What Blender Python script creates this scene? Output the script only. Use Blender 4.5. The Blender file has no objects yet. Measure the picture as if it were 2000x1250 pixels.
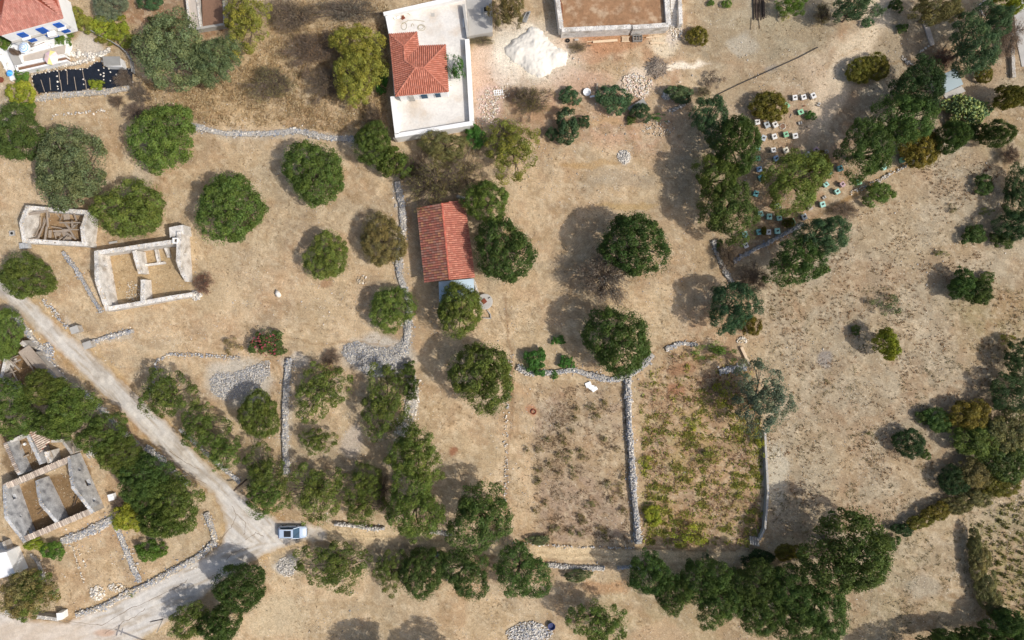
import bpy, math, random
import numpy as np
from mathutils import Vector, Matrix

# ------------------------------------------------------------------ camera, sky, sun
sc = bpy.context.scene
C = sc.collection
H, S = 100.0, 0.075          # camera height, metres per photo pixel on the ground
cam_d = bpy.data.cameras.new('camera'); cam_d.sensor_width = 36; cam_d.lens = 24
cam_d.clip_start = 1; cam_d.clip_end = 9000
cam = bpy.data.objects.new('camera', cam_d); C.objects.link(cam)
cam.location = (0, 0, H); sc.camera = cam
SUN_EL = math.radians(49); SX, SY = 0.93, -0.37
w = bpy.data.worlds.new('World'); sc.world = w; w.use_nodes = True
nt = w.node_tree; sky = nt.nodes.new('ShaderNodeTexSky'); sky.sky_type = 'NISHITA'
sky.sun_disc = False; sky.dust_density = 3.0; sky.ozone_density = 0.6; sky.air_density = 0.9; sky.sun_elevation = SUN_EL; sky.sun_rotation = math.atan2(SX, SY)
nt.links.new(sky.outputs[0], nt.nodes['Background'].inputs[0])
nt.nodes['Background'].inputs[1].default_value = 0.15
sl = bpy.data.lights.new('sun', 'SUN'); sl.energy = 3.3; sl.angle = math.radians(0.55); sl.color = (1, 0.965, 0.92)
so = bpy.data.objects.new('sun', sl); C.objects.link(so)
so.rotation_euler = Vector((-SX*math.cos(SUN_EL), -SY*math.cos(SUN_EL), -math.sin(SUN_EL))).to_track_quat('-Z', 'Y').to_euler()
sc.view_settings.view_transform = 'Standard'; sc.view_settings.look = 'None'
sc.view_settings.exposure = 0.0; sc.view_settings.gamma = 1.0

R = random.Random(7)
NR = np.random.default_rng(11)

def P(px, py, h=0.0):
    k = S*(H-h)/H
    return Vector(((px-1000)*k, (625-py)*k, h))

def lin(r, g, b):
    return tuple(((c/255)/12.92 if c/255 < 0.04045 else ((c/255+0.055)/1.055)**2.4) for c in (r, g, b))

# ------------------------------------------------------------------ materials
def new_mat(name):
    m = bpy.data.materials.new(name); m.use_nodes = True
    nt = m.node_tree; b = nt.nodes['Principled BSDF']
    return m, nt, b

def mat(name, col, rough=0.85, noise=0.25, scale=3.0, bump=0.3, metal=0.0, attr=False, fine=30.0, spec=0.3, objcol=False, stain=None, stainamt=0.5, detail=6):
    """procedural material: colour (or mesh colour attribute) broken up by two noises, fine relief"""
    m, nt, b = new_mat(name); N = nt.nodes; L = nt.links
    tc = N.new('ShaderNodeTexCoord'); geo = N.new('ShaderNodeNewGeometry')
    n1 = N.new('ShaderNodeTexNoise'); n1.inputs['Scale'].default_value = scale; n1.inputs['Detail'].default_value = detail
    n2 = N.new('ShaderNodeTexNoise'); n2.inputs['Scale'].default_value = fine; n2.inputs['Detail'].default_value = 3
    L.new(geo.outputs['Position'], n1.inputs[0]); L.new(geo.outputs['Position'], n2.inputs[0])
    if attr:
        a = N.new('ShaderNodeVertexColor'); a.layer_name = 'Col'; src = a.outputs[0]
    else:
        a = N.new('ShaderNodeRGB'); a.outputs[0].default_value = (*col, 1); src = a.outputs[0]
    if objcol:
        oi = N.new('ShaderNodeObjectInfo'); mx = N.new('ShaderNodeMix'); mx.data_type = 'RGBA'; mx.blend_type = 'MULTIPLY'
        mx.inputs[0].default_value = 1; L.new(src, mx.inputs[6]); L.new(oi.outputs['Color'], mx.inputs[7]); src = mx.outputs[2]
    if stain:
        mx = N.new('ShaderNodeMix'); mx.data_type = 'RGBA'
        n3 = N.new('ShaderNodeTexNoise'); n3.inputs['Scale'].default_value = scale*0.5; n3.inputs['Detail'].default_value = 8
        L.new(geo.outputs['Position'], n3.inputs[0])
        rr = N.new('ShaderNodeMapRange'); rr.inputs[1].default_value = 0.48; rr.inputs[2].default_value = 0.68; rr.inputs[4].default_value = stainamt
        L.new(n3.outputs[0], rr.inputs[0]); L.new(rr.outputs[0], mx.inputs[0]); L.new(src, mx.inputs[6]); mx.inputs[7].default_value = (*stain, 1); src = mx.outputs[2]
    mr = N.new('ShaderNodeMapRange'); mr.inputs[1].default_value = 0.3; mr.inputs[2].default_value = 0.7
    mr.inputs[3].default_value = 1-noise; mr.inputs[4].default_value = 1+noise
    ad = N.new('ShaderNodeMath'); ad.operation = 'ADD'; L.new(n1.outputs[0], ad.inputs[0]); L.new(n2.outputs[0], ad.inputs[1])
    hf = N.new('ShaderNodeMath'); hf.operation = 'MULTIPLY'; hf.inputs[1].default_value = 0.5; L.new(ad.outputs[0], hf.inputs[0])
    L.new(hf.outputs[0], mr.inputs[0])
    vm = N.new('ShaderNodeVectorMath'); vm.operation = 'SCALE'; L.new(src, vm.inputs[0]); L.new(mr.outputs[0], vm.inputs['Scale'])
    L.new(vm.outputs[0], b.inputs['Base Color'])
    b.inputs['Roughness'].default_value = rough; b.inputs['Metallic'].default_value = metal
    b.inputs['Specular IOR Level'].default_value = spec
    if bump:
        bp = N.new('ShaderNodeBump'); bp.inputs['Strength'].default_value = bump; bp.inputs['Distance'].default_value = 0.08
        L.new(hf.outputs[0], bp.inputs['Height']); L.new(bp.outputs[0], b.inputs['Normal'])
    return m

def leaf_mat(name, transl=0.36):
    m, nt, b = new_mat(name); N = nt.nodes; L = nt.links
    a = N.new('ShaderNodeVertexColor'); a.layer_name = 'Col'; oi = N.new('ShaderNodeObjectInfo')
    mx = N.new('ShaderNodeMix'); mx.data_type = 'RGBA'; mx.blend_type = 'MULTIPLY'; mx.inputs[0].default_value = 1
    L.new(a.outputs[0], mx.inputs[6]); L.new(oi.outputs['Color'], mx.inputs[7])
    L.new(mx.outputs[2], b.inputs['Base Color']); b.inputs['Roughness'].default_value = 0.55
    b.inputs['Specular IOR Level'].default_value = 0.25
    tr = N.new('ShaderNodeBsdfTranslucent'); L.new(mx.outputs[2], tr.inputs[0])
    ms = N.new('ShaderNodeMixShader'); ms.inputs[0].default_value = transl
    L.new(b.outputs[0], ms.inputs[1]); L.new(tr.outputs[0], ms.inputs[2]); L.new(ms.outputs[0], N['Material Output'].inputs[0])
    return m

M = {}
def setup_mats():
    # ground: painted soil map + grain, straw flecks and pebble specks
    m, nt, b = new_mat('soil'); N = nt.nodes; L = nt.links
    geo = N.new('ShaderNodeNewGeometry'); a = N.new('ShaderNodeVertexColor'); a.layer_name = 'Col'
    def noise(sc_, det, rough=0.6, vec=None):
        n = N.new('ShaderNodeTexNoise'); n.inputs['Scale'].default_value = sc_; n.inputs['Detail'].default_value = det
        n.inputs['Roughness'].default_value = rough
        L.new(vec or geo.outputs['Position'], n.inputs[0]); return n.outputs[0]
    def mr(src, a0, a1, b0, b1):
        r = N.new('ShaderNodeMapRange'); r.inputs[1].default_value = a0; r.inputs[2].default_value = a1
        r.inputs[3].default_value = b0; r.inputs[4].default_value = b1; L.new(src, r.inputs[0]); return r.outputs[0]
    def mul(x, y):
        q = N.new('ShaderNodeMath'); q.operation = 'MULTIPLY'; L.new(x, q.inputs[0]); L.new(y, q.inputs[1]); return q.outputs[0]
    f = mul(mr(noise(3.2, 5, 0.75), .3, .7, .80, 1.20), mr(noise(0.35, 6, 0.65), .3, .7, .88, 1.12))
    f = mul(f, mr(noise(6.5, 3, 0.75), .32, .68, .76, 1.24))
    vm = N.new('ShaderNodeVectorMath'); vm.operation = 'SCALE'; L.new(a.outputs[0], vm.inputs[0]); L.new(f, vm.inputs['Scale'])
    def layer(base, fac, col):
        mx = N.new('ShaderNodeMix'); mx.data_type = 'RGBA'; L.new(fac, mx.inputs[0]); L.new(base, mx.inputs[6]); mx.inputs[7].default_value = (*col, 1)
        return mx.outputs[2]
    col = vm.outputs[0]
    col = layer(col, mr(noise(0.9, 6, 0.7), .56, .72, 0, .35), lin(150, 118, 84))
    col = layer(col, mr(noise(1.7, 5, 0.8), .60, .72, 0, .5), lin(215, 196, 160))
    vo = N.new('ShaderNodeTexVoronoi'); vo.inputs['Scale'].default_value = 2.6; L.new(geo.outputs['Position'], vo.inputs[0])
    sp = N.new('ShaderNodeMath'); sp.operation = 'LESS_THAN'; L.new(vo.outputs['Distance'], sp.inputs[0]); sp.inputs[1].default_value = 0.16
    gate = mr(noise(0.22, 4), .52, .62, 0, 1)
    col = layer(col, mul(sp.outputs[0], gate), lin(205, 195, 175))
    vo2 = N.new('ShaderNodeTexVoronoi'); vo2.inputs['Scale'].default_value = 1.9; L.new(geo.outputs['Position'], vo2.inputs[0])
    sp2 = N.new('ShaderNodeMath'); sp2.operation = 'LESS_THAN'; L.new(vo2.outputs['Distance'], sp2.inputs[0]); sp2.inputs[1].default_value = 0.14
    mq = N.new('ShaderNodeMath'); mq.operation = 'MULTIPLY'; L.new(sp2.outputs[0], mq.inputs[0]); mq.inputs[1].default_value = 0.45
    col = layer(col, mq.outputs[0], lin(120, 98, 66))
    L.new(col, b.inputs['Base Color']); b.inputs['Roughness'].default_value = 0.95; b.inputs['Specular IOR Level'].default_value = 0.1
    bp = N.new('ShaderNodeBump'); bp.inputs['Strength'].default_value = 0.6; bp.inputs['Distance'].default_value = 0.12
    L.new(noise(4.5, 6, 0.75), bp.inputs['Height']); L.new(bp.outputs[0], b.inputs['Normal'])
    M['soil'] = m
    M['leaf'] = leaf_mat('leaf'); M['drystraw'] = leaf_mat('straw', 0.15)
    M['bark'] = mat('bark', lin(112, 98, 84), noise=.3, scale=4)
    M['stone'] = mat('loose_stone', (1, 1, 1), attr=True, noise=.22, scale=2, bump=.4, fine=18)
    M['road'] = mat('worn_concrete_road', (1, 1, 1), attr=True, noise=.2, scale=1.4, bump=.35, fine=6)
    M['concrete'] = mat('grey_concrete', lin(176, 172, 164), noise=.14, scale=1.2, bump=.2, stain=lin(140, 136, 128), stainamt=.5)
    M['whiteconc'] = mat('pale_concrete_floor', lin(216, 211, 202), noise=.15, scale=.9, bump=.15, fine=4, stain=lin(192, 178, 160), stainamt=.85)
    M['white'] = mat('white_limewash', lin(238, 237, 233), noise=.06, scale=1.5, bump=.15, stain=lin(206, 202, 194), stainamt=.4)
    M['masonry'] = mat('rough_stone_masonry', lin(176, 170, 160), noise=.3, scale=2.2, bump=.8, fine=9, stain=lin(140, 128, 112), stainamt=.6)
    M['plaster'] = mat('old_grey_plaster', lin(182, 182, 180), noise=.42, scale=2.0, bump=.7, fine=6, stain=lin(112, 112, 114), stainamt=.9)
    M['plasterwarm'] = mat('old_pale_plaster', lin(212, 207, 198), noise=.36, scale=2.0, bump=.7, fine=6, stain=lin(150, 140, 126), stainamt=.85)
    M['tile'] = mat('clay_tile', (1, 1, 1), attr=True, noise=.12, scale=2.5, bump=.2)
    M['claybase'] = mat('clay_underlay', lin(140, 70, 52), noise=.1)
    M['wood'] = mat('weathered_timber', lin(158, 144, 128), noise=.25, scale=5)
    M['newwood'] = mat('fresh_timber', lin(214, 190, 158), noise=.12, scale=5)
    M['darkwood'] = mat('dark_timber', lin(88, 74, 62), noise=.25, scale=5)
    M['metalroof'] = mat('grey_painted_sheet', lin(150, 164, 166), rough=.5, noise=.05, scale=.6, bump=.05, stain=lin(132, 148, 150), stainamt=.3)
    M['blueroof'] = mat('pale_blue_sheet', lin(186, 204, 214), rough=.5, noise=.07, scale=.8, bump=.05, stain=lin(160, 178, 190), stainamt=.5)
    M['corr'] = mat('corrugated_fibre_cement', lin(150, 148, 142), noise=.15, scale=2, bump=.1)
    M['blacksheet'] = mat('black_woven_sheet', lin(28, 34, 44), rough=.55, noise=.3, scale=1.5, bump=.6, fine=6)
    M['blue'] = mat('blue_paint', lin(36, 92, 176), rough=.6, noise=.12, scale=3, bump=.05)
    M['dark'] = mat('dark_void', lin(26, 25, 24), noise=.1)
    M['glass'] = mat('dark_glass', lin(22, 66, 92), rough=.45, noise=.05, bump=0, spec=.15)
    M['carpaint'] = mat('pale_blue_car_paint', lin(186, 201, 219), rough=.38, noise=.02, bump=0, metal=.15, spec=.45)
    M['rubber'] = mat('black_rubber', lin(30, 30, 31), rough=.8, noise=.1)
    M['plasticdark'] = mat('dark_plastic', lin(40, 42, 46), rough=.5, noise=.1, bump=0)
    M['lamp'] = mat('lamp_lens', lin(210, 215, 220), rough=.2, noise=.02, bump=0)
    M['redlens'] = mat('red_lens', lin(130, 20, 18), rough=.3, noise=.02, bump=0)
    M['paint'] = mat('faded_box_paint', (1, 1, 1), objcol=True, rough=.7, noise=.10, scale=6, bump=.1)
    M['cloth'] = mat('parasol_cloth', (1, 1, 1), attr=True, rough=.8, noise=.05, scale=4, bump=.1)
    M['sand'] = mat('white_lime_sand', lin(226, 219, 205), noise=.06, scale=1.6, bump=.5, fine=10)
    M['paving'] = mat('stone_paving', lin(188, 176, 162), noise=.16, scale=2.4, bump=.3)
    M['brownsoil'] = mat('brown_bed_soil', lin(130, 100, 80), noise=.2, scale=4, bump=.6)
    M['pipe'] = mat('dark_pipe', lin(74, 68, 62), noise=.2)
    M['hose'] = mat('pale_hose', lin(176, 166, 138), rough=.5, noise=.1)
    M['rust'] = mat('rusty_iron', lin(124, 68, 48), noise=.25)
    M['cactus'] = leaf_mat('cactus_pad', .05)

# ------------------------------------------------------------------ mesh helpers
def wloc(o):
    v = Vector((0, 0, 0))
    while o is not None:
        v += o.location; o = o.parent
    return v

def link_mesh(name, me, m, parent=None, loc=None):
    o = bpy.data.objects.new(name, me); C.objects.link(o)
    if m is not None and not me.materials: me.materials.append(m)
    if parent is not None: o.parent = parent
    if loc is not None: o.location = loc
    return o

def np_mesh(name, V, F, col=None, smooth=False):
    """V (n,3), F (m,k) all faces the same size, col (m,3) per-face colour or (n,3) if col.shape[0]==n and flag"""
    me = bpy.data.meshes.new(name); V = np.asarray(V, dtype=np.float32); F = np.asarray(F, dtype=np.int32)
    n, k = F.shape
    me.vertices.add(len(V)); me.vertices.foreach_set('co', V.ravel())
    me.loops.add(n*k); me.loops.foreach_set('vertex_index', F.ravel())
    me.polygons.add(n); me.polygons.foreach_set('loop_start', np.arange(n, dtype=np.int32)*k)
    me.polygons.foreach_set('loop_total', np.full(n, k, dtype=np.int32))
    if smooth: me.polygons.foreach_set('use_smooth', np.ones(n, dtype=bool))
    me.update(calc_edges=True)
    if col is not None:
        col = np.asarray(col, dtype=np.float32)
        if len(col) == len(V) and len(col) != n:
            ca = me.color_attributes.new('Col', 'FLOAT_COLOR', 'POINT'); c4 = np.ones((len(V), 4), np.float32); c4[:, :3] = col
        else:
            ca = me.color_attributes.new('Col', 'FLOAT_COLOR', 'CORNER'); c4 = np.ones((n*k, 4), np.float32); c4[:, :3] = np.repeat(col, k, axis=0)
        ca.data.foreach_set('color', c4.ravel())
    return me

class MB:
    def __init__(s): s.v = []; s.f = []; s.c = []; s.cur = (1, 1, 1)
    def add(s, vs, fs):
        b = len(s.v); s.v += [tuple(x) for x in vs]
        for f in fs: s.f.append(tuple(b+i for i in f)); s.c.append(s.cur)
    def prism(s, pts, z0, z1):
        """pts: xy polygon; z0,z1 scalars or per-point lists"""
        n = len(pts); z0 = z0 if hasattr(z0, '__len__') else [z0]*n; z1 = z1 if hasattr(z1, '__len__') else [z1]*n
        a = sum(pts[i][0]*pts[(i+1) % n][1]-pts[(i+1) % n][0]*pts[i][1] for i in range(n))
        if a < 0: pts = pts[::-1]; z0 = z0[::-1]; z1 = z1[::-1]
        vs = [(p[0], p[1], z) for p, z in zip(pts, z0)]+[(p[0], p[1], z) for p, z in zip(pts, z1)]
        s.add(vs, [tuple(range(n-1, -1, -1)), tuple(range(n, 2*n))]+[(i, (i+1) % n, (i+1) % n+n, i+n) for i in range(n)])
    def box(s, c, d, rz=0.0, tilt=None):
        hx, hy, hz = d[0]/2, d[1]/2, d[2]/2
        m = Matrix.Rotation(rz, 3, 'Z')
        if tilt is not None: m = m @ tilt
        vs = [Vector(c)+m @ Vector((x*hx, y*hy, z*hz)) for z in (-1, 1) for x, y in ((-1, -1), (1, -1), (1, 1), (-1, 1))]
        s.add(vs, [(3, 2, 1, 0), (4, 5, 6, 7), (0, 1, 5, 4), (1, 2, 6, 5), (2, 3, 7, 6), (3, 0, 4, 7)])
    def bar(s, a, b, w, h, roll=0.0):
        a = Vector(a); b = Vector(b); d = (b-a).normalized()
        up = Vector((0, 0, 1)) if abs(d.z) < .95 else Vector((1, 0, 0))
        x = d.cross(up).normalized(); y = x.cross(d).normalized()
        if roll: q = Matrix.Rotation(roll, 3, d); x = q @ x; y = q @ y
        vs = [p+x*i*w/2+y*j*h/2 for p in (a, b) for i, j in ((-1, -1), (1, -1), (1, 1), (-1, 1))]
        s.add(vs, [(0, 1, 2, 3), (7, 6, 5, 4), (4, 5, 1, 0), (5, 6, 2, 1), (6, 7, 3, 2), (7, 4, 0, 3)])
    def tube(s, pts, rad, n=7, cap=True):
        pts = [Vector(p) for p in pts]; rad = rad if hasattr(rad, '__len__') else [rad]*len(pts)
        b0 = len(s.v); prev = None
        for i, p in enumerate(pts):
            d = (pts[min(i+1, len(pts)-1)]-pts[max(i-1, 0)]).normalized()
            ref = Vector((0, 0, 1)) if abs(d.z) < .9 else Vector((1, 0, 0))
            x = d.cross(ref).normalized(); y = d.cross(x).normalized()
            for k in range(n):
                t = 2*math.pi*k/n; q = p+(x*math.cos(t)+y*math.sin(t))*rad[i]; s.v.append(tuple(q))
        for i in range(len(pts)-1):
            for k in range(n):
                a = b0+i*n+k; b = b0+i*n+(k+1) % n; s.f.append((b, a, a+n, b+n)); s.c.append(s.cur)
        if cap:
            s.f.append(tuple(b0+k for k in range(n))); s.c.append(s.cur)
            s.f.append(tuple(b0+(len(pts)-1)*n+k for k in range(n-1, -1, -1))); s.c.append(s.cur)
    def lathe(s, c, prof, n=16):
        """prof [(r,z)...] bottom to top"""
        b0 = len(s.v)
        for r, z in prof:
            for k in range(n):
                t = 2*math.pi*k/n; s.v.append((c[0]+r*math.cos(t), c[1]+r*math.sin(t), c[2]+z))
        for i in range(len(prof)-1):
            for k in range(n):
                a = b0+i*n+k; b = b0+i*n+(k+1) % n; s.f.append((a, b, b+n, a+n)); s.c.append(s.cur)
        s.f.append(tuple(b0+(len(prof)-1)*n+k for k in range(n))); s.c.append(s.cur)
    def build(s, name, m, parent=None, smooth=False, kind=None, bevel=0):
        me = bpy.data.meshes.new(name)
        off = wloc(parent) if parent is not None else Vector((0, 0, 0))
        me.from_pydata([(v[0]-off.x, v[1]-off.y, v[2]-off.z) for v in s.v], [], s.f)
        if any(c != (1, 1, 1) for c in s.c):
            ca = me.color_attributes.new('Col', 'FLOAT_COLOR', 'CORNER'); arr = []
            for f, c in zip(s.f, s.c): arr += [c[0], c[1], c[2], 1.0]*len(f)
            ca.data.foreach_set('color', arr)
        if smooth: me.polygons.foreach_set('use_smooth', [True]*len(me.polygons))
        me.update()
        o = link_mesh(name, me, m, parent)
        if kind: o['kind'] = kind
        if bevel:
            md = o.modifiers.new('bevel', 'BEVEL'); md.width = bevel; md.segments = 2
        return o

LABELS = {}
def tag(o, label, cat, group=None, kind=None):
    if group is None: assert label not in LABELS, label
    LABELS[label] = LABELS.get(label, 0)+1
    nwd = len(label.split()); assert 4 <= nwd <= 16, (nwd, label)
    o['label'] = label; o['category'] = cat
    if group: o['group'] = group
    if kind: o['kind'] = kind
    return o

def thing(name, label, cat, loc, group=None):
    o = bpy.data.objects.new(name, None); C.objects.link(o); o.location = loc; o.empty_display_size = .3
    return tag(o, label, cat, group)

def struct(o): o['kind'] = 'structure'; return o

def copy_tree(o, parent=None):
    c = o.copy(); C.objects.link(c); c.parent = parent
    for ch in list(o.children):
        copy_tree(ch, c)
    return c

# ------------------------------------------------------------------ numpy noise
def vnoise(X, Y, sc_, seed=0):
    x = X/sc_+1000+seed*17.3; y = Y/sc_+1000+seed*9.1
    xi = np.floor(x).astype(np.int64); yi = np.floor(y).astype(np.int64); fx = x-xi; fy = y-yi
    fx = fx*fx*(3-2*fx); fy = fy*fy*(3-2*fy)
    def h(a, b):
        n = (a*374761393+b*668265263+seed*1442695041) & 0xffffffff
        n = ((n ^ (n >> 13))*1274126177) & 0xffffffff
        return ((n ^ (n >> 16)) & 0xffff)/65535.0
    return (h(xi, yi)*(1-fx)+h(xi+1, yi)*fx)*(1-fy)+(h(xi, yi+1)*(1-fx)+h(xi+1, yi+1)*fx)*fy
def fbm(X, Y, sc_, seed=0, o=4):
    t = 0; a = .5; tot = 0
    for i in range(o): t = t+a*vnoise(X, Y, sc_/2**i, seed+i*5); tot += a; a *= .55
    return t/tot
def sstep(a, b, x):
    t = np.clip((x-a)/(b-a), 0, 1); return t*t*(3-2*t)
def sdpoly(X, Y, pts):
    d = np.full(X.shape, 1e9); inside = np.zeros(X.shape, bool); n = len(pts)
    for i in range(n):
        x0, y0 = pts[i]; x1, y1 = pts[(i+1) % n]; ex, ey = x1-x0, y1-y0
        t = np.clip(((X-x0)*ex+(Y-y0)*ey)/(ex*ex+ey*ey), 0, 1)
        d = np.minimum(d, np.hypot(X-x0-t*ex, Y-y0-t*ey))
        c = ((y0 > Y) != (y1 > Y)) & (X < ex*(Y-y0)/(ey if ey else 1e-9)+x0); inside ^= c
    return np.where(inside, -d, d)
def sdline(X, Y, pts):
    d = np.full(X.shape, 1e9)
    for (x0, y0), (x1, y1) in zip(pts[:-1], pts[1:]):
        ex, ey = x1-x0, y1-y0; t = np.clip(((X-x0)*ex+(Y-y0)*ey)/(ex*ex+ey*ey), 0, 1)
        d = np.minimum(d, np.hypot(X-x0-t*ex, Y-y0-t*ey))
    return d
# ------------------------------------------------------------------ the ground
setup_mats()
ROAD = [(-120, 450), (-30, 510), (30, 556), (66, 588), (120, 642), (198, 703), (250, 755), (312, 811), (368, 867), (420, 922), (466, 956), (500, 990), (545, 1015),
        (600, 1018), (640, 1035), (640, 1056), (590, 1058), (545, 1072), (500, 1092), (440, 1132), (390, 1172), (340, 1208), (290, 1240), (200, 1300), (-120, 1300),
        (-120, 1196), (0, 1192), (60, 1208), (130, 1214), (180, 1192), (250, 1160), (330, 1118), (400, 1084), (430, 1062), (440, 1030), (432, 990),
        (412, 962), (384, 942), (352, 918), (298, 868), (246, 812), (184, 756), (130, 702), (66, 644), (12, 590), (-50, 540), (-120, 490)]
WHITEHEAP = [(1000, 78), (1022, 66), (1040, 50), (1060, 60), (1070, 78), (1088, 92), (1106, 100), (1106, 128), (1080, 134), (1070, 148), (1054, 152), (1030, 142),
             (1018, 128), (1000, 122), (988, 108), (984, 92)]
def soil_colour(X, Y):
    wx = X+(fbm(X, Y, 40, 3)-.5)*34; wy = Y+(fbm(X, Y, 40, 8)-.5)*34
    wx2 = X+(fbm(X, Y, 14, 13)-.5)*10; wy2 = Y+(fbm(X, Y, 14, 18)-.5)*10
    col = np.empty(X.shape+(3,)); col[:] = lin(196, 171, 139)
    def lay(c, m):
        m = np.clip(m, 0, 1)[..., None]; col[:] = col*(1-m)+np.array(lin(*c))*m
    def poly(c, pts, soft=20, amt=1, fine=False):
        d = sdpoly(wx2 if fine else wx, wy2 if fine else wy, pts); lay(c, amt*sstep(soft/2, -soft/2, d))
    def band(c, pts, wd, soft=8, amt=1, fine=True):
        d = sdline(wx2 if fine else wx, wy2 if fine else wy, pts); lay(c, amt*sstep(wd/2+soft/2, wd/2-soft/2, d))
    def blob(c, x, y, rx, ry, amt=1, soft=.5):
        d = np.hypot((wx-x)/rx, (wy-y)/ry); lay(c, amt*sstep(1+soft/2, 1-soft/2, d))
    n1 = fbm(X, Y, 160, 21); n2 = fbm(X, Y, 60, 31); n3 = fbm(X, Y, 22, 41); n4 = fbm(X, Y, 9, 51, 3)
    # broad zones
    poly((172, 157, 134), [(1380, -400), (2600, -400), (2600, 1700), (1500, 1700), (1490, 1060), (1490, 690), (1440, 520), (1400, 300)], 50)
    poly((160, 143, 112), [(1480, 1040), (1750, 1040), (1900, 1010), (2500, 900), (2500, 1700), (1300, 1700), (1100, 1180)], 60, .8)
    poly((150, 132, 88), [(1840, 560), (2500, 560), (2500, 720), (1900, 700)], 60, .6)
    poly((158, 138, 92), [(1880, 240), (2500, 100), (2500, 380), (1960, 330)], 50, .5)
    poly((178, 153, 118), [(260, 120), (560, -100), (760, -100), (770, 260), (690, 265), (520, 240), (370, 235), (280, 220)], 40, .85)
    poly((186, 150, 124), [(920, 60), (1320, 60), (1340, 150), (1330, 300), (1050, 260), (920, 250)], 40, .85)
    poly((158, 136, 116), [(1046, 790), (1100, 750), (1225, 745), (1245, 1060), (1045, 1058)], 14, .9)
    poly((176, 146, 112), [(1240, 740), (1290, 680), (1430, 680), (1480, 720), (1490, 1065), (1250, 1065)], 14, .8)
    poly((196, 168, 140), [(1380, 130), (1600, 80), (1700, -100), (1760, -100), (1690, 160), (1640, 280), (1650, 400), (1480, 500), (1450, 480)], 40, .7)
    poly((164, 132, 108), [(1470, 180), (1620, 180), (1680, 260), (1680, 360), (1480, 490), (1450, 470)], 26, .45)
    poly((150, 118, 92), [(180, -60), (460, -60), (440, 60), (400, 80), (250, 50)], 12, .95)
    poly((186, 176, 162), [(-60, 100), (40, 200), (90, 190), (80, 230), (40, 250), (-60, 240)], 20, .6)
    poly((176, 146, 124), [(1340, 560), (1480, 520), (1500, 660), (1420, 700), (1300, 660)], 30, .4)
    poly((160, 146, 122), [(1340, -60), (1660, -60), (1640, 60), (1600, 110), (1500, 150), (1400, 190), (1360, 110)], 40, .6)
    # dirt lane top right and the track at the bottom
    band((226, 206, 180), [(1740, -80), (1712, 30), (1690, 70), (1650, 130), (1620, 190), (1605, 240)], 48, 26, .95, False)
    band((196, 172, 144), [(1600, 130), (1640, 200), (1600, 260)], 60, 50, .5, False)
    band((222, 198, 160), [(600, 1040), (760, 1048), (860, 1056), (1000, 1078), (1240, 1086), (1480, 1090), (1540, 1060)], 24, 12, .95)
    band((138, 114, 84), [(600, 1032), (760, 1044), (1000, 1072), (1240, 1088), (1480, 1096)], 3, 3, .45)
    band((140, 116, 88), [(600, 1046), (760, 1060), (1000, 1092), (1240, 1100), (1400, 1100)], 5, 4, .5)
    band((150, 122, 90), [(1480, 1096), (1600, 1060), (1500, 1040)], 30, 20, .5)
    # road shoulders
    d = sdpoly(wx2, wy2, ROAD); lay((196, 164, 118), .8*sstep(16, 4, d)); lay((170, 140, 105), .5*sstep(5, 0, d))
    # broad brown / grey / red mottling
    lay((160, 128, 96), .5*sstep(.48, .64, n2)); lay((206, 184, 152), .5*sstep(.52, .7, n1)*sstep(.35, .6, n3)); lay((150, 134, 112), .4*sstep(.52, .66, fbm(X, Y, 30, 66))); lay((176, 155, 124), .45*sstep(.5, .62, fbm(X, Y, 110, 68)))
    lay((150, 140, 122), .30*sstep(.55, .72, fbm(X, Y, 90, 61))); lay((172, 132, 98), .22*sstep(.58, .74, fbm(X, Y, 45, 71)))
    east = sstep(1350, 1500, X); lay((140, 116, 88), .2*east*sstep(.5, .66, n3)); lay((196, 186, 166), .22*east*sstep(.53, .68, n4))
    lay((150, 124, 90), .42*sstep(.54, .7, n4)); lay((216, 198, 170), .35*sstep(.54, .7, fbm(X, Y, 8, 56, 3)))
    vine = sstep(8, -8, sdpoly(wx2, wy2, [(1240, 740), (1290, 680), (1430, 680), (1480, 720), (1490, 1065), (1250, 1065)]))
    lay((150, 116, 88), .3*vine*sstep(.5, .62, fbm(X, Y, 26, 81))); lay((150, 144, 88), .28*vine*sstep(.5, .64, fbm(X, Y, 18, 91))*sstep(720, 860, Y))
    v2 = sstep(10, -10, sdpoly(wx2, wy2, [(1900, 1010), (2100, 930), (2200, 1400), (1960, 1180)])); lay((150, 146, 88), .4*v2*sstep(.5, .64, n4))
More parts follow.
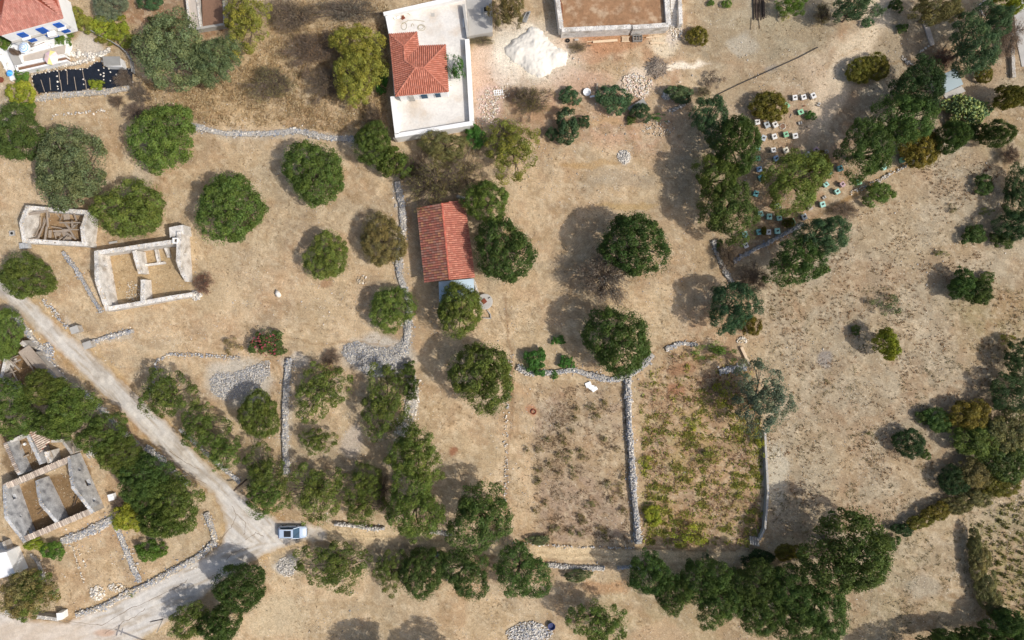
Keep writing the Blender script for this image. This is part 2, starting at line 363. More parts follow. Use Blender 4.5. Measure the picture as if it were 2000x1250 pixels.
    # special patches
    for x, y, rx, ry, c, a in [(1200, 70, 90, 26, (170, 124, 90), .7), (1130, 90, 60, 30, (190, 142, 110), .6), (950, 140, 34, 60, (208, 178, 158), .8), (955, 210, 30, 40, (204, 180, 170), .7),
            (985, 130, 30, 40, (216, 200, 186), .6), (1130, 155, 60, 22, (196, 160, 138), .6), (1240, 170, 36, 26, (212, 192, 178), .7), (1215, 200, 40, 18, (176, 140, 112), .6),
            (1320, 128, 62, 7, (240, 226, 206), .95), (1260, 140, 30, 8, (226, 208, 188), .7), (1305, 88, 30, 22, (222, 206, 180), .8), (1320, 60, 12, 34, (216, 200, 184), .8), (1450, 85, 34, 20, (196, 190, 180), .6),
            (1500, 35, 100, 22, (176, 164, 140), .5), (1220, 308, 15, 14, (212, 212, 212), .9), (1220, 352, 70, 18, (162, 148, 128), .5), (1230, 400, 60, 6, (182, 152, 104), .6), (1150, 320, 60, 8, (176, 142, 96), .6),
            (1170, 240, 40, 10, (182, 150, 108), .5), (1270, 255, 30, 16, (186, 168, 140), .5), (600, 570, 60, 18, (196, 172, 140), .5), (140, 1230, 90, 14, (200, 176, 156), .3),
            (560, 1108, 24, 20, (194, 190, 182), .8), (545, 1210, 60, 40, (198, 180, 150), .6), (1610, 705, 17, 15, (148, 140, 134), .8), (1800, 1150, 34, 24, (176, 166, 148), .6), (1520, 920, 22, 60, (198, 190, 172), .6),
            (170, 95, 34, 26, (206, 196, 184), .8), (880, 880, 8, 10, (150, 96, 70), .8), (640, 555, 12, 10, (150, 112, 82), .7), (1615, 1155, 30, 20, (168, 138, 104), .5),
            (1290, 1240, 60, 22, (190, 160, 128), .5), (1180, 1150, 44, 14, (176, 132, 96), .6), (1335, 720, 30, 12, (158, 114, 86), .5), (1320, 760, 20, 14, (158, 106, 80), .6), (1030, 805, 12, 8, (168, 112, 84), .6),
            (1900, 150, 60, 40, (170, 146, 120), .5), (1720, 170, 30, 16, (204, 190, 166), .6), (1510, 125, 12, 9, (150, 144, 138), .7), (640, 720, 20, 18, (152, 120, 86), .6), (690, 860, 24, 30, (190, 178, 168), .6),
            (570, 700, 26, 14, (190, 180, 168), .7), (465, 745, 62, 44, (190, 184, 174), .7), (735, 695, 72, 40, (190, 184, 176), .75), (280, 345, 20, 34, (196, 182, 160), .6), (430, 560, 40, 60, (194, 172, 140), .4)]:
        blob(c, x, y, rx, ry, a)
    blob((226, 214, 196), 1040, 105, 86, 62, .7, .9); blob((232, 222, 206), 985, 95, 26, 34, .6, .9)
    poly((158, 146, 122), [(1345, -60), (1650, -60), (1640, 50), (1590, 90), (1480, 120), (1380, 100)], 40, .45); poly((156, 138, 112), [(1380, 160), (1500, 130), (1600, 110), (1590, 170), (1480, 180), (1400, 210)], 26, .5); poly((170, 150, 124), [(1720, 60), (1790, 60), (1800, 110), (1730, 130)], 20, .5)
    band((222, 203, 176), [(1740, -80), (1712, 30), (1690, 70), (1650, 130), (1622, 190), (1600, 240)], 44, 18, .75, False); band((210, 186, 160), [(1590, 130), (1625, 190), (1590, 250)], 40, 40, .5, False)
    band((214, 190, 154), [(600, 1040), (760, 1048), (860, 1056), (1000, 1078), (1240, 1086), (1480, 1090), (1540, 1060)], 22, 10, .7)
    band((150, 124, 92), [(600, 1042), (760, 1050), (860, 1058), (1000, 1080), (1240, 1088), (1480, 1092)], 3, 3, .5)
    poly((236, 226, 208), [(x*1.0, y) for x, y in WHITEHEAP], 14, .9)
    for pts, wd in [([(372, 248), (440, 264), (520, 262), (580, 258), (690, 275)], 16), ([(775, 355), (783, 440), (778, 520), (790, 570), (800, 650), (790, 730)], 16), ([(800, 740), (805, 800), (780, 850)], 26),
                    ([(562, 715), (560, 920)], 18), ([(130, 625), (165, 670), (250, 655)], 12), ([(20, 605), (60, 660), (100, 710), (165, 770), (240, 850), (330, 925)], 16)]:
        band((184, 176, 164), pts, wd, 10, .55)
    # wall and garden footings, ruins' floors
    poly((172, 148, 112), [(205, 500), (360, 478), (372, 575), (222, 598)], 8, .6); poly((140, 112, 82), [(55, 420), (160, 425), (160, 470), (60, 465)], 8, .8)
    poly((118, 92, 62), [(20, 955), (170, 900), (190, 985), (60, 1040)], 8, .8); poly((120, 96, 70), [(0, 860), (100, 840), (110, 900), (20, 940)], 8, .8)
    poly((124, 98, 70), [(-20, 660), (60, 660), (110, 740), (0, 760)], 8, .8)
    # thin dark lines: terrace lips, worn paths
    for pts, c, wd, a in [([(1005, 1058), (1100, 1066), (1245, 1070), (1390, 1077), (1480, 1070)], (120, 96, 68), 4, .7), ([(985, 580), (1000, 700), (1000, 800), (990, 900), (988, 1040)], (134, 104, 76), 5, .6),
            ([(560, 660), (620, 672), (700, 668), (760, 678)], (140, 112, 80), 4, .6), ([(1270, 690), (1300, 672), (1360, 668)], (132, 104, 74), 5, .7), ([(1640, 400), (1700, 360), (1770, 320)], (172, 138, 92), 10, .7),
            ([(1500, 480), (1600, 420), (1660, 385)], (140, 112, 78), 10, .6), ([(1590, 150), (1640, 110), (1680, 95)], (170, 138, 104), 4, .5), ([(1682, 500), (1690, 560), (1680, 600)], (160, 128, 100), 2, .6),
            ([(1870, 90), (1800, 112), (1720, 130)], (168, 138, 100), 5, .6)]:
        band(c, pts, wd, 4, a)
    trails = np.abs(fbm(X, Y, 120, 101, 3)-.5); lay((198, 182, 158), .4*east*sstep(.02, .004, trails))
    col *= np.array([.915, .915, .875])*(1-.07*sstep(1300, 1700, X))[..., None]
    return np.clip(col, 0, 1)

def build_ground():
    st = 4
    xs = np.concatenate([[-60000, -20000, -7000, -2600, -900, -400], np.arange(-200, 2201, st), [2400, 2900, 4600, 9000, 22000, 62000]]).astype(float)
    ys = np.concatenate([[-60000, -20000, -7000, -2600, -900, -400], np.arange(-200, 1451, st), [1650, 2100, 3600, 8000, 21000, 61000]]).astype(float)
    X, Y = np.meshgrid(xs, ys); Z = (fbm(X, Y, 70, 5)-.5)*.10+(fbm(X, Y, 12, 6, 3)-.5)*.07
    d = sdpoly(X, Y, ROAD); Z = np.where(d < 30, Z*sstep(0, 30, d), Z); Z = np.minimum(Z-.05, -.006)
    Z = np.where(d < 4, -.03, Z)
    V = np.stack([(X-1000)*S, (625-Y)*S, Z], -1).reshape(-1, 3)
    nx, ny = len(xs), len(ys); idx = np.arange(nx*ny).reshape(ny, nx)
    F = np.stack([idx[:-1, :-1], idx[1:, :-1], idx[1:, 1:], idx[:-1, 1:]], -1).reshape(-1, 4)
    col = soil_colour(X, Y).reshape(-1, 3)
    me = np_mesh('ground', V, F, col, smooth=True)
    struct(link_mesh('ground', me, M['soil']))

def flat_sheet(name, pts, z, m, rag=0.0, seg=8):
    out = []
    n = len(pts)
    for i in range(n):
        a = Vector(pts[i]); b = Vector(pts[(i+1) % n]); k = max(1, int((b-a).length/seg))
        nn = Vector((-(b-a).y, (b-a).x)).normalized()
        for j in range(k):
            q = a.lerp(b, j/k)+nn*R.uniform(-rag, rag); out.append(q)
    mb = MB(); mb.prism([(P(q.x, q.y).x, P(q.x, q.y).y) for q in out], z-.03, z)
    return mb.build(name, m)

build_ground()
def build_road():
    gx = np.arange(-124, 650, 1.8); gy = np.arange(440, 1302, 1.8); X, Y = np.meshgrid(gx, gy)
    d = sdpoly(X, Y, ROAD)+(fbm(X, Y, 12, 300, 3)-.5)*9
    c = np.empty(X.shape+(3,)); c[:] = lin(190, 183, 172); soil = soil_colour(X, Y)
    def lay(cc, m): c[:] = c*(1-np.clip(m, 0, 1)[..., None])+np.array(lin(*cc))*np.clip(m, 0, 1)[..., None]
    a = np.where(Y > 1060, .42, -.82); U = X*np.cos(a)-Y*np.sin(a)*-1; U = np.where(Y > 1060, X*.92-Y*.38, X*.70+Y*.71); W_ = np.where(Y > 1060, X*.38+Y*.92, X*.71-Y*.70)
    st_ = fbm(U*.12, W_, 5, 310, 3); lay((168, 154, 134), .75*sstep(.5, .72, st_)); lay((204, 199, 190), .6*sstep(.5, .3, st_)); lay((160, 150, 136), .6*sstep(.54, .68, fbm(X, Y, 40, 320))); lay((212, 204, 190), .5*sstep(.55, .7, fbm(X, Y, 16, 325)))
    lay((176, 138, 112), .8*sstep(1.1, .5, np.hypot((X-205)/26, (Y-1236)/9))); lay((200, 182, 160), .6*sstep(1190, 1230, Y)*sstep(300, 100, X))
    lay((150, 142, 132), .5*sstep(1.2, .6, np.hypot((X-12)/14, (Y-566)/14)))
    m = sstep(-12, 2, d)[..., None]*.85; c = c*(1-m)+soil*m
    Z = .012+np.clip(-d*.004, -.02, .02); k = d < 1; kq = k[:-1, :-1] & k[1:, :-1] & k[1:, 1:] & k[:-1, 1:]; idx = np.arange(X.size).reshape(X.shape)
    F_ = np.stack([idx[:-1, :-1][kq], idx[1:, :-1][kq], idx[1:, 1:][kq], idx[:-1, 1:][kq]], -1); used = np.unique(F_); mp = np.full(X.size, -1); mp[used] = np.arange(len(used))
    V = np.stack([(X-1000)*S, (625-Y)*S, Z], -1).reshape(-1, 3)[used]
    struct(link_mesh('road', np_mesh('road', V, mp[F_], c.reshape(-1, 3)[used], smooth=True), M['road']))
build_road()

# cracks: thin dark gaps with real width on the concrete road
mbk = MB()
for pts in ([(430, 1055), (452, 1030), (462, 1005), (452, 985)], [(462, 1005), (480, 1020), (476, 1050)], [(130, 1212), (200, 1222), (250, 1190), (300, 1170), (350, 1145), (372, 1128)], [(205, 1238), (240, 1215), (262, 1205), (288, 1185)],
            [(300, 878), (340, 905), (372, 930), (410, 948)], [(330, 880), (360, 902), (392, 918)], [(478, 1056), (500, 1040), (520, 1050)], [(440, 1095), (455, 1080), (480, 1070)], [(195, 790), (240, 828), (262, 850)]):
    q = []
    for a, b in zip(pts[:-1], pts[1:]):
        for j in range(6): q.append((a[0]+(b[0]-a[0])*j/6+R.uniform(-1.2, 1.2), a[1]+(b[1]-a[1])*j/6+R.uniform(-1.2, 1.2)))
    for a, b in zip(q[:-1], q[1:]):
        pa, pb = P(*a), P(*b); d = (pb-pa).normalized(); n = Vector((-d.y, d.x, 0))*R.uniform(.02, .045)
        mbk.add([pa-n+Vector((0, 0, .036)), pa+n+Vector((0, 0, .036)), pb+n+Vector((0, 0, .036)), pb-n+Vector((0, 0, .036))], [(0, 3, 2, 1)])
o = mbk.build('crack_filler', mat('tar_filled_crack', lin(128, 112, 94), noise=.1)); o['kind'] = 'structure'

# ------------------------------------------------------------------ stones
def ico():
    t = (1+5**.5)/2
    v = np.array([(-1, t, 0), (1, t, 0), (-1, -t, 0), (1, -t, 0), (0, -1, t), (0, 1, t), (0, -1, -t), (0, 1, -t), (t, 0, -1), (t, 0, 1), (-t, 0, -1), (-t, 0, 1)], float)
    f = np.array([(0, 11, 5), (0, 5, 1), (0, 1, 7), (0, 7, 10), (0, 10, 11), (1, 5, 9), (5, 11, 4), (11, 10, 2), (10, 7, 6), (7, 1, 8), (3, 9, 4), (3, 4, 2), (3, 2, 6), (3, 6, 8), (3, 8, 9), (4, 9, 5), (2, 4, 11), (6, 2, 10), (8, 6, 7), (9, 8, 1)])
    return v/np.linalg.norm(v[0]), f
ICO_V, ICO_F = ico()
OCT_V = np.array([(1, 0, 0), (0, 1, 0), (-1, 0, 0), (0, -1, 0), (0, 0, 1), (0, 0, -1)], float)
OCT_F = np.array([(0, 1, 4), (1, 2, 4), (2, 3, 4), (3, 0, 4), (1, 0, 5), (2, 1, 5), (3, 2, 5), (0, 3, 5)])
def stones_mesh(name, pos, size, tint, spread=.16, small=False):
    """pos (n,3), size (n,) metres across, tint (n,3) linear base colours"""
    pos = np.asarray(pos, float); n = len(pos); BV, BF = (OCT_V, OCT_F) if small else (ICO_V, ICO_F)
    ang = NR.uniform(0, 2*np.pi, n); dims = np.stack([NR.uniform(.75, 1.25, n), NR.uniform(.6, 1.0, n), NR.uniform(.4, .75, n)], -1)*np.asarray(size)[:, None]*.5
    V = BV[None]*NR.uniform(.72, 1.2, (n, len(BV), 1))*dims[:, None]
    c, s = np.cos(ang)[:, None], np.sin(ang)[:, None]
    tilt = NR.uniform(-.4, .4, n)[:, None]
    x, y, z = V[..., 0], V[..., 1], V[..., 2]; y, z = y*np.cos(tilt)-z*np.sin(tilt), y*np.sin(tilt)+z*np.cos(tilt)
    V = np.stack([x*c-y*s, x*s+y*c, z], -1)+pos[:, None]
    F = (BF[None]+(np.arange(n)*len(BV))[:, None, None]).reshape(-1, 3)
    col = np.clip(np.repeat(np.asarray(tint)*NR.uniform(1-spread, 1+spread, (n, 1)), len(BF), axis=0), 0, .9)
    return np_mesh(name, V.reshape(-1, 3), F, col)

GREY = np.array(lin(172, 168, 162)); PALE = np.array(lin(214, 206, 192)); WARM = np.array(lin(198, 180, 150)); BLUE = np.array(lin(150, 154, 162))
def tints(n, mix):
    k = NR.choice(len(mix), n); return np.array(mix)[k]

def stone_wall(label, pts, wpx, h, mix=(GREY, GREY, PALE, BLUE), size=.25, dens=1.0, name='dry_stone_wall', cat='stone wall', core=True, z0=0.0):
    """heap-built wall following pts (photo px at ground level)"""
    W = [P(*p) for p in pts]; base = W[len(W)//2].copy(); base.z = z0
    t = thing(name, label, cat, base)
    pos = []; cs = []
    wd = wpx*S
    for a, b in zip(W[:-1], W[1:]):
        L_ = (b-a).length; d = (b-a).normalized(); nrm = Vector((-d.y, d.x, 0))
        n = int(L_*wd/(size*size*.42)*dens*(1+h*1.2))
        for _ in range(n):
            u = R.random(); q = R.uniform(-1, 1) if R.random() < .86 else R.gauss(0, 1.1)
            wv = wd*(.62+.7*vnoise(np.array((a.x+d.x*u*L_)), np.array((a.y+d.y*u*L_)), 1.2, 3))
            p = a+d*(u*L_)+nrm*(q*wv/2); hh = h*max(0, 1-abs(q)**3*.75)
            zz = hh*(R.random()**.35)
            pos.append((p.x-base.x, p.y-base.y, zz)); 
        if core and h > .25:
            pass
    n = len(pos); sz = NR.uniform(.45, 1.3, n)*size*np.where(NR.random(n) < .05, 1.7, 1)
    o = link_mesh('stone', stones_mesh('wall_stones', pos, sz, tints(n, mix), .22), M['stone'], t); o['kind'] = 'stuff'
    if core and h > .25:
        mb = MB()
        for a, b in zip(W[:-1], W[1:]):
            d = (b-a).normalized(); nr = Vector((-d.y, d.x, 0))*wd*.36
            mb.prism([(a-nr)[:2], (b-nr)[:2], (b+nr)[:2], (a+nr)[:2]], -.1+z0, h*.72+z0)
        mb.build('core', M['masonry'], t)
    return t

def rubble_heap(label, c, rx, ry, h, n, size=.26, mix=(GREY, PALE, BLUE, PALE), name='rubble_heap', cat='rubble heap', outline=None, small=False):
    b = P(*c); t = thing(name, label, cat, (b.x, b.y, 0)); pos = []
    rxm, rym = rx*S, ry*S
    while len(pos) < n:
        x, y = R.uniform(-1.15, 1.15), R.uniform(-1.15, 1.15); px, py = c[0]+x*rx, c[1]+y*ry
        if outline is not None:
            d = float(sdpoly(np.array([px]), np.array([py]), outline)[0])+R.uniform(-3, 3)
            if d > 0: continue
            hh = h*min(1, -d/(min(rx, ry)*.5))
        else:
            rr = math.hypot(x, y)*(.8+.4*float(vnoise(np.array(px), np.array(py), 18, 4)))
            if rr > 1: continue
            hh = h*(1-rr)
        pos.append((x*rxm, -y*rym, hh*R.uniform(.75, 1.0)+.03))
    sz = NR.uniform(.5, 1.3, n)*size
    o = link_mesh('rubble_stones', stones_mesh('rubble', pos, sz, tints(n, mix), .2, small), M['stone'], t); o['kind'] = 'stuff'
    mb = MB()
    if h > .25:
        prof = []; k = 20
        if outline is None:
            for s_, z in ((.98, -.05), (.6, h*.3), (.25, h*.62)):
                for i in range(k):
                    a = 2*math.pi*i/k; mb.v.append((b.x+rxm*s_*.8*math.cos(a), b.y+rym*s_*.8*math.sin(a), z))
            for r_ in range(2):
                for i in range(k): mb.f.append((r_*k+i, r_*k+(i+1) % k, (r_+1)*k+(i+1) % k, (r_+1)*k+i)); mb.c.append((1, 1, 1))
            mb.f.append(tuple(2*k+i for i in range(k))); mb.c.append((1, 1, 1))
            mb.build('core', M['masonry'], t)
    return t
# ------------------------------------------------------------------ dry stone walls and rubble
SW = stone_wall
SW('low rubble wall curving along the lip between the golden slope and the tree field', [(372, 246), (440, 262), (520, 262), (580, 256), (640, 270), (692, 272)], 12, .35, dens=.8)
SW('crumbled white rubble wall running down west of the red tiled barn', [(776, 355), (786, 400), (788, 440), (780, 500), (780, 535), (790, 565), (800, 590), (798, 640), (790, 690)], 15, .4)
SW('broad spilled rubble wall beside the olive tree between the two stone plots', [(803, 735), (808, 770), (800, 810), (782, 850)], 24, .35, mix=(PALE, PALE, WARM, GREY))
SW('straight grey rubble wall dividing the small olive plots', [(567, 700), (562, 740), (558, 800), (558, 860), (560, 925)], 14, .6, size=.27)
SW('tall grey stone wall between the bare plot and the vineyard', [(1225, 738), (1227, 790), (1228, 830), (1232, 880), (1236, 950), (1241, 1000), (1246, 1060)], 13, .9, mix=(GREY, GREY, BLUE, PALE), size=.27)
SW('curved grey stone wall under the large dark round tree', [(1010, 716), (1035, 728), (1080, 728), (1120, 722), (1150, 732), (1190, 742), (1222, 738), (1248, 720), (1275, 692)], 12, .5)
SW('low stone edging at the top of the vineyard beside the yellow-green vines', [(1300, 682), (1330, 670), (1362, 674)], 9, .35)
SW('faint collapsed stone line curving above the roadside tree', [(288, 775), (300, 745), (308, 705), (330, 692), (400, 694), (470, 700)], 8, .2, dens=.6)
SW('short stone wall leaving the road gate towards the open field', [(176, 672), (205, 660), (240, 652), (262, 646)], 9, .45)
SW('grey stone wall on the road verge beside the cane roofed ruin', [(18, 606), (36, 624), (58, 652), (80, 682), (104, 716), (130, 745)], 12, .5, mix=(GREY, BLUE, PALE))
SW('stone wall between the road and the dark tree belt', [(165, 765), (190, 790), (218, 818), (245, 845), (272, 868)], 9, .5)
SW('rough stone wall along the road past the dark tree belt', [(286, 872), (312, 892), (340, 918), (368, 946)], 11, .5, mix=(PALE, GREY, BLUE))
SW('thin stone wall along the far road verge below the leaning trees', [(352, 838), (384, 866), (412, 892), (440, 916), (470, 942)], 8, .4)
SW('long stone wall bordering the lower road around the bare corner plot', [(150, 1200), (200, 1186), (250, 1158), (300, 1136), (350, 1108), (400, 1080), (422, 1056), (414, 1028), (404, 1000)], 12, .45, mix=(GREY, BLUE, PALE, WARM))
SW('wide tumbled stone wall south of the roofless tile capped ruin', [(122, 1056), (155, 1046), (190, 1030), (224, 1012)], 18, .45, mix=(GREY, PALE, BLUE))
SW('narrow stone wall dividing the bare corner plot', [(222, 1018), (236, 1045), (250, 1082), (262, 1110), (274, 1136)], 11, .35, mix=(BLUE, GREY, PALE))
SW('broken row of pale stones crossing the corner plot', [(140, 1058), (150, 1088), (158, 1120), (166, 1140)], 5, .15, dens=.5, mix=(PALE, WARM))
SW('second broken row of pale stones in the corner plot', [(150, 1062), (160, 1090), (168, 1108)], 4, .12, dens=.45, mix=(PALE, WARM))
SW('short pale stone wall between the round green bush and the sparse tree', [(62, 1082), (76, 1098), (84, 1122), (88, 1138)], 7, .35, mix=(PALE, GREY))
SW('slanting grey stone wall west of the roofless stone house', [(124, 492), (146, 520), (166, 552), (184, 585), (200, 610)], 8, .45, mix=(BLUE, GREY))
SW('stone remains along the road north verge above the gate posts', [(84, 585), (104, 606), (122, 628), (132, 640)], 8, .25, dens=.7)
SW('low stone wall along the upper side of the track near the car', [(655, 1022), (680, 1024), (705, 1027), (728, 1031), (752, 1030)], 8, .8, mix=(PALE, GREY, PALE), size=.28)
SW('short pale stone wall beside the track between two dark trees', [(842, 1036), (862, 1040), (884, 1043)], 8, .6, mix=(PALE, GREY), size=.28)
SW('stone wall on the lower side of the track', [(1068, 1102), (1100, 1106), (1140, 1108), (1180, 1109)], 9, .55, mix=(GREY, PALE))
SW('stone wall on the lower side of the track under the pine trees', [(1205, 1108), (1240, 1106), (1290, 1112)], 8, .5, mix=(GREY, BLUE))
SW('grey terrace wall beneath the black planting sheet', [(70, 194), (110, 188), (160, 184), (210, 180), (255, 172)], 13, .5, mix=(GREY, GREY, WARM))
SW('faint line of pale stones across the slope under the grey wall', [(100, 228), (140, 222), (180, 218), (210, 216)], 5, .12, dens=.45, mix=(PALE, GREY))
SW('terrace wall in shade between the beehives and the dark tree', [(1432, 512), (1460, 494), (1500, 474), (1540, 452), (1568, 438)], 8, .5, mix=(GREY, BLUE))
SW('pale stone terrace line between the hive yard and the tufted field', [(1660, 378), (1700, 360), (1740, 340), (1780, 318), (1815, 300)], 6, .25, dens=.6, mix=(PALE, GREY))
SW('pale rubble wall beside the brown scrub east of the lone round tree', [(1392, 470), (1402, 500), (1416, 530), (1432, 556)], 9, .4, mix=(GREY, PALE), dens=.7)
SW('grey gravelly stone bank beside the small shed ruin near the grey olive', [(1404, 726), (1430, 720), (1456, 716)], 13, .4, mix=(BLUE, GREY))
SW('scattered stones along the field edge east of the barn', [(1000, 690), (994, 740), (988, 830), (990, 900), (986, 980)], 6, .12, dens=.35, mix=(PALE, GREY))
SW('stony line along the upper edge of the track', [(1000, 1058), (1060, 1064), (1130, 1068), (1240, 1070)], 4, .2, dens=.45, mix=(GREY, PALE))
SW('low rubble wall near the white limestone heap and the cut branches', [(1306, 218), (1322, 212), (1338, 202)], 8, .25, mix=(GREY, PALE))
SW('row of stones edging the orchard terrace in the upper right', [(1760, 112), (1772, 122), (1780, 128)], 6, .2, mix=(GREY, PALE))
SW('white painted curved kerb of stones below the orchard tree', [(1918, 132), (1926, 120), (1936, 108)], 4, .25, mix=(PALE*1.1,), size=.28)
SW('white painted stone kerb winding past the bright lime tree', [(1925, 0), (1912, 12), (1914, 24), (1920, 32)], 4, .25, mix=(PALE*1.1,), size=.28)
SW('white painted kerb stones beside the blue shaded patch', [(1794, 104), (1804, 97), (1812, 90)], 4, .25, mix=(PALE*1.1,), size=.28)
SW('whitewashed rocks climbing behind the umbrella terrace', [(128, 108), (150, 106), (175, 108), (200, 106), (216, 98)], 9, .35, mix=(PALE*1.15, PALE), size=.4)
SW('whitewashed rocks edging the lower flower bed above the black sheet', [(125, 128), (145, 126), (165, 120), (186, 114)], 7, .35, mix=(PALE*1.15, PALE), size=.4)
SW('whitewashed rocky bank left of the umbrella terrace', [(2, 98), (12, 118), (22, 138), (28, 158)], 14, .3, mix=(PALE*1.15, PALE*1.1), size=.4)
SW('rubble band under the terrace wall above the black sheet', [(62, 146), (85, 140), (110, 132), (135, 130)], 8, .25, mix=(WARM, GREY))
SW('loose stones around the new white house terrace wall', [(925, 252), (950, 230), (980, 180), (1000, 175)], 22, .12, dens=.25, mix=(PALE, WARM))
RH = rubble_heap
RH('wide grey gravel heap with pale edges above the stone plots', (735, 695), 66, 36, .6, 5200, .18, outline=[(668, 690), (676, 672), (700, 668), (722, 676), (740, 680), (770, 680), (782, 668), (792, 650), (798, 690), (796, 718), (780, 734), (750, 738), (722, 734), (700, 718), (680, 704)])
RH('scattered grey rubble heap with tree shadow beside the roadside plot', (465, 745), 55, 36, .4, 4200, .16, outline=[(410, 742), (425, 728), (460, 728), (500, 712), (540, 700), (560, 704), (556, 722), (520, 735), (508, 752), (480, 770), (440, 782), (414, 765)])
RH('small cone of rubble on the corner plot near the road wall', (190, 1160), 15, 14, .4, 190, .34, mix=(PALE, WARM, PALE))
RH('loose spread of pale stones beside the road wall corner', (232, 1148), 19, 9, .25, 110, .32, mix=(PALE, WARM))
RH('grey stone heap beside the blue tub at the frame bottom', (1035, 1238), 42, 22, .5, 900, .26, mix=(GREY, PALE, BLUE, PALE))
RH('white ash and stone heap in the open clearing', (1220, 308), 14, 13, .3, 240, .22, mix=(PALE*1.1, PALE, GREY))
RH('pale gravel patch below the parked car', (560, 1108), 20, 19, .25, 420, .2, mix=(PALE, GREY))
RH('broken pinkish stone spill beside the cut branches', (1245, 168), 30, 24, .15, 520, .3, mix=(PALE, np.array(lin(222, 196, 176)), WARM))
RH('stone spill south of the grey metal sheet', (1285, 250), 34, 16, .1, 120, .26, mix=(PALE, WARM), small=True)
RH('pinkish rubble strewn below the white house east wall', (955, 205), 24, 34, .1, 260, .28, mix=(PALE, np.array(lin(216, 190, 176)), WARM))
RH('pale rubble spill at the foot of the stairway wall', (1320, 45), 12, 34, .15, 220, .28, mix=(PALE, PALE*1.1, WARM))
RH('small cluster of field stones near the round tree', (708, 546), 10, 9, .15, 40, .3, mix=(PALE, WARM))
RH('grey stones around the ruined cane roof hut', (92, 690), 12, 22, .3, 160, .3, mix=(GREY, BLUE, PALE))
RH('loose pale stones at the foot of the tile capped ruin', (180, 885), 12, 12, .25, 90, .34, mix=(PALE, GREY))
RH('small stone heap beside the brown bush near the pine shrubs', (1302, 186), 9, 10, .3, 90, .3, mix=(GREY, PALE))
RH('stones round the gap in the vineyard corner wall', (1450, 664), 12, 7, .2, 60, .3, mix=(PALE, WARM))

# scattered field stones (nobody could count them)
def scatter_pts(n, x0, x1, y0, y1, dens):
    X = NR.uniform(x0, x1, n*3); Y = NR.uniform(y0, y1, n*3)
    k = NR.random(n*3) < dens(X, Y); return X[k][:n], Y[k][:n]
def fieldstones():
    def dens(X, Y):
        d = sstep(.5, .68, fbm(X, Y, 70, 140))*.8+.05
        for x, y, rx, ry, a in [(330, 650, 90, 25, 1), (290, 590, 80, 20, .9), (1250, 170, 80, 60, 1), (1150, 250, 120, 50, .8), (1550, 920, 40, 60, 1), (1700, 400, 90, 50, .9), (980, 180, 40, 80, 1), (1060, 340, 60, 60, .8),
                                (1330, 60, 40, 60, 1), (600, 320, 60, 60, .7), (170, 1090, 80, 70, .9), (350, 1080, 60, 50, .8), (500, 900, 80, 120, .5), (1180, 330, 120, 50, .6), (480, 330, 60, 60, .5), (60, 600, 60, 60, .6), (680, 830, 60, 30, .9)]:
            d = np.maximum(d, a*sstep(1.2, .5, np.hypot((X-x)/rx, (Y-y)/ry)))
        d = np.where(sdpoly(X, Y, ROAD) < 2, .01, d)
        return d*(1-.3*sstep(1400, 1600, X))
    X, Y = scatter_pts(11000, -20, 2020, -20, 1270, dens); n = len(X)
    pos = np.stack([(X-1000)*S, (625-Y)*S, np.full(n, .0)], -1); sz = NR.uniform(.07, .2, n)*np.where(NR.random(n) < .06, 2.0, 1)
    me = stones_mesh('field_stones', pos, sz, tints(n, (PALE, PALE, WARM, GREY)), .2, small=True)
    o = link_mesh('field_stones', me, M['stone']); tag(o, 'small pale field stones scattered over the dry ground', 'stones', kind='stuff')
fieldstones()

# ------------------------------------------------------------------ grass, weeds, vines as ground cover
def tufts(name, label, cat, X, Y, rad, hgt, blades, col, spread=.25, matname='drystraw', wid=.05, lay=.0, z=0):
    n = len(X); B = blades; N_ = n*B
    bx = np.repeat((X-1000)*S, B); by = np.repeat((625-Y)*S, B); r = np.repeat(np.broadcast_to(rad, (n,)), B); h = np.repeat(np.broadcast_to(hgt, (n,)), B)
    a = NR.uniform(0, 2*np.pi, N_); rr = r*NR.uniform(.05, .5, N_)
    base = np.stack([bx+np.cos(a)*rr, by+np.sin(a)*rr, np.full(N_, z-.02)], -1)
    out = r*NR.uniform(.4, 1.0, N_); tip = base+np.stack([np.cos(a)*out+lay, np.sin(a)*out+lay*.4, h*NR.uniform(.5, 1.1, N_)], -1)
    w_ = wid*NR.uniform(.6, 1.4, N_); b2 = NR.uniform(0, 2*np.pi, N_); wv = np.stack([np.cos(b2)*w_, np.sin(b2)*w_, np.zeros(N_)], -1)
    mid = (base+tip)/2+np.array([0, 0, .02])
    V = np.stack([base, mid-wv, tip, mid+wv], 1).reshape(-1, 3); F = np.arange(N_*4).reshape(-1, 4)
    c = np.repeat(np.atleast_2d(col)[NR.integers(0, len(np.atleast_2d(col)), n)]*NR.uniform(1-spread, 1+spread, (n, 1)), B, axis=0)*NR.uniform(.85, 1.15, (N_, 1))
    o = link_mesh(name, np_mesh(name, V, F, c), M[matname]); tag(o, label, cat, kind='stuff'); return o
notroad = lambda X, Y: (sdpoly(X, Y, ROAD) > 6)*1.0
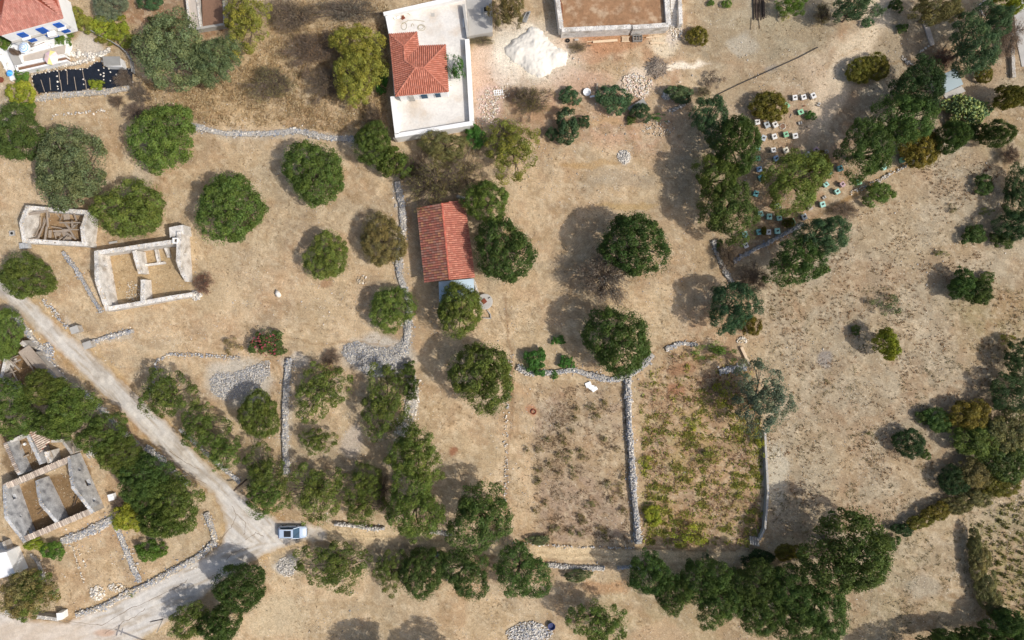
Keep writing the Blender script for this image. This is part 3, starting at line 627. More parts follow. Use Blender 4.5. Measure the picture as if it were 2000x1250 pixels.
# golden dry grass on the upper slope
zone = [(270, 150), (330, 175), (480, 130), (560, -20), (760, -20), (752, 250), (690, 262), (560, 248), (440, 250), (370, 236), (290, 210)]
X, Y = scatter_pts(5200, 260, 770, -20, 265, lambda X, Y: (sdpoly(X, Y, zone) < 0)*(.25+sstep(.42, .62, fbm(X, Y, 30, 150))))
tufts('dry_grass', 'long golden dry grass bent over the upper slope', 'dry grass', X, Y, .38, .28, 6, np.array([lin(194, 170, 128), lin(176, 148, 106), lin(204, 184, 146), lin(146, 122, 88)]), .2, lay=.15)
X, Y = scatter_pts(15000, -20, 2020, -20, 1270, lambda X, Y: notroad(X, Y)*(.1+sstep(.46, .64, fbm(X, Y, 45, 160)))*.8)
tufts('straw', 'thin straw coloured grass in patches over the fields', 'dry grass', X, Y, NR.uniform(.1, .26, len(X)), .12, 4, np.array([lin(184, 158, 118), lin(150, 124, 88), lin(196, 174, 136), lin(122, 102, 72)]), .2, wid=.04)
# brown thistle tufts of the right hand field: rows that slant
def rf(X, Y):
    row = .5+.5*np.sin((Y+X*.35)/6.0*1.0+fbm(X, Y, 60, 170)*6); zone = (sdpoly(X, Y, [(1500, 560), (1620, 420), (1820, 310), (1960, 320), (1900, 470), (2010, 600), (1960, 740), (1800, 800), (1840, 960), (1740, 1030), (1600, 1000), (1500, 960)]) < 0)
    return zone*(.12+.88*sstep(.44, .62, fbm(X, Y, 50, 175)))*(.3+.7*row)
X, Y = scatter_pts(4200, 1490, 2010, 300, 1040, rf)
tufts('thistle_tufts', 'small brown thistle tufts dotting the right hand field', 'dry weeds', X, Y, NR.uniform(.1, .22, len(X)), .14, 7, np.array([lin(136, 104, 72), lin(120, 98, 66), lin(154, 116, 78)]), .25, wid=.05)
X, Y = scatter_pts(2200, 1480, 2010, 560, 1260, lambda X, Y: notroad(X, Y)*sstep(.48, .62, fbm(X, Y, 34, 180)))
tufts('grey_weeds', 'low grey green weeds in the lower right fields', 'weeds', X, Y, NR.uniform(.15, .3, len(X)), .15, 6, np.array([lin(120, 112, 72), lin(104, 98, 62), lin(136, 120, 80)]), .2, wid=.045)
# vineyard: leafy sprays and brown canes
VY = [(1250, 745), (1300, 690), (1370, 690), (1425, 690), (1470, 730), (1488, 840), (1486, 1050), (1460, 1068), (1258, 1062)]
def vy(X, Y):
    m = (sdpoly(X, Y, VY) < 0); row = .5+.5*np.sin((Y-.12*X)/22.0*2*np.pi)
    a = (.14+.86*sstep(.47, .62, fbm(X, Y, 24, 190)))*(.3+.7*sstep(.35, .8, row)); gy = .25+.75*sstep(760, 900, Y+.35*(X-1250)); return m*a*gy
X, Y = scatter_pts(3900, 1240, 1495, 680, 1070, vy)
tufts('grape_vines', 'yellow green grape vines sprawling over the vineyard floor', 'grape vines', X, Y, NR.uniform(.16, .42, len(X)), .26, 9, np.array([lin(172, 172, 78), lin(146, 156, 74), lin(186, 180, 96), lin(130, 138, 66), lin(176, 154, 98)]), .2, 'leaf', .075)
X, Y = scatter_pts(1300, 1240, 1495, 680, 1070, lambda X, Y: (sdpoly(X, Y, VY) < 0)*sstep(.4, .6, fbm(X, Y, 40, 196)))
tufts('vine_canes', 'brown vine canes and dry weeds on the vineyard floor', 'vine canes', X, Y, NR.uniform(.4, .9, len(X)), .2, 5, np.array([lin(112, 78, 56), lin(96, 76, 58), lin(130, 88, 60)]), .2, wid=.03)
VY2 = [(1905, 1010), (1960, 985), (2020, 950), (2020, 1230), (1965, 1195), (1930, 1100)]
X, Y = scatter_pts(300, 1890, 2020, 940, 1240, lambda X, Y: (sdpoly(X, Y, VY2) < 0)*(.3+.7*(np.sin((Y-X*.5)/20*2*np.pi) > .2)))
tufts('young_vines', 'young grape vines in slanting rows at the lower right edge', 'grape vines', X, Y, NR.uniform(.2, .38, len(X)), .3, 10, np.array([lin(112, 116, 50), lin(96, 96, 52), lin(130, 128, 64)]), .2, 'leaf', .075)
X, Y = scatter_pts(1500, 1045, 1228, 750, 1060, lambda X, Y: .12+.88*sstep(.44, .62, fbm(X, Y, 24, 199)))
tufts('plot_weeds', 'thin brown weeds over the bare dug plot', 'weeds', X, Y, NR.uniform(.15, .4, len(X)), .15, 6, np.array([lin(128, 104, 78), lin(112, 92, 66)]), .2, wid=.035)
# ------------------------------------------------------------------ building helpers
def wall(parent, a, b, th, prof, m, z0=0.0, openings=(), name='wall', rough=.05, side=0, step=.45, cap=True, capmix=(GREY, WARM, PALE)):
    """a,b world xy of one face line; thickness goes to the left of a->b by th (side=0 centred).
    prof: [(t,ztop)...]; openings: [(t0,t1,zb,zt)]"""
    a = Vector((a[0], a[1], 0)); b = Vector((b[0], b[1], 0)); L_ = (b-a).length; d = (b-a)/L_; n = Vector((-d.y, d.x, 0))
    if side == 0: a = a-n*th/2
    elif side < 0: a = a-n*th
    def top(t):
        for (t0, z0_), (t1, z1_) in zip(prof[:-1], prof[1:]):
            if t0 <= t <= t1: return z0_+(z1_-z0_)*(t-t0)/max(1e-6, t1-t0)
        return prof[-1][1]
    ts = {0.0, 1.0}
    k = max(1, int(L_/step))
    for i in range(k+1): ts.add(i/k)
    for o in openings: ts.add(o[0]); ts.add(o[1])
    for p in prof: ts.add(p[0])
    ts = sorted(ts); zt = {t: top(t)+(R.uniform(-rough, rough) if 0 < t < 1 else 0) for t in ts}
    mb = MB(); stones = []
    for t0, t1 in zip(ts[:-1], ts[1:]):
        if t1-t0 < 1e-5: continue
        p0 = a+d*L_*t0; p1 = a+d*L_*t1; q = [p0[:2], p1[:2], (p1+n*th)[:2], (p0+n*th)[:2]]
        za, zb = zt[t0], zt[t1]; tm = (t0+t1)/2
        op = [o for o in openings if o[0]-1e-6 <= tm <= o[1]+1e-6]
        if op:
            o = op[0]
            if o[2] > z0+.02: mb.prism(q, z0-.15, o[2])
            if o[3] < min(za, zb)-.02: mb.prism(q, o[3], [za, zb, zb, za])
        else: mb.prism(q, z0-.15, [za, zb, zb, za])
        for _ in range(max(1, int(L_*(t1-t0)*th/.055))) if cap else ():
            u = R.random(); v = R.random(); pp = p0.lerp(p1, u)+n*th*v; stones.append((pp.x, pp.y, za+(zb-za)*u-.02))
    o = mb.build(name, m, parent)
    if cap and stones:
        off = wloc(o); pos = np.array(stones)-np.array(off); ns = len(pos)
        c = link_mesh('cap_stones', stones_mesh('cap', pos, NR.uniform(.16, .32, ns), tints(ns, capmix), .18, True), M['stone'], o); c['kind'] = 'stuff'
    return o

def jit(c, a, b):
    k = R.uniform(a, b); return tuple(x*k for x in c)
TILE_NEW = [lin(182, 114, 92), lin(176, 109, 87), lin(189, 123, 101)]
TILE_OLD = [lin(176, 88, 68), lin(160, 82, 64), lin(186, 106, 84), lin(150, 92, 76), lin(168, 110, 90)]
def tile_plane(parent, poly, colors, cw=.28, tl=.40, rad=.115, name='roof_slope', thick=.1, lift=.02):
    """poly: 3D points, first edge is the eave"""
    poly = [Vector(p) for p in poly]; A, B = poly[0], poly[1]; u = (B-A).normalized()
    cen = sum(poly, Vector())/len(poly); v = (cen-A)-u*((cen-A).dot(u)); v.normalize(); n = u.cross(v)
    if n.z < 0: n = -n
    mb = MB(); k = len(poly); off = n*thick
    mb.add([p-off for p in poly]+[p for p in poly], [tuple(range(k)), tuple(range(2*k-1, k-1, -1))]+[(i, i+k, (i+1) % k+k, (i+1) % k) for i in range(k)])
    slab = mb.build(name, M['claybase'], parent)
    P2 = [((p-A).dot(u), (p-A).dot(v)) for p in poly]; umin = min(p[0] for p in P2); umax = max(p[0] for p in P2)
    tb = MB(); c = umin+cw/2
    while c < umax:
        cr = []
        for (x0, y0), (x1, y1) in zip(P2, P2[1:]+P2[:1]):
            if (x0 > c) != (x1 > c): cr.append(y0+(y1-y0)*(c-x0)/(x1-x0))
        cr.sort()
        for v0, v1 in zip(cr[::2], cr[1::2]):
            vv = v0-.04
            while vv < v1-.05:
                ve = min(vv+tl*1.06, v1); tb.cur = jit(R.choice(colors), .86, 1.12); pts = []
                for (w_, rr, lf) in ((vv, rad*1.05, lift+.03), (ve, rad*.92, lift-.005)):
                    for t in (0, .25, .5, .75, 1.0):
                        an = math.pi*t; pts.append(A+u*(c+math.cos(an)*rr)+v*w_+n*(math.sin(an)*rr*.75+lf))
                tb.add(pts, [(i, i+5, i+6, i+1) for i in range(4)]+[(0, 1, 2, 3, 4)])
                vv += tl
        c += cw
    o = tb.build('roof_tiles', M['tile'], parent); o['kind'] = 'stuff'
    return slab

def ridge_cap(parent, a, b, colors, w=.14):
    a, b = Vector(a), Vector(b); d = (b-a).normalized(); L_ = (b-a).length; x = d.cross(Vector((0, 0, 1))).normalized(); y = x.cross(d)
    mb = MB(); s = 0
    while s < L_-.05:
        e = min(L_, s+.42); mb.cur = jit(R.choice(colors), .85, 1.08); pts = []
        for q, rr, lf in ((s, w*1.08, .06), (e, w*.92, .04)):
            for t in (0, .25, .5, .75, 1): an = math.pi*t; pts.append(a+d*q+x*math.cos(an)*rr+y*(math.sin(an)*rr*.8+lf))
        mb.add(pts, [(i, i+1, i+6, i+5) for i in range(4)]+[(4, 3, 2, 1, 0)]); s += .40
    o = mb.build('ridge_tiles', M['tile'], parent); o['kind'] = 'stuff'; return o

def xy(p): return (p[0], p[1])

# ------------------------------------------------------------------ new white house on its walled terrace
TZ = 1.6
tw = thing('walled_terrace', 'pale concrete terrace with white parapet walls around the new red roofed house', 'terrace', P(840, 160))
par = 2.55
fl = [P(757, 24, TZ), P(862, 2, TZ), P(890, -30, TZ), P(960, -30, TZ), P(962, 62, TZ), P(914, 70, TZ), P(922, 236, TZ), P(776, 262, TZ)]
fl2 = [P(908, -30, TZ), P(960, -30, TZ), P(962, 62, TZ), P(916, 70, TZ)]; fl = [P(757, 24, TZ), P(862, 2, TZ), P(890, -30, TZ), P(907.6, -30, TZ), P(915.6, 70, TZ), P(922, 236, TZ), P(776, 262, TZ)]
mb = MB(); mb.prism([xy(p) for p in fl], -.1, TZ); mb.build('floor_slab', M['whiteconc'], tw)
mb = MB(); mb.prism([xy(p) for p in fl2], -.1, TZ-.05); mb.build('side_yard_slab', M['concrete'], tw)
def parapet(pxa, pxb, wpx, name='parapet', m='white', h=par, hz=None):
    a, b = P(*pxa, h), P(*pxb, h); d = (b-a).normalized(); n = Vector((-d.y, d.x, 0))*wpx*S/2
    mb = MB(); mb.prism([xy(a-n), xy(b-n), xy(b+n), xy(a+n)], -.1, h); o = mb.build(name, M[m], tw, bevel=.02); return o
parapet((749, 27), (905, -8), 7); parapet((756, 31), (764, 72), 7); parapet((766, 188), (775, 262), 8)
parapet((771, 265), (923, 240), 8); parapet((912, 76), (921, 236), 8)
parapet((905, 8), (914, 72), 5, m='concrete')
# stone faced outer skin of the south wall
a, b = P(768, 270, 2.2), P(925, 245, 2.2); d = (b-a).normalized(); nn = Vector((-d.y, d.x, 0))
mb = MB(); mb.prism([xy(a-nn*.02), xy(b-nn*.02), xy(b+nn*.1), xy(a+nn*.1)], -.1, 2.2); mb.build('stone_facing', M['masonry'], tw)
# manhole covers, step, side slab
mb = MB(); p = P(845.5, 29, TZ); mb.box((p.x, p.y, TZ+.02), (.5, .5, .05)); mb.build('drain_cover', M['concrete'], tw)
mb = MB(); p = P(949, 20, TZ); mb.box((p.x, p.y, TZ+.15), (.85, .8, .3)); f = mb.build('pit_surround', M['concrete'], tw)
mb = MB(); mb.box((p.x+.05, p.y, TZ+.31), (.62, .6, .04)); mb.build('pit_hole', M['dark'], f)
for i in range(3):
    mb = MB(); p = P(905+i*3.2, 44, TZ+.1+.1*i); mb.box((p.x, p.y, TZ+.06+.07*i), (.16, 1.3, .12+.14*i)); mb.build('step', M['white'], tw)

hs = thing('house', 'new square house with bright orange red hipped tile roof on the pale terrace', 'house', P(820, 120))
EZ = 4.75; sl_ = .42
e = lambda x, y: P(x, y, EZ)
NW, NE1, IN, NE, SE, SWc = e(761, 67), e(814, 63), e(818, 90), e(870, 88), e(876, 179), e(773, 188)
r1, r2, r3, r4 = P(789, 90, EZ+.85), P(790.5, 118, EZ+.85), P(811, 133, EZ+1.45), P(828, 132, EZ+1.45)
mid = P(767, 122, EZ)
tile_plane(hs, [NW, SWc, r3, r2, r1], [c for c in TILE_NEW]); tile_plane(hs, [NE1, NW, r1], TILE_NEW)
tile_plane(hs, [IN, NE1, r1, r2], TILE_NEW); tile_plane(hs, [NE, IN, r2, r3, r4], TILE_NEW)
tile_plane(hs, [SE, NE, r4], TILE_NEW); tile_plane(hs, [SWc, SE, r4, r3], TILE_NEW)
for q in ((NW, r1), (NE1, r1), (r1, r2), (r2, r3), (r3, r4), (NE, r4), (SE, r4), (SWc, r3)): ridge_cap(hs, q[0], q[1], TILE_NEW)
mb = MB(); ins = [P(765, 72, EZ), P(811, 68, EZ), P(815, 93, EZ), P(867, 92, EZ), P(872, 175, EZ), P(777, 184, EZ)]
mb.prism([xy(p) for p in ins], TZ-.02, EZ-.02); bd = mb.build('wall', M['white'], hs)
for (x0, y0, x1, y1, zb, zt, nm) in ((795, 184.6, 805, 183.8, TZ+.02, 3.7, 'door'), (820, 182.6, 832, 181.6, 2.4, 3.7, 'window'), (848, 180, 858, 179.2, 2.4, 3.7, 'window')):
    pa, pb = P(x0, y0-1.6, EZ), P(x1, y1-1.6, EZ); mb = MB(); mb.bar((pa.x, pa.y-.04, (zb+zt)/2), (pb.x, pb.y-.04, (zb+zt)/2), .1, zt-zb); wn = mb.build(nm, M['concrete' if nm == 'door' else 'glass'], bd)

# ------------------------------------------------------------------ red tiled barn with lean-to
bn = thing('barn', 'long barn with old red tiled gable roof, weathered on its western slope', 'barn', P(872, 470))
e = 2.7; rz = 4.1
W0, W1 = P(815, 405, e), P(830, 551, e); E0, E1 = P(907, 390, e), P(927, 542, e); R0, R1 = P(863, 397, rz), P(878, 546, rz)
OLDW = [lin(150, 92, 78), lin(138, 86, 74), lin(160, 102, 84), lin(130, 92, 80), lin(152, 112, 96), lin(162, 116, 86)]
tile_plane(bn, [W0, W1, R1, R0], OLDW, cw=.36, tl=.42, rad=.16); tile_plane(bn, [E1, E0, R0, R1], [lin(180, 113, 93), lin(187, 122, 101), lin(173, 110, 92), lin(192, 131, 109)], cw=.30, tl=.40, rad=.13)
ridge_cap(bn, R0, R1, [lin(190, 104, 84), lin(170, 96, 78)], .15)
q = [P(818, 409, e), P(833, 547, e), P(924, 539, e), P(904, 395, e)]
mbw = MB()
for i, (a, b) in enumerate(zip(q, q[1:]+q[:1])):
    pr = [(0, e-.08), (1, e-.08)] if i % 2 == 0 else [(0, e-.08), (.5, rz-.22), (1, e-.08)]
    ops = [(.35, .43, 0, 2.0)] if i == 1 else ([(.25, .3, 1.2, 2), (.7, .75, 1.2, 2)] if i == 0 else [])
    wall(bn, a, b, .45, pr, M['masonry'], openings=ops, rough=0, side=1, cap=False)
lt = thing('lean_to', 'pale blue sheet roofed lean-to against the south end of the barn', 'lean-to', P(890, 565))
mb = MB(); c4 = [P(857, 550, 2.45), P(925, 544, 2.45), P(927, 575, 2.1), P(929, 583, 2.05), P(858, 592, 2.05)]
mb.add([c for c in c4]+[c+Vector((0, 0, .06)) for c in c4], [(0, 4, 3, 2, 1)[::-1], (5, 6, 7, 8, 9)[::-1]]+[(i, (i+1) % 5, (i+1) % 5+5, i+5) for i in range(5)]); mb.build('sheet_roof', M['blueroof'], lt)
for a, b in (((860, 552), (861, 588)), ((861, 588), (925, 580)), ((922, 546), (925, 580))):
    wall(lt, P(*a, 2), P(*b, 2), .18, [(0, 2.0), (1, 2.0)], M['plasterwarm'], rough=0, cap=False)
ci = thing('cistern', 'round grey concrete cistern with square rusty hatch beside the lean-to', 'cistern', P(946, 590))
p = P(947, 589, .8); mb = MB(); mb.lathe((p.x, p.y, 0), [(1.02, -.1), (1.05, .72), (1.15, .74), (1.15, .86), (1.0, .9)], 28); mb.build('tank', M['concrete'], ci)
mb = MB(); mb.box((p.x-.1, p.y+.05, .96), (.66, .66, .14), math.radians(38)); mb.build('hatch', M['rust'], ci)
mb = MB(); mb.box((p.x+.6, p.y+.55, .93), (.36, .1, .08), math.radians(40)); mb.build('vent_slot', M['dark'], ci)
yw = thing('yard_wall', 'narrow stone yard wall between the lean-to and the round cistern', 'wall', P(931, 560))
wall(yw, P(925, 546, 1), P(934, 575, 1), .3, [(0, 1.1), (1, .9)], M['masonry'])
yw = thing('garden_kerb', 'curved concrete kerb running south of the round cistern', 'kerb', P(958, 618))
for a, b in (((952, 606), (958, 614)), ((958, 614), (959, 622)), ((944, 621), (959, 622))): wall(yw, P(*a), P(*b), .14, [(0, .25), (1, .25)], M['concrete'], cap=False, rough=0)

# ------------------------------------------------------------------ old house top left with blue shutters
oh = thing('villa', 'white two storey villa with faded red hipped roof and blue shutters', 'house', P(60, 40))
EZ = 5.0; FAD = [lin(181, 124, 109), lin(175, 116, 101), lin(188, 133, 117)]
T1, T2, T3 = P(-2, 70, EZ), P(123, 36, EZ), P(104, -30, EZ); rA, rB = P(11, 0, 6.9), P(40, -80, 7.4); T0 = P(-60, -30, EZ)
tile_plane(oh, [T1, T2, P(60, -6, 6.9), rA], FAD, cw=.24); tile_plane(oh, [T2, T3, P(90, -60, 6.2), P(60, -6, 6.9)], FAD, cw=.24); tile_plane(oh, [P(-50, -10, EZ), T1, rA, P(0, -60, 6.5)], FAD, cw=.24)
ridge_cap(oh, T1, rA, FAD); ridge_cap(oh, T2, P(60, -6, 6.9), FAD); ridge_cap(oh, rA, P(60, -6, 6.9), FAD)
TV = 1.3
f = [P(3, 70, EZ), P(119, 38.5, EZ), P(104, -20, EZ), P(-40, -10, EZ)]
mb = MB(); mb.prism([xy(p) for p in f], TV-.05, EZ-.05); vw = mb.build('wall', M['white'], oh)
# wall ledge between the storeys
d = (f[1]-f[0]).normalized(); n = Vector((d.y, -d.x, 0)); fx = lambda t, o_: f[0]+(f[1]-f[0])*t+n*o_
mb = MB(); a, b = fx(0, .15), fx(1, .15); mb.bar((a.x, a.y, 3.05), (b.x, b.y, 3.05), .3, .12); mb.build('ledge', M['concrete'], vw)
def window_on(t, z, wd, ht, blue=True, sill=True, nm='window'):
    c = fx(t, .0); mb = MB(); c0 = c-d*wd/2+n*.06; c1 = c+d*wd/2+n*.06
    mb.bar((c0.x, c0.y, z), (c1.x, c1.y, z), .12, ht); wn = mb.build(nm, M['blue'], vw)
    for s_ in (-1, 1):
        mb = MB(); q = c+d*s_*(wd/4)+n*.14; mb.bar((q.x-d.x*wd*.22, q.y-d.y*wd*.22, z), (q.x+d.x*wd*.22, q.y+d.y*wd*.22, z), .05, ht*.92); mb.build('shutter', M['blue'], wn)
    if sill:
        mb = MB(); q0 = c-d*wd*.6+n*.25; q1 = c+d*wd*.6+n*.25; mb.bar((q0.x, q0.y, z-ht/2-.1), (q1.x, q1.y, z-ht/2-.1), .5, .12); mb.build('sill', M['white'], wn)
window_on(.27, 4.0, 1.0, 1.1); window_on(.88, 4.0, 1.0, 1.1); window_on(.59, 3.75, 1.1, 1.5, nm='door', sill=False); window_on(.28, 2.2, .95, .8, sill=False); window_on(.86, 2.2, .95, .8, sill=False); window_on(.60, 2.1, 1.3, 1.5, nm='door', sill=False)
bc = MB(); q = fx(.70, .7); bc.box((q.x, q.y, 3.35), (1.1, .7, .5), math.atan2(d.y, d.x)); bc.build('balcony', M['white'], vw)
# umbrella terrace
ut = thing('villa_terrace', 'whitewashed stepped terrace with planting beds below the villa', 'terrace', P(80, 100))
def slab(pts, z, m, nm, z0=-.1, par_=ut, bev=0):
    mb = MB(); mb.prism([xy(P(x, y, z)) for x, y in pts], z0, z); return mb.build(nm, M[m], par_, bevel=bev)
slab([(22, 84), (124, 54), (134, 84), (130, 104), (34, 138), (14, 96)], .9, 'white', 'upper_slab')
slab([(44, 108), (96, 94), (128, 88), (126, 104), (46, 120)], 1.0, 'paving', 'paving')
slab([(33, 131), (127, 110), (130, 117), (36, 138)], .96, 'brownsoil', 'planting_bed')
slab([(58, 94), (86, 82), (87, 86), (60, 95)], .98, 'brownsoil', 'planting_bed')
for a, b in (((31, 130), (127, 109)), ((34, 140), (131, 118)), ((43, 107), (98, 92)), ((41, 107), (44, 122)), ((58, 96), (88, 85)), ((30, 128), (36, 141))):
    wall(ut, P(*a, 1.15), P(*b, 1.15), .26, [(0, 1.18), (1, 1.18)], M['white'], rough=0, cap=False, name='low_wall')
slab([(13, 98), (27, 92), (44, 126), (29, 131)], .98, 'concrete', 'ramp')
slab([(-20, 86), (12, 96), (28, 131), (30, 150), (22, 158), (2, 120), (-20, 104)], .35, 'white', 'rocky_slab')
ch = thing('garden_chair', 'white curved garden chair beside the terrace bush', 'chair', P(104, 91, .9)); p = P(104, 91, 1.2)
mb = MB(); mb.box((p.x, p.y, 1.38), (.5, .5, .05), .3); mb.build('seat', M['white'], ch)
mb = MB(); mb.tube([(p.x+.28*math.cos(t), p.y+.28*math.sin(t), 1.72) for t in [i*.35+.5 for i in range(10)]], .03, 5); mb.build('backrest', M['white'], ch)
for i in range(4):
    mb = MB(); an = .3+math.pi/4+i*math.pi/2; mb.tube([(p.x+.3*math.cos(an), p.y+.3*math.sin(an), .98), (p.x+.27*math.cos(an), p.y+.27*math.sin(an), 1.72 if i in (0, 1) else 1.36)], .022, 5); mb.build('leg', M['white'], ch)
def parasol(label, px, py, r, ztop, base_z, cols, stripes=0, n=8, tilt=0.0):
    p = P(px, py, ztop-.3); t = thing('parasol', label, 'parasol', (p.x, p.y, base_z))
    mb = MB(); rings = max(2, stripes if stripes else 4)
    for i in range(n):
        for j in range(rings):
            r0, r1_ = r*j/rings, r*(j+1)/rings; z0_, z1_ = ztop-.45*(j/rings)**1.2, ztop-.45*((j+1)/rings)**1.2
            a0, a1 = 2*math.pi*i/n+.2, 2*math.pi*(i+1)/n+.2
            mb.cur = cols[j % len(cols)] if stripes else cols[i % len(cols)]
            g = lambda rr, aa, z: (p.x+rr*math.cos(aa), p.y+rr*math.sin(aa), z)
            if j == 0: mb.add([g(0, 0, z0_), g(r1_, a0, z1_), g(r1_, a1, z1_)], [(0, 1, 2)])
            else: mb.add([g(r0, a0, z0_), g(r1_, a0, z1_), g(r1_, a1, z1_), g(r0, a1, z0_)], [(0, 1, 2, 3)])
    mb.build('canopy', M['cloth'], t)
    mb = MB(); mb.tube([(p.x, p.y, base_z), (p.x, p.y, ztop+.08)], .03, 6); mb.build('pole', M['white'], t)
    mb = MB(); mb.lathe((p.x, p.y, base_z), [(.28, 0), (.28, .1), (.1, .14)], 12); mb.build('base', M['concrete'], t)
bl = lin(150, 184, 222); wh = (.78, .80, .82)
parasol('blue and white ring striped parasol on the upper terrace', 46, 92, .86, 3.1, .9, [bl, wh], stripes=6)
parasol('pink and yellow panelled parasol over the lower terrace bed', 99, 112, 1.05, 3.2, 1.0, [lin(240, 206, 204), lin(244, 230, 150), lin(240, 206, 210), lin(246, 214, 196)])
parasol('small bright blue parasol left of the yellow green shrub', 17, 142, .5, 2.4, .35, [lin(70, 150, 222), lin(96, 176, 236)])

# black planting sheet
bs = thing('planting_sheet', 'black woven weed sheet spread over the sloping bed below the villa', 'ground sheet', P(165, 155))
out = [(63, 150), (70, 145), (90, 141), (108, 138), (130, 136), (150, 135), (172, 133), (186, 122), (200, 120), (204, 132), (236, 134), (262, 134), (261, 150), (260, 168), (240, 174), (212, 174), (190, 172), (160, 178), (130, 181), (100, 181), (76, 184), (68, 172)]
gx = np.arange(60, 264, 2.0); gy = np.arange(118, 188, 2.0); X, Y = np.meshgrid(gx, gy); Z = .12+.16*np.abs(fbm(X, Y, 26, 210, 3)-.5)+.07*vnoise(X, Y, 4, 212)
ins_ = sdpoly(X, Y, out) < 0.5; idx = np.arange(X.size).reshape(X.shape); k = ins_[:-1, :-1] & ins_[1:, :-1] & ins_[1:, 1:] & ins_[:-1, 1:]
F = np.stack([idx[1:, :-1][k], idx[1:, 1:][k], idx[:-1, 1:][k], idx[:-1, :-1][k]], -1); b0 = wloc(bs)
V = np.stack([(X-1000)*S-b0.x, (625-Y)*S-b0.y, Z], -1).reshape(-1, 3); link_mesh('sheet', np_mesh('sheet', V, F, smooth=True), M['blacksheet'], bs)
pos = []
for (a, b) in zip(out, out[1:]+out[:1]):
    L_ = math.hypot(b[0]-a[0], b[1]-a[1]); kk = max(1, int(L_/7))
    for i in range(kk):
        if R.random() < .8: q = P(a[0]+(b[0]-a[0])*i/kk+R.uniform(-1.5, 1.5), a[1]+(b[1]-a[1])*i/kk+R.uniform(-1, 1)+1.5, 0); pos.append((q.x, q.y, .24))
SHS = [(112, 138), (112, 149), (113, 160), (113, 169), (114, 174), (203, 143), (203, 149), (203, 156), (197, 146), (216, 141), (228, 146), (163, 155), (164, 165), (216, 158), (193, 137), (213, 134)]
for i, (x, y) in enumerate(SHS):
    q = P(x, y, .2); me = stones_mesh('stone', [(0, 0, 0)], [.32], [PALE*1.15], .05)
    o = link_mesh('white_stone', me, M['stone'], None, (q.x, q.y, .27)); tag(o, 'white stone lying on the black planting sheet', 'stone', 'stones weighing down the black sheet')
o = link_mesh('edge_stones', stones_mesh('edge', pos, NR.uniform(.16, .32, len(pos)), tints(len(pos), (PALE*1.1, PALE)), .1), M['stone']); tag(o, 'small white stones along the rim of the black planting sheet', 'stones', kind='stuff')
for x0, y0, x1, y1 in [(80, 156, 87, 179), (97, 152, 99, 176), (115, 140, 117, 161), (118, 156, 121, 180), (131, 138, 132, 165), (145, 150, 149, 176), (161, 136, 165, 158), (167, 156, 169, 178)]:
    a, b = P(x0, y0, .3), P(x1, y1, .3); mb = MB(); mb.tube([a+Vector((0, 0, .03)), (a+b)/2+Vector((.02, 0, .05)), b], .045, 5)
    o = mb.build('stake', M['wood']); tag(o, 'thin brown stake lying on the black planting sheet', 'stake', 'stakes lying on the black sheet')
sh = thing('garden_shed', 'small grey corrugated roofed shed with white front above the black sheet', 'shed', P(218, 122))
c = P(218, 121, 1.5); mb = MB()
mb.prism([xy(P(202, 112, 1.4)), xy(P(234, 113, 1.4)), xy(P(238, 130, 1.4)), xy(P(206, 129, 1.4))], 0, 1.4); mb.build('wall', M['white'], sh)
A, B_, C_, D_ = P(203, 129, 1.5), P(236, 128, 1.5), P(234, 110, 1.75), P(200, 110, 1.75); rr = 26; mb = MB(); vs = []
for i in range(rr+1):
    t = i/rr; z = .035*(i % 2)
    vs += [A.lerp(D_, t)+Vector((0, 0, z)), B_.lerp(C_, t)+Vector((0, 0, z))]
mb.add(vs, [(2*i, 2*i+1, 2*i+3, 2*i+2) for i in range(rr)]); o = mb.build('corrugated_roof', M['corr'], sh); md = o.modifiers.new('s', 'SOLIDIFY'); md.thickness = .03

# ------------------------------------------------------------------ brown garden top left: footpath and walls
gp = thing('garden_path', 'pale paved garden path with low pebbled kerbs between two brown beds', 'path', P(385, 25))
def gslab(pts, z, m, nm, par_, z0=-.1): mb = MB(); mb.prism([xy(P(x, y, z)) for x, y in pts], z0, z); return mb.build(nm, M[m], par_)
gslab([(362, -30), (384, -30), (392, 54), (372, 56)], .9, 'paving', 'path_slab', gp)
for a, b in (((361, -30), (371, 54)), ((381, -30), (392, 54))): wall(gp, P(*a, 1.1), P(*b, 1.1), .3, [(0, 1.1), (1, 1.1)], M['plasterwarm'], rough=.02, name='kerb', capmix=(PALE, WARM))
wall(gp, P(376, 57, 1.1), P(437, 47, 1.1), .32, [(0, 1.1), (1, 1.1)], M['concrete'], rough=0, name='retaining_wall', cap=False)
wall(gp, P(436, -30, 1.1), P(438, 47, 1.1), .25, [(0, 1.15), (1, 1.15)], M['masonry'], rough=.02, name='boundary_wall')
gslab([(394, -30), (434, -30), (436, 45), (396, 52)], .8, 'brownsoil', 'soil_bed', gp)
o = gslab([(184, 18), (214, 26), (216, 36), (188, 36)], .25, 'paving', 'stone_slab', None); tag(o, 'pale paved landing half hidden under the grey olive tree', 'paving')

# dark fence behind the villa garden
fe = thing('wire_fence', 'low grey metal fence running diagonally down to the dead brush', 'fence', P(225, 85))
pl = [(184, 64), (205, 76), (225, 86), (243, 97), (254, 108), (262, 122), (265, 146)]
for i, (x, y) in enumerate(pl):
    mb = MB(); q = P(x, y, 0); mb.tube([(q.x, q.y, 0), (q.x, q.y, 1.1)], .05, 6); mb.build('post', M['pipe'], fe)
for a, b in zip(pl[:-1], pl[1:]):
    for z in (.25, .65, 1.02):
        mb = MB(); qa, qb = P(*a), P(*b); mb.bar((qa.x, qa.y, z), (qb.x, qb.y, z), .12, .05); mb.build('rail', M['corr'], fe)

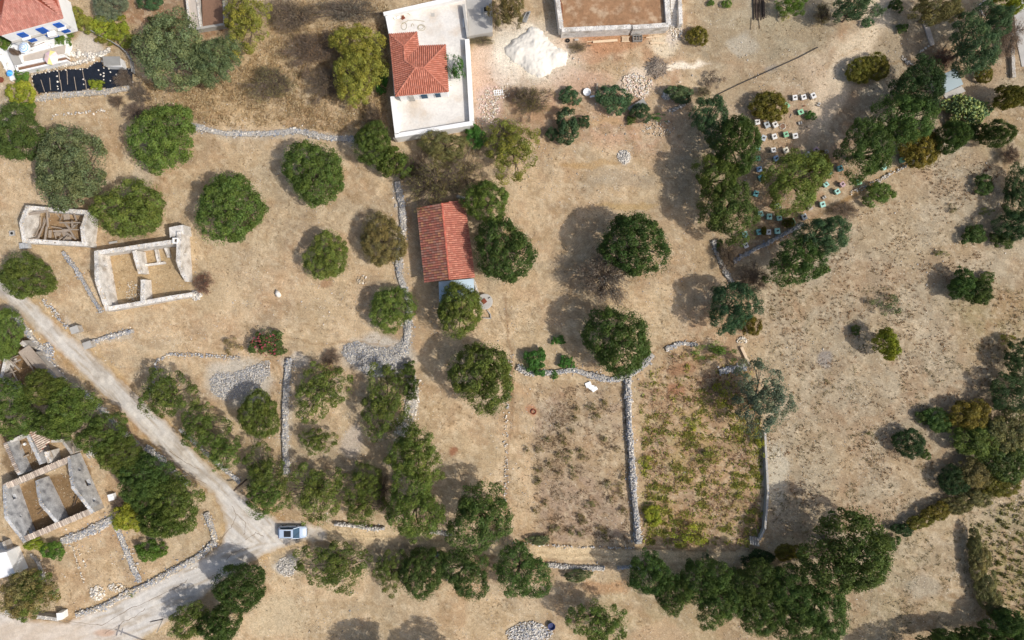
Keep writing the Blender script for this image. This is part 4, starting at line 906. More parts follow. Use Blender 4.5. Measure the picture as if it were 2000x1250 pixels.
# ------------------------------------------------------------------ enclosure of white walls with red soil fill, and its stairway
en = thing('retaining_enclosure', 'walled building platform of white stone filled with red brown soil', 'retaining wall', P(1200, 30))
M['brownfill'] = mat('red_brown_fill', lin(152, 116, 84), noise=.4, scale=1.6, bump=.9, stain=lin(178, 156, 128), stainamt=.75)
gslab([(1088, -40), (1302, -40), (1304, 52), (1098, 60)], 1.55, 'brownfill', 'earth_fill', en)
def ew(a, b, h, th=.62, m='plasterwarm', nm='wall', **k): return wall(en, P(*a, h), P(*b, h), th, [(0, h), (1, h)], M[m], rough=.03, name=nm, capmix=(PALE, PALE*1.1, GREY), **k)
ew((1084, -40), (1097, 56), 2.15); ew((1097, 58), (1232, 52), 2.15); ew((1230, 54), (1236, 50), 1.9, nm='drain_gap', th=.4); ew((1236, 53), (1306, 48), 2.15); ew((1300, -40), (1306, 48), 2.15, .7)
ew((1326, -40), (1330, 46), 1.6, .5, nm='stair_wall')
ef = P(1092, 66, 1.7); 
for i in range(14):
    y = -22+i*5.4; z = 1.7-i*.11
    mb = MB(); a, b = P(1310, y, z), P(1323, y, z); mb.prism([(a.x, a.y+.2), (b.x, b.y+.2), (b.x, b.y-.2), (a.x, a.y-.2)], -.1, z); mb.build('step', M['plasterwarm'], en)
# ------------------------------------------------------------------ grey shed roof upper right
ts = thing('tin_shed', 'flat grey sheet roofed shed beside the dark evergreen', 'shed', P(1852, 160))
mb = MB(); c4 = [P(1833, 149, 2.5), P(1867, 133, 2.5), P(1881, 165, 2.3), P(1846, 182, 2.3)]
mb.add(c4+[c+Vector((0, 0, .07)) for c in c4], [(0, 1, 2, 3), (7, 6, 5, 4)]+[(i, i+4, (i+1) % 4+4, (i+1) % 4) for i in range(4)]); mb.build('sheet_roof', M['metalroof'], ts)
q = [P(1836, 150, 2.4), P(1866, 136, 2.4), P(1878, 164, 2.4), P(1847, 179, 2.4)]
for a, b in zip(q, q[1:]+q[:1]): wall(ts, a, b, .15, [(0, 2.28), (1, 2.28)], M['concrete'], rough=0, cap=False)
gslab([(1842, 184), (1878, 168), (1886, 178), (1850, 196)], .12, 'concrete', 'threshold', ts)

# ------------------------------------------------------------------ ruins
def gable(h0, hp, h1): return [(0, h0), (.5, hp), (1, h1)]
ru = thing('roofless_house', 'roofless stone house ruin with two gable walls and a divided interior', 'ruin', P(290, 530))
nw, ne, se, swc = P(184, 490, 2.6), P(352, 466, 2.6), P(376, 580, 1.2), P(206, 608, 2.4)
wall(ru, nw, swc, .6, [(0, 2.6), (.5, 3.7), (1, 2.4)], M['plasterwarm'], side=1, openings=[(.16, .26, .9, 1.9), (.55, .60, 1.4, 1.8), (.86, .93, .6, 1.5)])
wall(ru, nw, ne, .6, [(0, 2.6), (.3, 2.5), (.6, 2.7), (1, 2.6)], M['plasterwarm'], side=-1)
NEw, SEw = P(353, 452, 2.6), P(362, 558, 1.4)
wall(ru, P(353, 452, 2.7), P(372, 550, .6), .6, [(0, 2.7), (.35, 3.0), (.6, 3.4), (.85, 2.2), (1, 1.0)], M['plasterwarm'], side=-1, openings=[(.42, .47, 1.3, 2.0)])
wall(ru, swc, P(376, 579, 1.2), .6, [(0, 2.4), (.3, 2.0), (.7, 1.9), (.9, 1.5), (1, 1.2)], M['plasterwarm'], side=1)
wall(ru, P(264, 490, 2.2), P(273, 534, 2.0), .55, [(0, 2.5), (.4, 2.4), (1, 1.9)], M['plasterwarm'], name='partition')
wall(ru, P(278, 546, 1.8), P(284, 592, 1.4), .6, [(0, 1.7), (1, 2.2)], M['plasterwarm'], name='partition')
wall(ru, P(304, 487, .6), P(309, 512, .6), .3, [(0, .7), (1, .6)], M['plasterwarm'], name='low_wall'); wall(ru, P(283, 518, .5), P(321, 513, .5), .3, [(0, .6), (1, .5)], M['plasterwarm'], name='low_wall')
wall(ru, P(323, 484, .9), P(327, 502, .9), .35, [(0, 1.0), (1, .6)], M['plasterwarm'], name='low_wall')
oven = [P(330, 444, 2.3), P(357, 439, 2.3), P(360, 458, 2.3), P(332, 464, 2.3)]
mb = MB(); mb.prism([xy(p) for p in oven], -.1, 2.3); mb.build('annex', M['plasterwarm'], ru)
cx_ = P(343, 470, 2.9); mb = MB()
for dx, dy, sx, sy in ((-.32, 0, .14, .8), (.32, 0, .14, .8), (0, .33, .5, .14), (0, -.33, .5, .14)): mb.box((cx_.x+dx, cx_.y+dy, 2.75), (sx, sy, .55))
cn = mb.build('chimney', M['white'], ru); mb = MB(); mb.box((cx_.x, cx_.y, 2.6), (.5, .5, .1)); mb.build('flue', M['dark'], cn)
RH('pile of wall stones at the broken corner of the roofless house', (384, 576), 11, 9, .9, 130, .36, mix=(PALE, GREY))
RH('fallen plaster and stones inside the roofless house', (262, 575), 16, 26, .12, 150, .26, mix=(PALE, WARM), small=True)

r2_ = thing('collapsed_hut', 'stone hut ruin with collapsed grey roof timbers inside', 'ruin', P(110, 445))
a, b, c, d_ = P(50, 401, 2.2), P(177, 411, 2.3), P(170, 481, 2.2), P(44, 474, 2.2)
wall(r2_, a, d_, .6, [(0, 2.2), (.5, 3.2), (1, 2.2)], M['plasterwarm'], side=1, openings=[]); wall(r2_, a, b, .6, [(0, 2.2), (.5, 2.0), (1, 2.3)], M['plasterwarm'], side=-1)
wall(r2_, P(166, 414, 2.3), P(160, 478, 2.2), .6, [(0, 2.3), (.5, 3.0), (1, 2.2)], M['plasterwarm'], side=1); wall(r2_, d_, c, .6, [(0, 2.2), (.5, 2.0), (1, 2.2)], M['plasterwarm'], side=1)
off3 = (30, 390); k3 = 11.36
BM = [((700, 240), (720, 600), 2.2, 1.6, .22), ((300, 320), (700, 250), 2.3, 2.2, .3), ((700, 600), (650, 950), 1.5, 2.0, .22), ((420, 560), (270, 860), .5, 2.0, .12), ((700, 400), (500, 880), .8, 1.8, .18), ((560, 560), (440, 820), .4, 1.4, .14),
      ((840, 700), (1200, 690), 1.6, 1.6, .22), ((1100, 520), (1200, 640), 1.2, 1.6, .3), ((1260, 470), (1270, 640), 1.7, 1.3, .22), ((1200, 660), (1340, 880), 1.5, 1.6, .2), ((1080, 700), (1330, 860), 1.4, 1.7, .24), ((980, 510), (1440, 510), 1.9, 2.1, .16),
      ((1040, 660), (1400, 665), 1.5, 2.0, .14), ((1300, 300), (1360, 480), 2.2, 1.2, .2), ((1040, 830), (870, 960), 1.2, 2.1, .18), ((740, 260), (760, 400), 1.9, .8, .14), ((900, 280), (1000, 420), 1.8, .6, .1), ((1050, 330), (980, 480), 1.4, .6, .1),
      ((870, 740), (910, 880), 1.4, .9, .12), ((300, 830), (430, 770), 1.2, 1.0, .16), ((240, 880), (500, 860), 1.9, 1.6, .2), ((1160, 790), (1060, 900), 1.0, 1.8, .14), ((1220, 700), (1320, 560), 1.3, 1.8, .14), ((560, 380), (560, 640), .5, .4, .16), ((640, 400), (610, 560), 1.0, .6, .14),
      ((800, 600), (1040, 640), .9, 1.0, .14), ((1380, 540), (1300, 620), 1.4, 1.0, .12), ((880, 660), (880, 780), 1.0, .8, .12)]
for (p0, p1, z0_, z1_, w_) in BM:
    A = P(off3[0]+p0[0]/k3, off3[1]+p0[1]/k3, z0_); B = P(off3[0]+p1[0]/k3, off3[1]+p1[1]/k3, z1_); mb = MB(); mb.bar(A, B, w_, w_*.7, R.uniform(-.4, .4))
    o = mb.build('fallen_beam', M['wood'], r2_)
for (x, y, sx, sy, rz_, z) in ((1140, 380, .9, .8, .1, .8), (770, 760, .45, 1.1, -.1, .9), (1100, 760, .7, .9, .5, .7), (1150, 880, 1.2, .7, .2, .8), (940, 760, .9, .6, -.2, .6)):
    p = P(off3[0]+x/k3, off3[1]+y/k3, z); mb = MB(); mb.box(p, (sx, sy, .06), rz_, Matrix.Rotation(R.uniform(-.3, .3), 3, 'X')); mb.build('roof_board', M['wood'], r2_)
mb = MB(); p = P(48, 480, .5); mb.box((p.x, p.y, .35), (1.3, .8, .7), .1); o = mb.build('stone_block', M['plaster']); tag(o, 'pale grey stone block at the south west corner of the collapsed hut', 'stone block')
wc = thing('well_cover', 'small square concrete well cover with dark hole west of the collapsed hut', 'well cover', P(25, 456)); p = P(25, 456)
mb = MB(); mb.box((p.x, p.y, .1), (.75, .75, .22), .1); mb.build('slab', M['concrete'], wc); mb = MB(); mb.lathe((p.x, p.y, .2), [(.2, 0), (.2, .05)], 10); mb.build('hole', M['dark'], wc)

# tile-capped two-room ruin, lower left
r3 = thing('tile_capped_ruin', 'two roomed roofless ruin with tile capped walls and tall grey gables', 'ruin', P(110, 970))
CAP = [lin(188, 172, 154), lin(172, 156, 140), lin(204, 188, 170), lin(156, 140, 126)]
def capped(par_, a, b, th, z0_, z1_, m, side, **k):
    w_ = wall(par_, a, b, th, [(0, z0_), (1, z1_)], m, side=side, cap=False, rough=.03, **k)
    a = Vector(a); b = Vector(b); L_ = (b-a).xy.length; d = Vector(((b-a).x/L_, (b-a).y/L_, 0)); n = Vector((-d.y, d.x, 0)); o0 = 0 if side > 0 else -th
    mb = MB(); s = .05
    while s < L_-.1:
        z = z0_+(z1_-z0_)*s/L_; c = Vector((a.x, a.y, 0))+d*s; mb.cur = jit(R.choice(CAP), .82, 1.15); rr = .11; pts = []; j = R.uniform(-.06, .06)
        for q, zz in ((o0-.06+j, z+.02), (o0+th+.06+j, z+.10)):
            for t in (0, .33, .67, 1): an = math.pi*t; pts.append(c+n*q+d*(math.cos(an)*rr)+Vector((0, 0, zz+math.sin(an)*rr*.7)))
        mb.add(pts, [(i, i+4, i+5, i+1) for i in range(3)]+[(0, 1, 2, 3), (7, 6, 5, 4)]); s += R.uniform(.24, .30)
    o = mb.build('coping_tiles', M['tile'], w_); o['kind'] = 'stuff'; return w_
nw, ne, se, sw_ = P(6, 947, 2.2), P(138, 890, 2.2), P(186, 1000, 2.2), P(46, 1060, 2.2)
capped(r3, nw, ne, .75, 2.2, 2.2, M['masonry'], -1); capped(r3, sw_, se, .75, 2.2, 2.2, M['masonry'], 1)
wall(r3, ne, se, .5, gable(2.3, 4.1, 2.3), M['plaster'], side=-1, openings=[(.22, .28, 1.3, 1.9), (.46, .56, .5, 1.6), (.78, .84, 1.0, 1.7)], capmix=(WARM, PALE, GREY))
wall(r3, nw, sw_, .5, gable(2.3, 4.0, 2.3), M['plaster'], side=1, openings=[(.2, .28, 1.2, 2.0), (.55, .59, 1.5, 1.9), (.84, .92, .6, 1.6)], capmix=(WARM, PALE, GREY))
wall(r3, P(72, 938, 2.2), P(112, 1020, 2.2), .5, [(0, 2.2), (.25, 3.0), (.5, 3.5), (1, 2.3)], M['plaster'], name='partition', capmix=(WARM, PALE, GREY))
for (x0, y0, z0_, x1, y1, z1_) in ((73, 1004, 1.0, 92, 988, .2), (146, 986, 1.6, 154, 960, .3), (166, 992, 1.8, 160, 972, .4), (152, 970, 1.2, 141, 992, .2)):
    mb = MB(); mb.bar(P(x0, y0, z0_), P(x1, y1, z1_), .12, .1); mb.build('fallen_beam', M['darkwood'], r3)
p = P(37, 978, .6); mb = MB(); mb.box((p.x, p.y, .3), (.35, .3, .3), .4); o = mb.build('white_block', M['white']); tag(o, 'white block lying inside the western room of the tile capped ruin', 'block')
# annex with broken tile roof
r4 = thing('broken_roof_annex', 'ruined annex with a surviving strip of pale tiled roof beneath the tree belt', 'ruin', P(60, 870))
capped(r4, P(8, 866, 2.2), P(36, 928, 2.2), .5, 2.3, 2.3, M['plaster'], 1); wall(r4, P(56, 846, 2.6), P(83, 905, 2.6), .5, [(0, 2.6), (1, 2.6)], M['plaster'], side=-1)
wall(r4, P(20, 862, 1.8), P(52, 848, 1.8), .4, [(0, 1.8), (1, 1.8)], M['plasterwarm'])
tile_plane(r4, [P(100, 858, 2.2), P(78, 826, 2.2), P(56, 842, 3.2), P(78, 884, 3.2)], CAP, cw=.3, tl=.42, rad=.13)
wall(r4, P(100, 862, 2), P(120, 862, 2), .4, [(0, 2.0), (1, 1.6)], M['masonry']); wall(r4, P(120, 864, 2), P(140, 886, 2), .4, [(0, 1.6), (1, 2.0)], M['masonry']); wall(r4, P(90, 882, 2.4), P(95, 905, 2.2), .6, [(0, 2.4), (1, 2.0)], M['plasterwarm'])
for (x0, y0, z0_, x1, y1, z1_) in ((97, 880, 2.0, 103, 893, 1.8), (142, 872, 1.8, 145, 886, 1.8), (64, 860, .8, 62, 884, .2), (43, 894, .5, 57, 888, .5), (40, 880, .3, 42, 868, 1)):
    mb = MB(); mb.bar(P(x0, y0, z0_), P(x1, y1, z1_), .2, .12); mb.build('fallen_beam', M['wood'], r4)
p = P(46, 868, .8); mb = MB(); mb.box((p.x, p.y, .55), (.32, .3, .3), .7); o = mb.build('white_block', M['white']); tag(o, 'white block inside the small annex room of the ruin', 'block')
# cane roofed hut by the road
r5 = thing('cane_roof_hut', 'half collapsed hut with a pale cane roof strip beside the road', 'ruin', P(65, 700))
wall(r5, P(42, 668, 2.2), P(66, 694, 2.2), .6, [(0, 2.3), (1, 1.7)], M['masonry'], openings=[(.45, .85, .3, 2.5)]); wall(r5, P(66, 694, 1.8), P(110, 742, 1.8), .6, [(0, 1.8), (1, 1.5)], M['masonry'])
wall(r5, P(2, 738, 1.6), P(14, 700, 1.6), .5, [(0, 1.6), (1, 1.9)], M['plasterwarm']); wall(r5, P(2, 740, 1.6), P(38, 762, 1.6), .5, [(0, 1.5), (1, 1.8)], M['masonry'])
quad = [P(40, 686, 2.6), P(47, 676, 2.4), P(98, 722, 2.2), P(86, 716, 2.3), P(56, 714, 2.5)]
a0, a1, b0_, b1 = P(36, 690, 2.7), P(58, 722, 2.7), P(44, 672, 2.2), P(94, 724, 2.1)
for i in range(26):
    t = i/25; A = P(36+t*20, 688+t*-14, 2.75-.4*t); B = P(56+t*38, 716+t*6+R.uniform(-4, 3), 2.7-.4*t); mb = MB(); mb.tube([A, (A+B)/2+Vector((0, 0, R.uniform(-.03, .03))), B], R.uniform(.05, .07), 5, cap=False)
    mb.build('cane', M['wood'], r5)
for (x0, y0, z0_, x1, y1, z1_, w_) in ((13, 697, 2.0, 38, 722, 2.0, .22), (24, 710, 2.0, 41, 702, 2.1, .2), (21, 719, 1.9, 38, 750, 1.6, .16), (10, 732, 1.6, 32, 724, 1.6, .14), (36, 694, 2.0, 18, 702, 1.8, .1), (60, 712, 2.0, 70, 734, 1.4, .14), (72, 718, 2.0, 80, 732, 1.5, .12)):
    mb = MB(); mb.bar(P(x0, y0, z0_), P(x1, y1, z1_), w_, w_*.8); mb.build('fallen_beam', M['wood'], r5)
# gate posts by the road, other masonry bits
for x, y, lab in ((145, 644, 'upper square concrete gate post block on the road verge'), (170, 674, 'lower square concrete gate post block on the road verge')):
    t = thing('gate_post', lab, 'gate post', P(x, y)); p = P(x, y, 1.2); mb = MB(); mb.box((p.x, p.y, .55), (1.1, .9, 1.1), .35); mb.build('block', M['masonry'], t); mb = MB(); mb.box((p.x, p.y, 1.15), (1.2, 1.0, .1), .35); mb.build('cap', M['concrete'], t)
o = gslab([(-40, 1086), (12, 1078), (30, 1122), (-40, 1140)], 2.6, 'white', 'flat_roofed_hut', None); tag(o, 'white flat roofed hut cut by the left edge near the bottom road', 'hut')
wallth = thing('courtyard_wall', 'crumbling grey wall beside the white flat roofed hut', 'wall', P(25, 1090)); wall(wallth, P(6, 1058, 1.2), P(30, 1115, 1.2), .4, [(0, 1.2), (1, 1.3)], M['masonry'])
wallth = thing('roadside_wall', 'whitewashed roadside wall with masonry end pillar below the sparse tree', 'wall', P(90, 1205)); wall(wallth, P(72, 1205, 1), P(116, 1209, 1), .5, [(0, 1.0), (1, 1.2)], M['masonry'], capmix=(PALE, PALE*1.1))
wall(wallth, P(8, 1196, 1), P(40, 1200, 1), .6, [(0, .9), (1, .9)], M['white'], capmix=(PALE*1.1,)); p = P(116, 1204, 1.3); mb = MB(); mb.box((p.x, p.y, .65), (.8, 1.0, 1.3), .1); mb.build('pillar', M['white'], wallth)
vw_ = thing('vineyard_wall', 'narrow concrete boundary wall along the east side of the vineyard', 'wall', P(1492, 950))
for a, b, h in (((1490, 842), (1493, 900), .9), ((1493, 900), (1496, 960), .9), ((1496, 960), (1490, 1030), .9), ((1490, 1030), (1480, 1052), .7)): wall(vw_, P(*a), P(*b), .3, [(0, h), (1, h)], M['concrete'], rough=.03, capmix=(GREY, WARM))
vw_ = thing('timber_beam', 'long pale timber lying across the corner above the grey olive', 'timber', P(1455, 700)); mb = MB(); mb.bar(P(1448, 678, .3), P(1461, 706, .35), .4, .2); mb.build('beam', M['newwood'], vw_); mb = MB(); mb.bar(P(1461, 706, .35), P(1466, 716, .3), .25, .15); mb.build('end_piece', M['wood'], vw_)
vs_ = thing('vineyard_steps', 'short stone steps in the corner opening of the vineyard wall', 'steps', P(1472, 1060))
for i in range(4): mb = MB(); p = P(1467+i*4, 1056+i*.5, .3); mb.box((p.x, p.y, .1+.08*i), (.28, 1.2, .2+.16*i), .1); mb.build('step', M['masonry'], vs_)
rl = thing('concrete_lane', 'grey concrete lane strip with dark edge running off the right side', 'lane', P(1985, 60))
gslab([(1978, -20), (2020, -20), (2020, 130), (1996, 130), (1984, 70)], .05, 'concrete', 'surface', rl); wall(rl, P(1974, 20, .6), P(1982, 150, .6), .5, [(0, .7), (1, .5)], M['masonry'], name='edge_wall')
o = gslab([(1802, 42), (1812, 40), (1826, 86), (1818, 90)], .15, 'paving', 'footpath_slab', None); tag(o, 'narrow pale concrete path strip between the orchard trees', 'path')
# ------------------------------------------------------------------ vegetation
def unit(n):
    v = NR.normal(size=(n, 3)); return v/np.linalg.norm(v, axis=1, keepdims=True)
def leafquads(pos, nrm, ln, wd):
    n = len(pos); t = np.cross(nrm, unit(n)); t /= np.linalg.norm(t, axis=1, keepdims=True)+1e-9; b = np.cross(nrm, t)
    l = (np.asarray(ln)*NR.uniform(.7, 1.3, n))[:, None]/2; w_ = (np.asarray(wd)*NR.uniform(.7, 1.3, n))[:, None]/2
    bend = nrm*l*.35
    return np.stack([pos-t*l-bend, pos+b*w_, pos+t*l-bend, pos-b*w_], 1).reshape(-1, 3)
def crown(name, r, hgt, zc, nl, per, lf, fill=.45, lobe=(.2, .32), spread=.22, gap=0.0, ragged=.16, minz=-.35):
    """returns a crown mesh: leaf-sized faces on many overlapping boughs; nominal radius r, base at z=0"""
    ds = []; 
    while len(ds) < nl:
        d = unit(1)[0]
        if d[2] < minz: continue
        if all(np.dot(d, q) < math.cos(1.25/math.sqrt(nl)) for q in ds) or R.random() < .12: ds.append(d)
    ph = NR.uniform(0, 6.28, 4); P_, N_, Cc = [], [], []; centres = []
    for i, d in enumerate(ds):
        az = math.atan2(d[1], d[0]); rim = 1+ragged*(math.sin(2*az+ph[0])*.45+math.sin(3*az+ph[1])*.4+math.sin(5*az+ph[2])*.35)+R.uniform(-ragged, ragged)*.5
        lr = R.uniform(*lobe)*r; rad = (r*rim-lr*.75)
        inner = R.random() < .25
        c = d*np.array([rad, rad, hgt/2-lr*.6])*(R.uniform(.35, .7) if inner else 1); c = c+np.array([0, 0, zc]); centres.append((c, lr))
        n = int(per*(lr/(r*.26))**2*(1-gap*R.random())); v = unit(n*2); o = d+np.array([0, 0, .5]); o /= np.linalg.norm(o)
        v = v[(v@o) > -.35][:n]; k = len(v); rad2 = lr*(NR.uniform(.55, 1.0, (k, 1))**.6)*(1+.22*np.sin(v[:, :1]*7+ph[3])*np.cos(v[:, 1:2]*6+i))
        p = c+v*rad2*np.array([1, 1, .8]); nr = v+np.array([0, 0, .35])+unit(k)*.75; nr /= np.linalg.norm(nr, axis=1, keepdims=True)
        tint = R.uniform(1-spread, 1+spread); cl = np.ones((k, 3))*tint*NR.uniform(.72, 1.3, (k, 1)); y = R.uniform(-.06, .1)+NR.uniform(-.05, .12, k); cl[:, 0] *= 1+y; cl[:, 2] *= 1-y
        P_.append(p); N_.append(nr); Cc.append(cl)
    # stray sprigs breaking the outline
    k = int(nl*per*.035); v = unit(k); v[:, 2] = np.abs(v[:, 2])*.8; az = np.arctan2(v[:, 1], v[:, 0]); rr = r*(1+ragged*(np.sin(2*az+ph[0])*.45+np.sin(3*az+ph[1])*.4))*NR.uniform(.86, 1.13, k)
    P_.append(v*np.stack([rr, rr, np.full(k, hgt/2)], -1)+np.array([0, 0, zc])); N_.append(unit(k)); Cc.append(np.ones((k, 3))*NR.uniform(.8, 1.3, (k, 1)))
    p = np.concatenate(P_); p[:, 2] = np.maximum(p[:, 2], .03); V = leafquads(p, np.concatenate(N_), lf, lf*.55); return np_mesh(name, V, np.arange(len(V)).reshape(-1, 4), np.clip(np.concatenate(Cc), 0, 2)), centres

def twigs(mb, a, b, w_): mb.bar(a, b, w_, w_)
def trunk(name, zc, r, centres, nb, thick, base_split=1, twig=0):
    mb = MB(); z1 = zc*.45; lean = (R.uniform(-.1, .1)*r, R.uniform(-.1, .1)*r); mb.tube([(0, 0, -.1), (lean[0]*.4, lean[1]*.4, z1*.5), (lean[0], lean[1], z1)], [thick*1.3, thick, thick*.85], 8)
    cs = R.sample(centres, min(nb, len(centres)))
    for c, lr in cs:
        m_ = (lean[0]*.5+c[0]*.5+R.uniform(-.1, .1)*r, lean[1]*.5+c[1]*.5+R.uniform(-.1, .1)*r, z1+(c[2]-z1)*.65)
        mb.tube([(lean[0], lean[1], z1*.9), m_, tuple(c)], [thick*.55, thick*.35, thick*.12], 5, cap=False)
        for _ in range(twig):
            e_ = (c[0]+R.uniform(-1, 1)*lr*1.3, c[1]+R.uniform(-1, 1)*lr*1.3, max(.1, c[2]+R.uniform(-.3, 1)*lr)); s_ = tuple(m_[i]+(c[i]-m_[i])*R.uniform(.2, 1) for i in range(3))
            mb.tube([s_, tuple((s_[i]+e_[i])/2+R.uniform(-.1, .1) for i in range(3)), e_], [thick*.16, thick*.1, thick*.05], 3, cap=False)
    me_o = mb.build(name, M['bark']); me = me_o.data; bpy.data.objects.remove(me_o); return me

V_ = {}   # kind -> list of (trunk mesh, crown mesh, nominal radius)
def variants(kind, n, r, hgt, zc, nl, per, lf, thick, nb, twig=0, **k):
    V_[kind] = []
    for i in range(n):
        cm, cs = crown(kind+'_crown', r, hgt, zc, nl, per, lf, **k); V_[kind].append((trunk(kind+'_trunk', zc, r, cs, nb, thick, twig=twig), cm, r*1.02 if kind in ('round', 'broad') else r))
variants('round', 6, 4.3, 5.4, 3.1, 165, 540, .21, .28, 12, lobe=(.09, .18), minz=-.6, ragged=.18, gap=.12)
variants('broad', 6, 5.0, 5.2, 4.4, 125, 560, .24, .34, 16, lobe=(.10, .20), ragged=.30, gap=.35)
variants('olive', 4, 3.8, 3.8, 3.0, 85, 520, .20, .2, 30, twig=4, lobe=(.10, .19), gap=.5, ragged=.38, spread=.25)
variants('bush', 4, 1.6, 1.8, .9, 44, 230, .14, .06, 5, lobe=(.17, .28), ragged=.28)
variants('scrub', 4, 3.6, 3.0, 2.0, 80, 110, .17, .16, 60, twig=22, lobe=(.14, .24), gap=.6, ragged=.4, spread=.35)
variants('juniper', 3, 2.4, 3.0, 1.5, 110, 520, .17, .12, 6, lobe=(.10, .19), ragged=.16, spread=.3, minz=-.6)
variants('loose', 3, 1.8, 1.5, .9, 16, 90, .20, .07, 10, twig=5, lobe=(.2, .34), gap=.7, ragged=.45, spread=.3)
variants('thicket', 4, 2.8, 3.2, 2.0, 90, 330, .22, .14, 8, lobe=(.12, .26), ragged=.3, spread=.38, gap=.3)
HC = dict(round=3.1, broad=4.4, olive=3.0, bush=.9, scrub=2.0, juniper=1.5, loose=.9, thicket=2.0)
PAL = dict(mid=(110, 128, 60), dark=(88, 110, 54), vdark=(66, 88, 48), olive=(116, 132, 90), grey=(128, 144, 116), yel=(150, 152, 70), bright=(108, 140, 58), lime=(158, 168, 62), ochre=(128, 122, 52), pine=(86, 114, 76), brown=(134, 116, 94),
           dry=(146, 138, 96), scr=(132, 128, 80), fresh=(88, 134, 60), gbrown=(148, 136, 122), pink=(100, 118, 62), red=(142, 100, 80))
TREES = []
NM = dict(round='tree', broad='tree', olive='olive_tree', bush='shrub', scrub='scrub_tree', juniper='juniper_shrub', loose='shrub', thicket='thicket_shrub')
CT = dict(round='tree', broad='tree', olive='olive tree', bush='shrub', scrub='scrub', juniper='juniper', loose='shrub', thicket='shrub')
def plant(kind, px, py, rx, ry, col, label, hc=None, name=None, cat=None, group=None):
    tm, cm, r0 = R.choice(V_[kind]); rm = math.sqrt(rx*ry)*S; 
    if hc is None: hc = HC[kind]*rm/r0
    for _ in range(2):
        k = (H-hc)/H; sx, sy = rx*S*k/r0, ry*S*k/r0
    sz = hc/HC[kind]; p = P(px, py, hc); t = thing(name or NM[kind], label, cat or CT[kind], (p.x, p.y, 0), group)
    rot = R.choice([0, math.pi/2, math.pi, -math.pi/2]); fl_ = R.choice([1, -1])
    if abs(math.sin(rot)) > .5: sx, sy = sy, sx
    t.rotation_euler = (0, 0, rot+R.uniform(-.2, .2)*(1 if abs(rx-ry) < .2*rx else .3)); t.scale = (sx*fl_, sy, sz)
    to = bpy.data.objects.new('trunk', tm); C.objects.link(to); to.parent = t
    co = bpy.data.objects.new('crown', cm); C.objects.link(co); co.parent = t
    if not cm.materials: cm.materials.append(M['leaf'])
    c = lin(*PAL[col]); j = R.uniform(.84, 1.14); co.color = (c[0]*j*R.uniform(.88, 1.1), c[1]*j, c[2]*j, 1); TREES.append(t); return t
T = plant
# left field
T('round', 36, 262, 52, 54, 'dark', 'large dark green tree on the left edge below the yellow green garden shrub')
T('round', 140, 326, 68, 74, 'olive', 'large grey green tree just north of the collapsed hut', 4.2)
T('round', 255, 410, 68, 54, 'mid', 'dense oval tree touching the north wall of the roofless house')
T('round', 317, 270, 63, 64, 'mid', 'round tree at the western end of the curved rubble wall')
T('round', 449, 408, 62, 66, 'mid', 'round lone tree in the field east of the roofless house')
T('round', 614, 337, 58, 60, 'mid', 'round tree just south of the curved rubble wall')
T('round', 638, 501, 42, 46, 'mid', 'small round tree standing alone mid field west of the barn')
T('round', 748, 469, 44, 49, 'scr', 'brownish green tree leaning over the crumbled rubble wall')
T('round', 766, 604, 44, 44, 'mid', 'round tree at the south end of the crumbled rubble wall')
T('round', 898, 606, 44, 50, 'mid', 'tree overhanging the pale blue lean-to roof', 4.2)
T('round', 948, 394, 44, 41, 'mid', 'tree shading the north east corner of the barn roof', 4.2)
T('round', 984, 490, 58, 60, 'dark', 'large tree close to the east wall of the barn', 4.3)
T('round', 943, 736, 61, 66, 'mid', 'large round tree in the strip south of the lean-to', 4.6)
T('round', 1205, 665, 63, 66, 'dark', 'largest dark round tree above the curved stone wall and vineyard', 4.8)
T('round', 1240, 479, 63, 61, 'dark', 'round tree alone in the middle clearing beside the leafless brown tree', 5.0)
T('scrub', 1185, 540, 58, 56, 'gbrown', 'nearly leafless brown tree in the middle clearing', 3.4)
T('round', 728, 283, 37, 40, 'mid', 'upper tree of the pair southwest of the white house terrace', 3.2); T('bush', 772, 320, 34, 30, 'mid', 'lower tree of the pair southwest of the white house terrace', 2.2)
T('broad', 335, 100, 74, 66, 'olive', 'very large grey green tree east of the black planting sheet', 4.8); T('broad', 420, 118, 48, 46, 'olive', 'smaller grey green tree merging with the very large tree beside it', 4.2)
T('olive', 482, 40, 46, 50, 'yel', 'pale yellow green tree beside the brown garden corner wall', 3.6); T('loose', 452, 92, 24, 26, 'yel', 'low yellow green shrub under the brown garden corner wall')
T('broad', 702, 92, 50, 40, 'yel', 'upper yellow green tree beside the west wall of the white house', 4.0); T('broad', 700, 150, 46, 52, 'yel', 'lower yellow green tree beside the west wall of the white house', 3.8)
T('bush', 746, 157, 14, 22, 'fresh', 'small dark shrub squeezed between yellow green tree and white house')
for x, y, rx, ry, c, l in [(608, 100, 48, 40, 'brown', 'dark brown leafless scrub west of the yellow green trees'), (570, 28, 52, 36, 'brown', 'grey brown scrub at the top edge above the golden slope'), (640, 165, 40, 36, 'brown', 'brown scrub at the foot of the lower yellow green tree'),
                           (528, 165, 48, 34, 'dry', 'thin olive brown scrub spreading over the golden slope'), (680, 20, 60, 24, 'gbrown', 'dusty scrub along the top edge above the house terrace'), (735, 235, 20, 30, 'brown', 'rust brown scrub in the shade of the terrace wall'),
                           (850, 358, 52, 44, 'scr', 'olive brown scrub overhanging the north end of the barn roof'), (815, 335, 28, 34, 'brown', 'brown scrub beside the rubble wall north of the barn'), (905, 330, 40, 34, 'dry', 'dusty scrub between barn and white house terrace')]:
    T('scrub', x, y, rx, ry, c, l, 1.6 if c != 'scr' else 3.3)
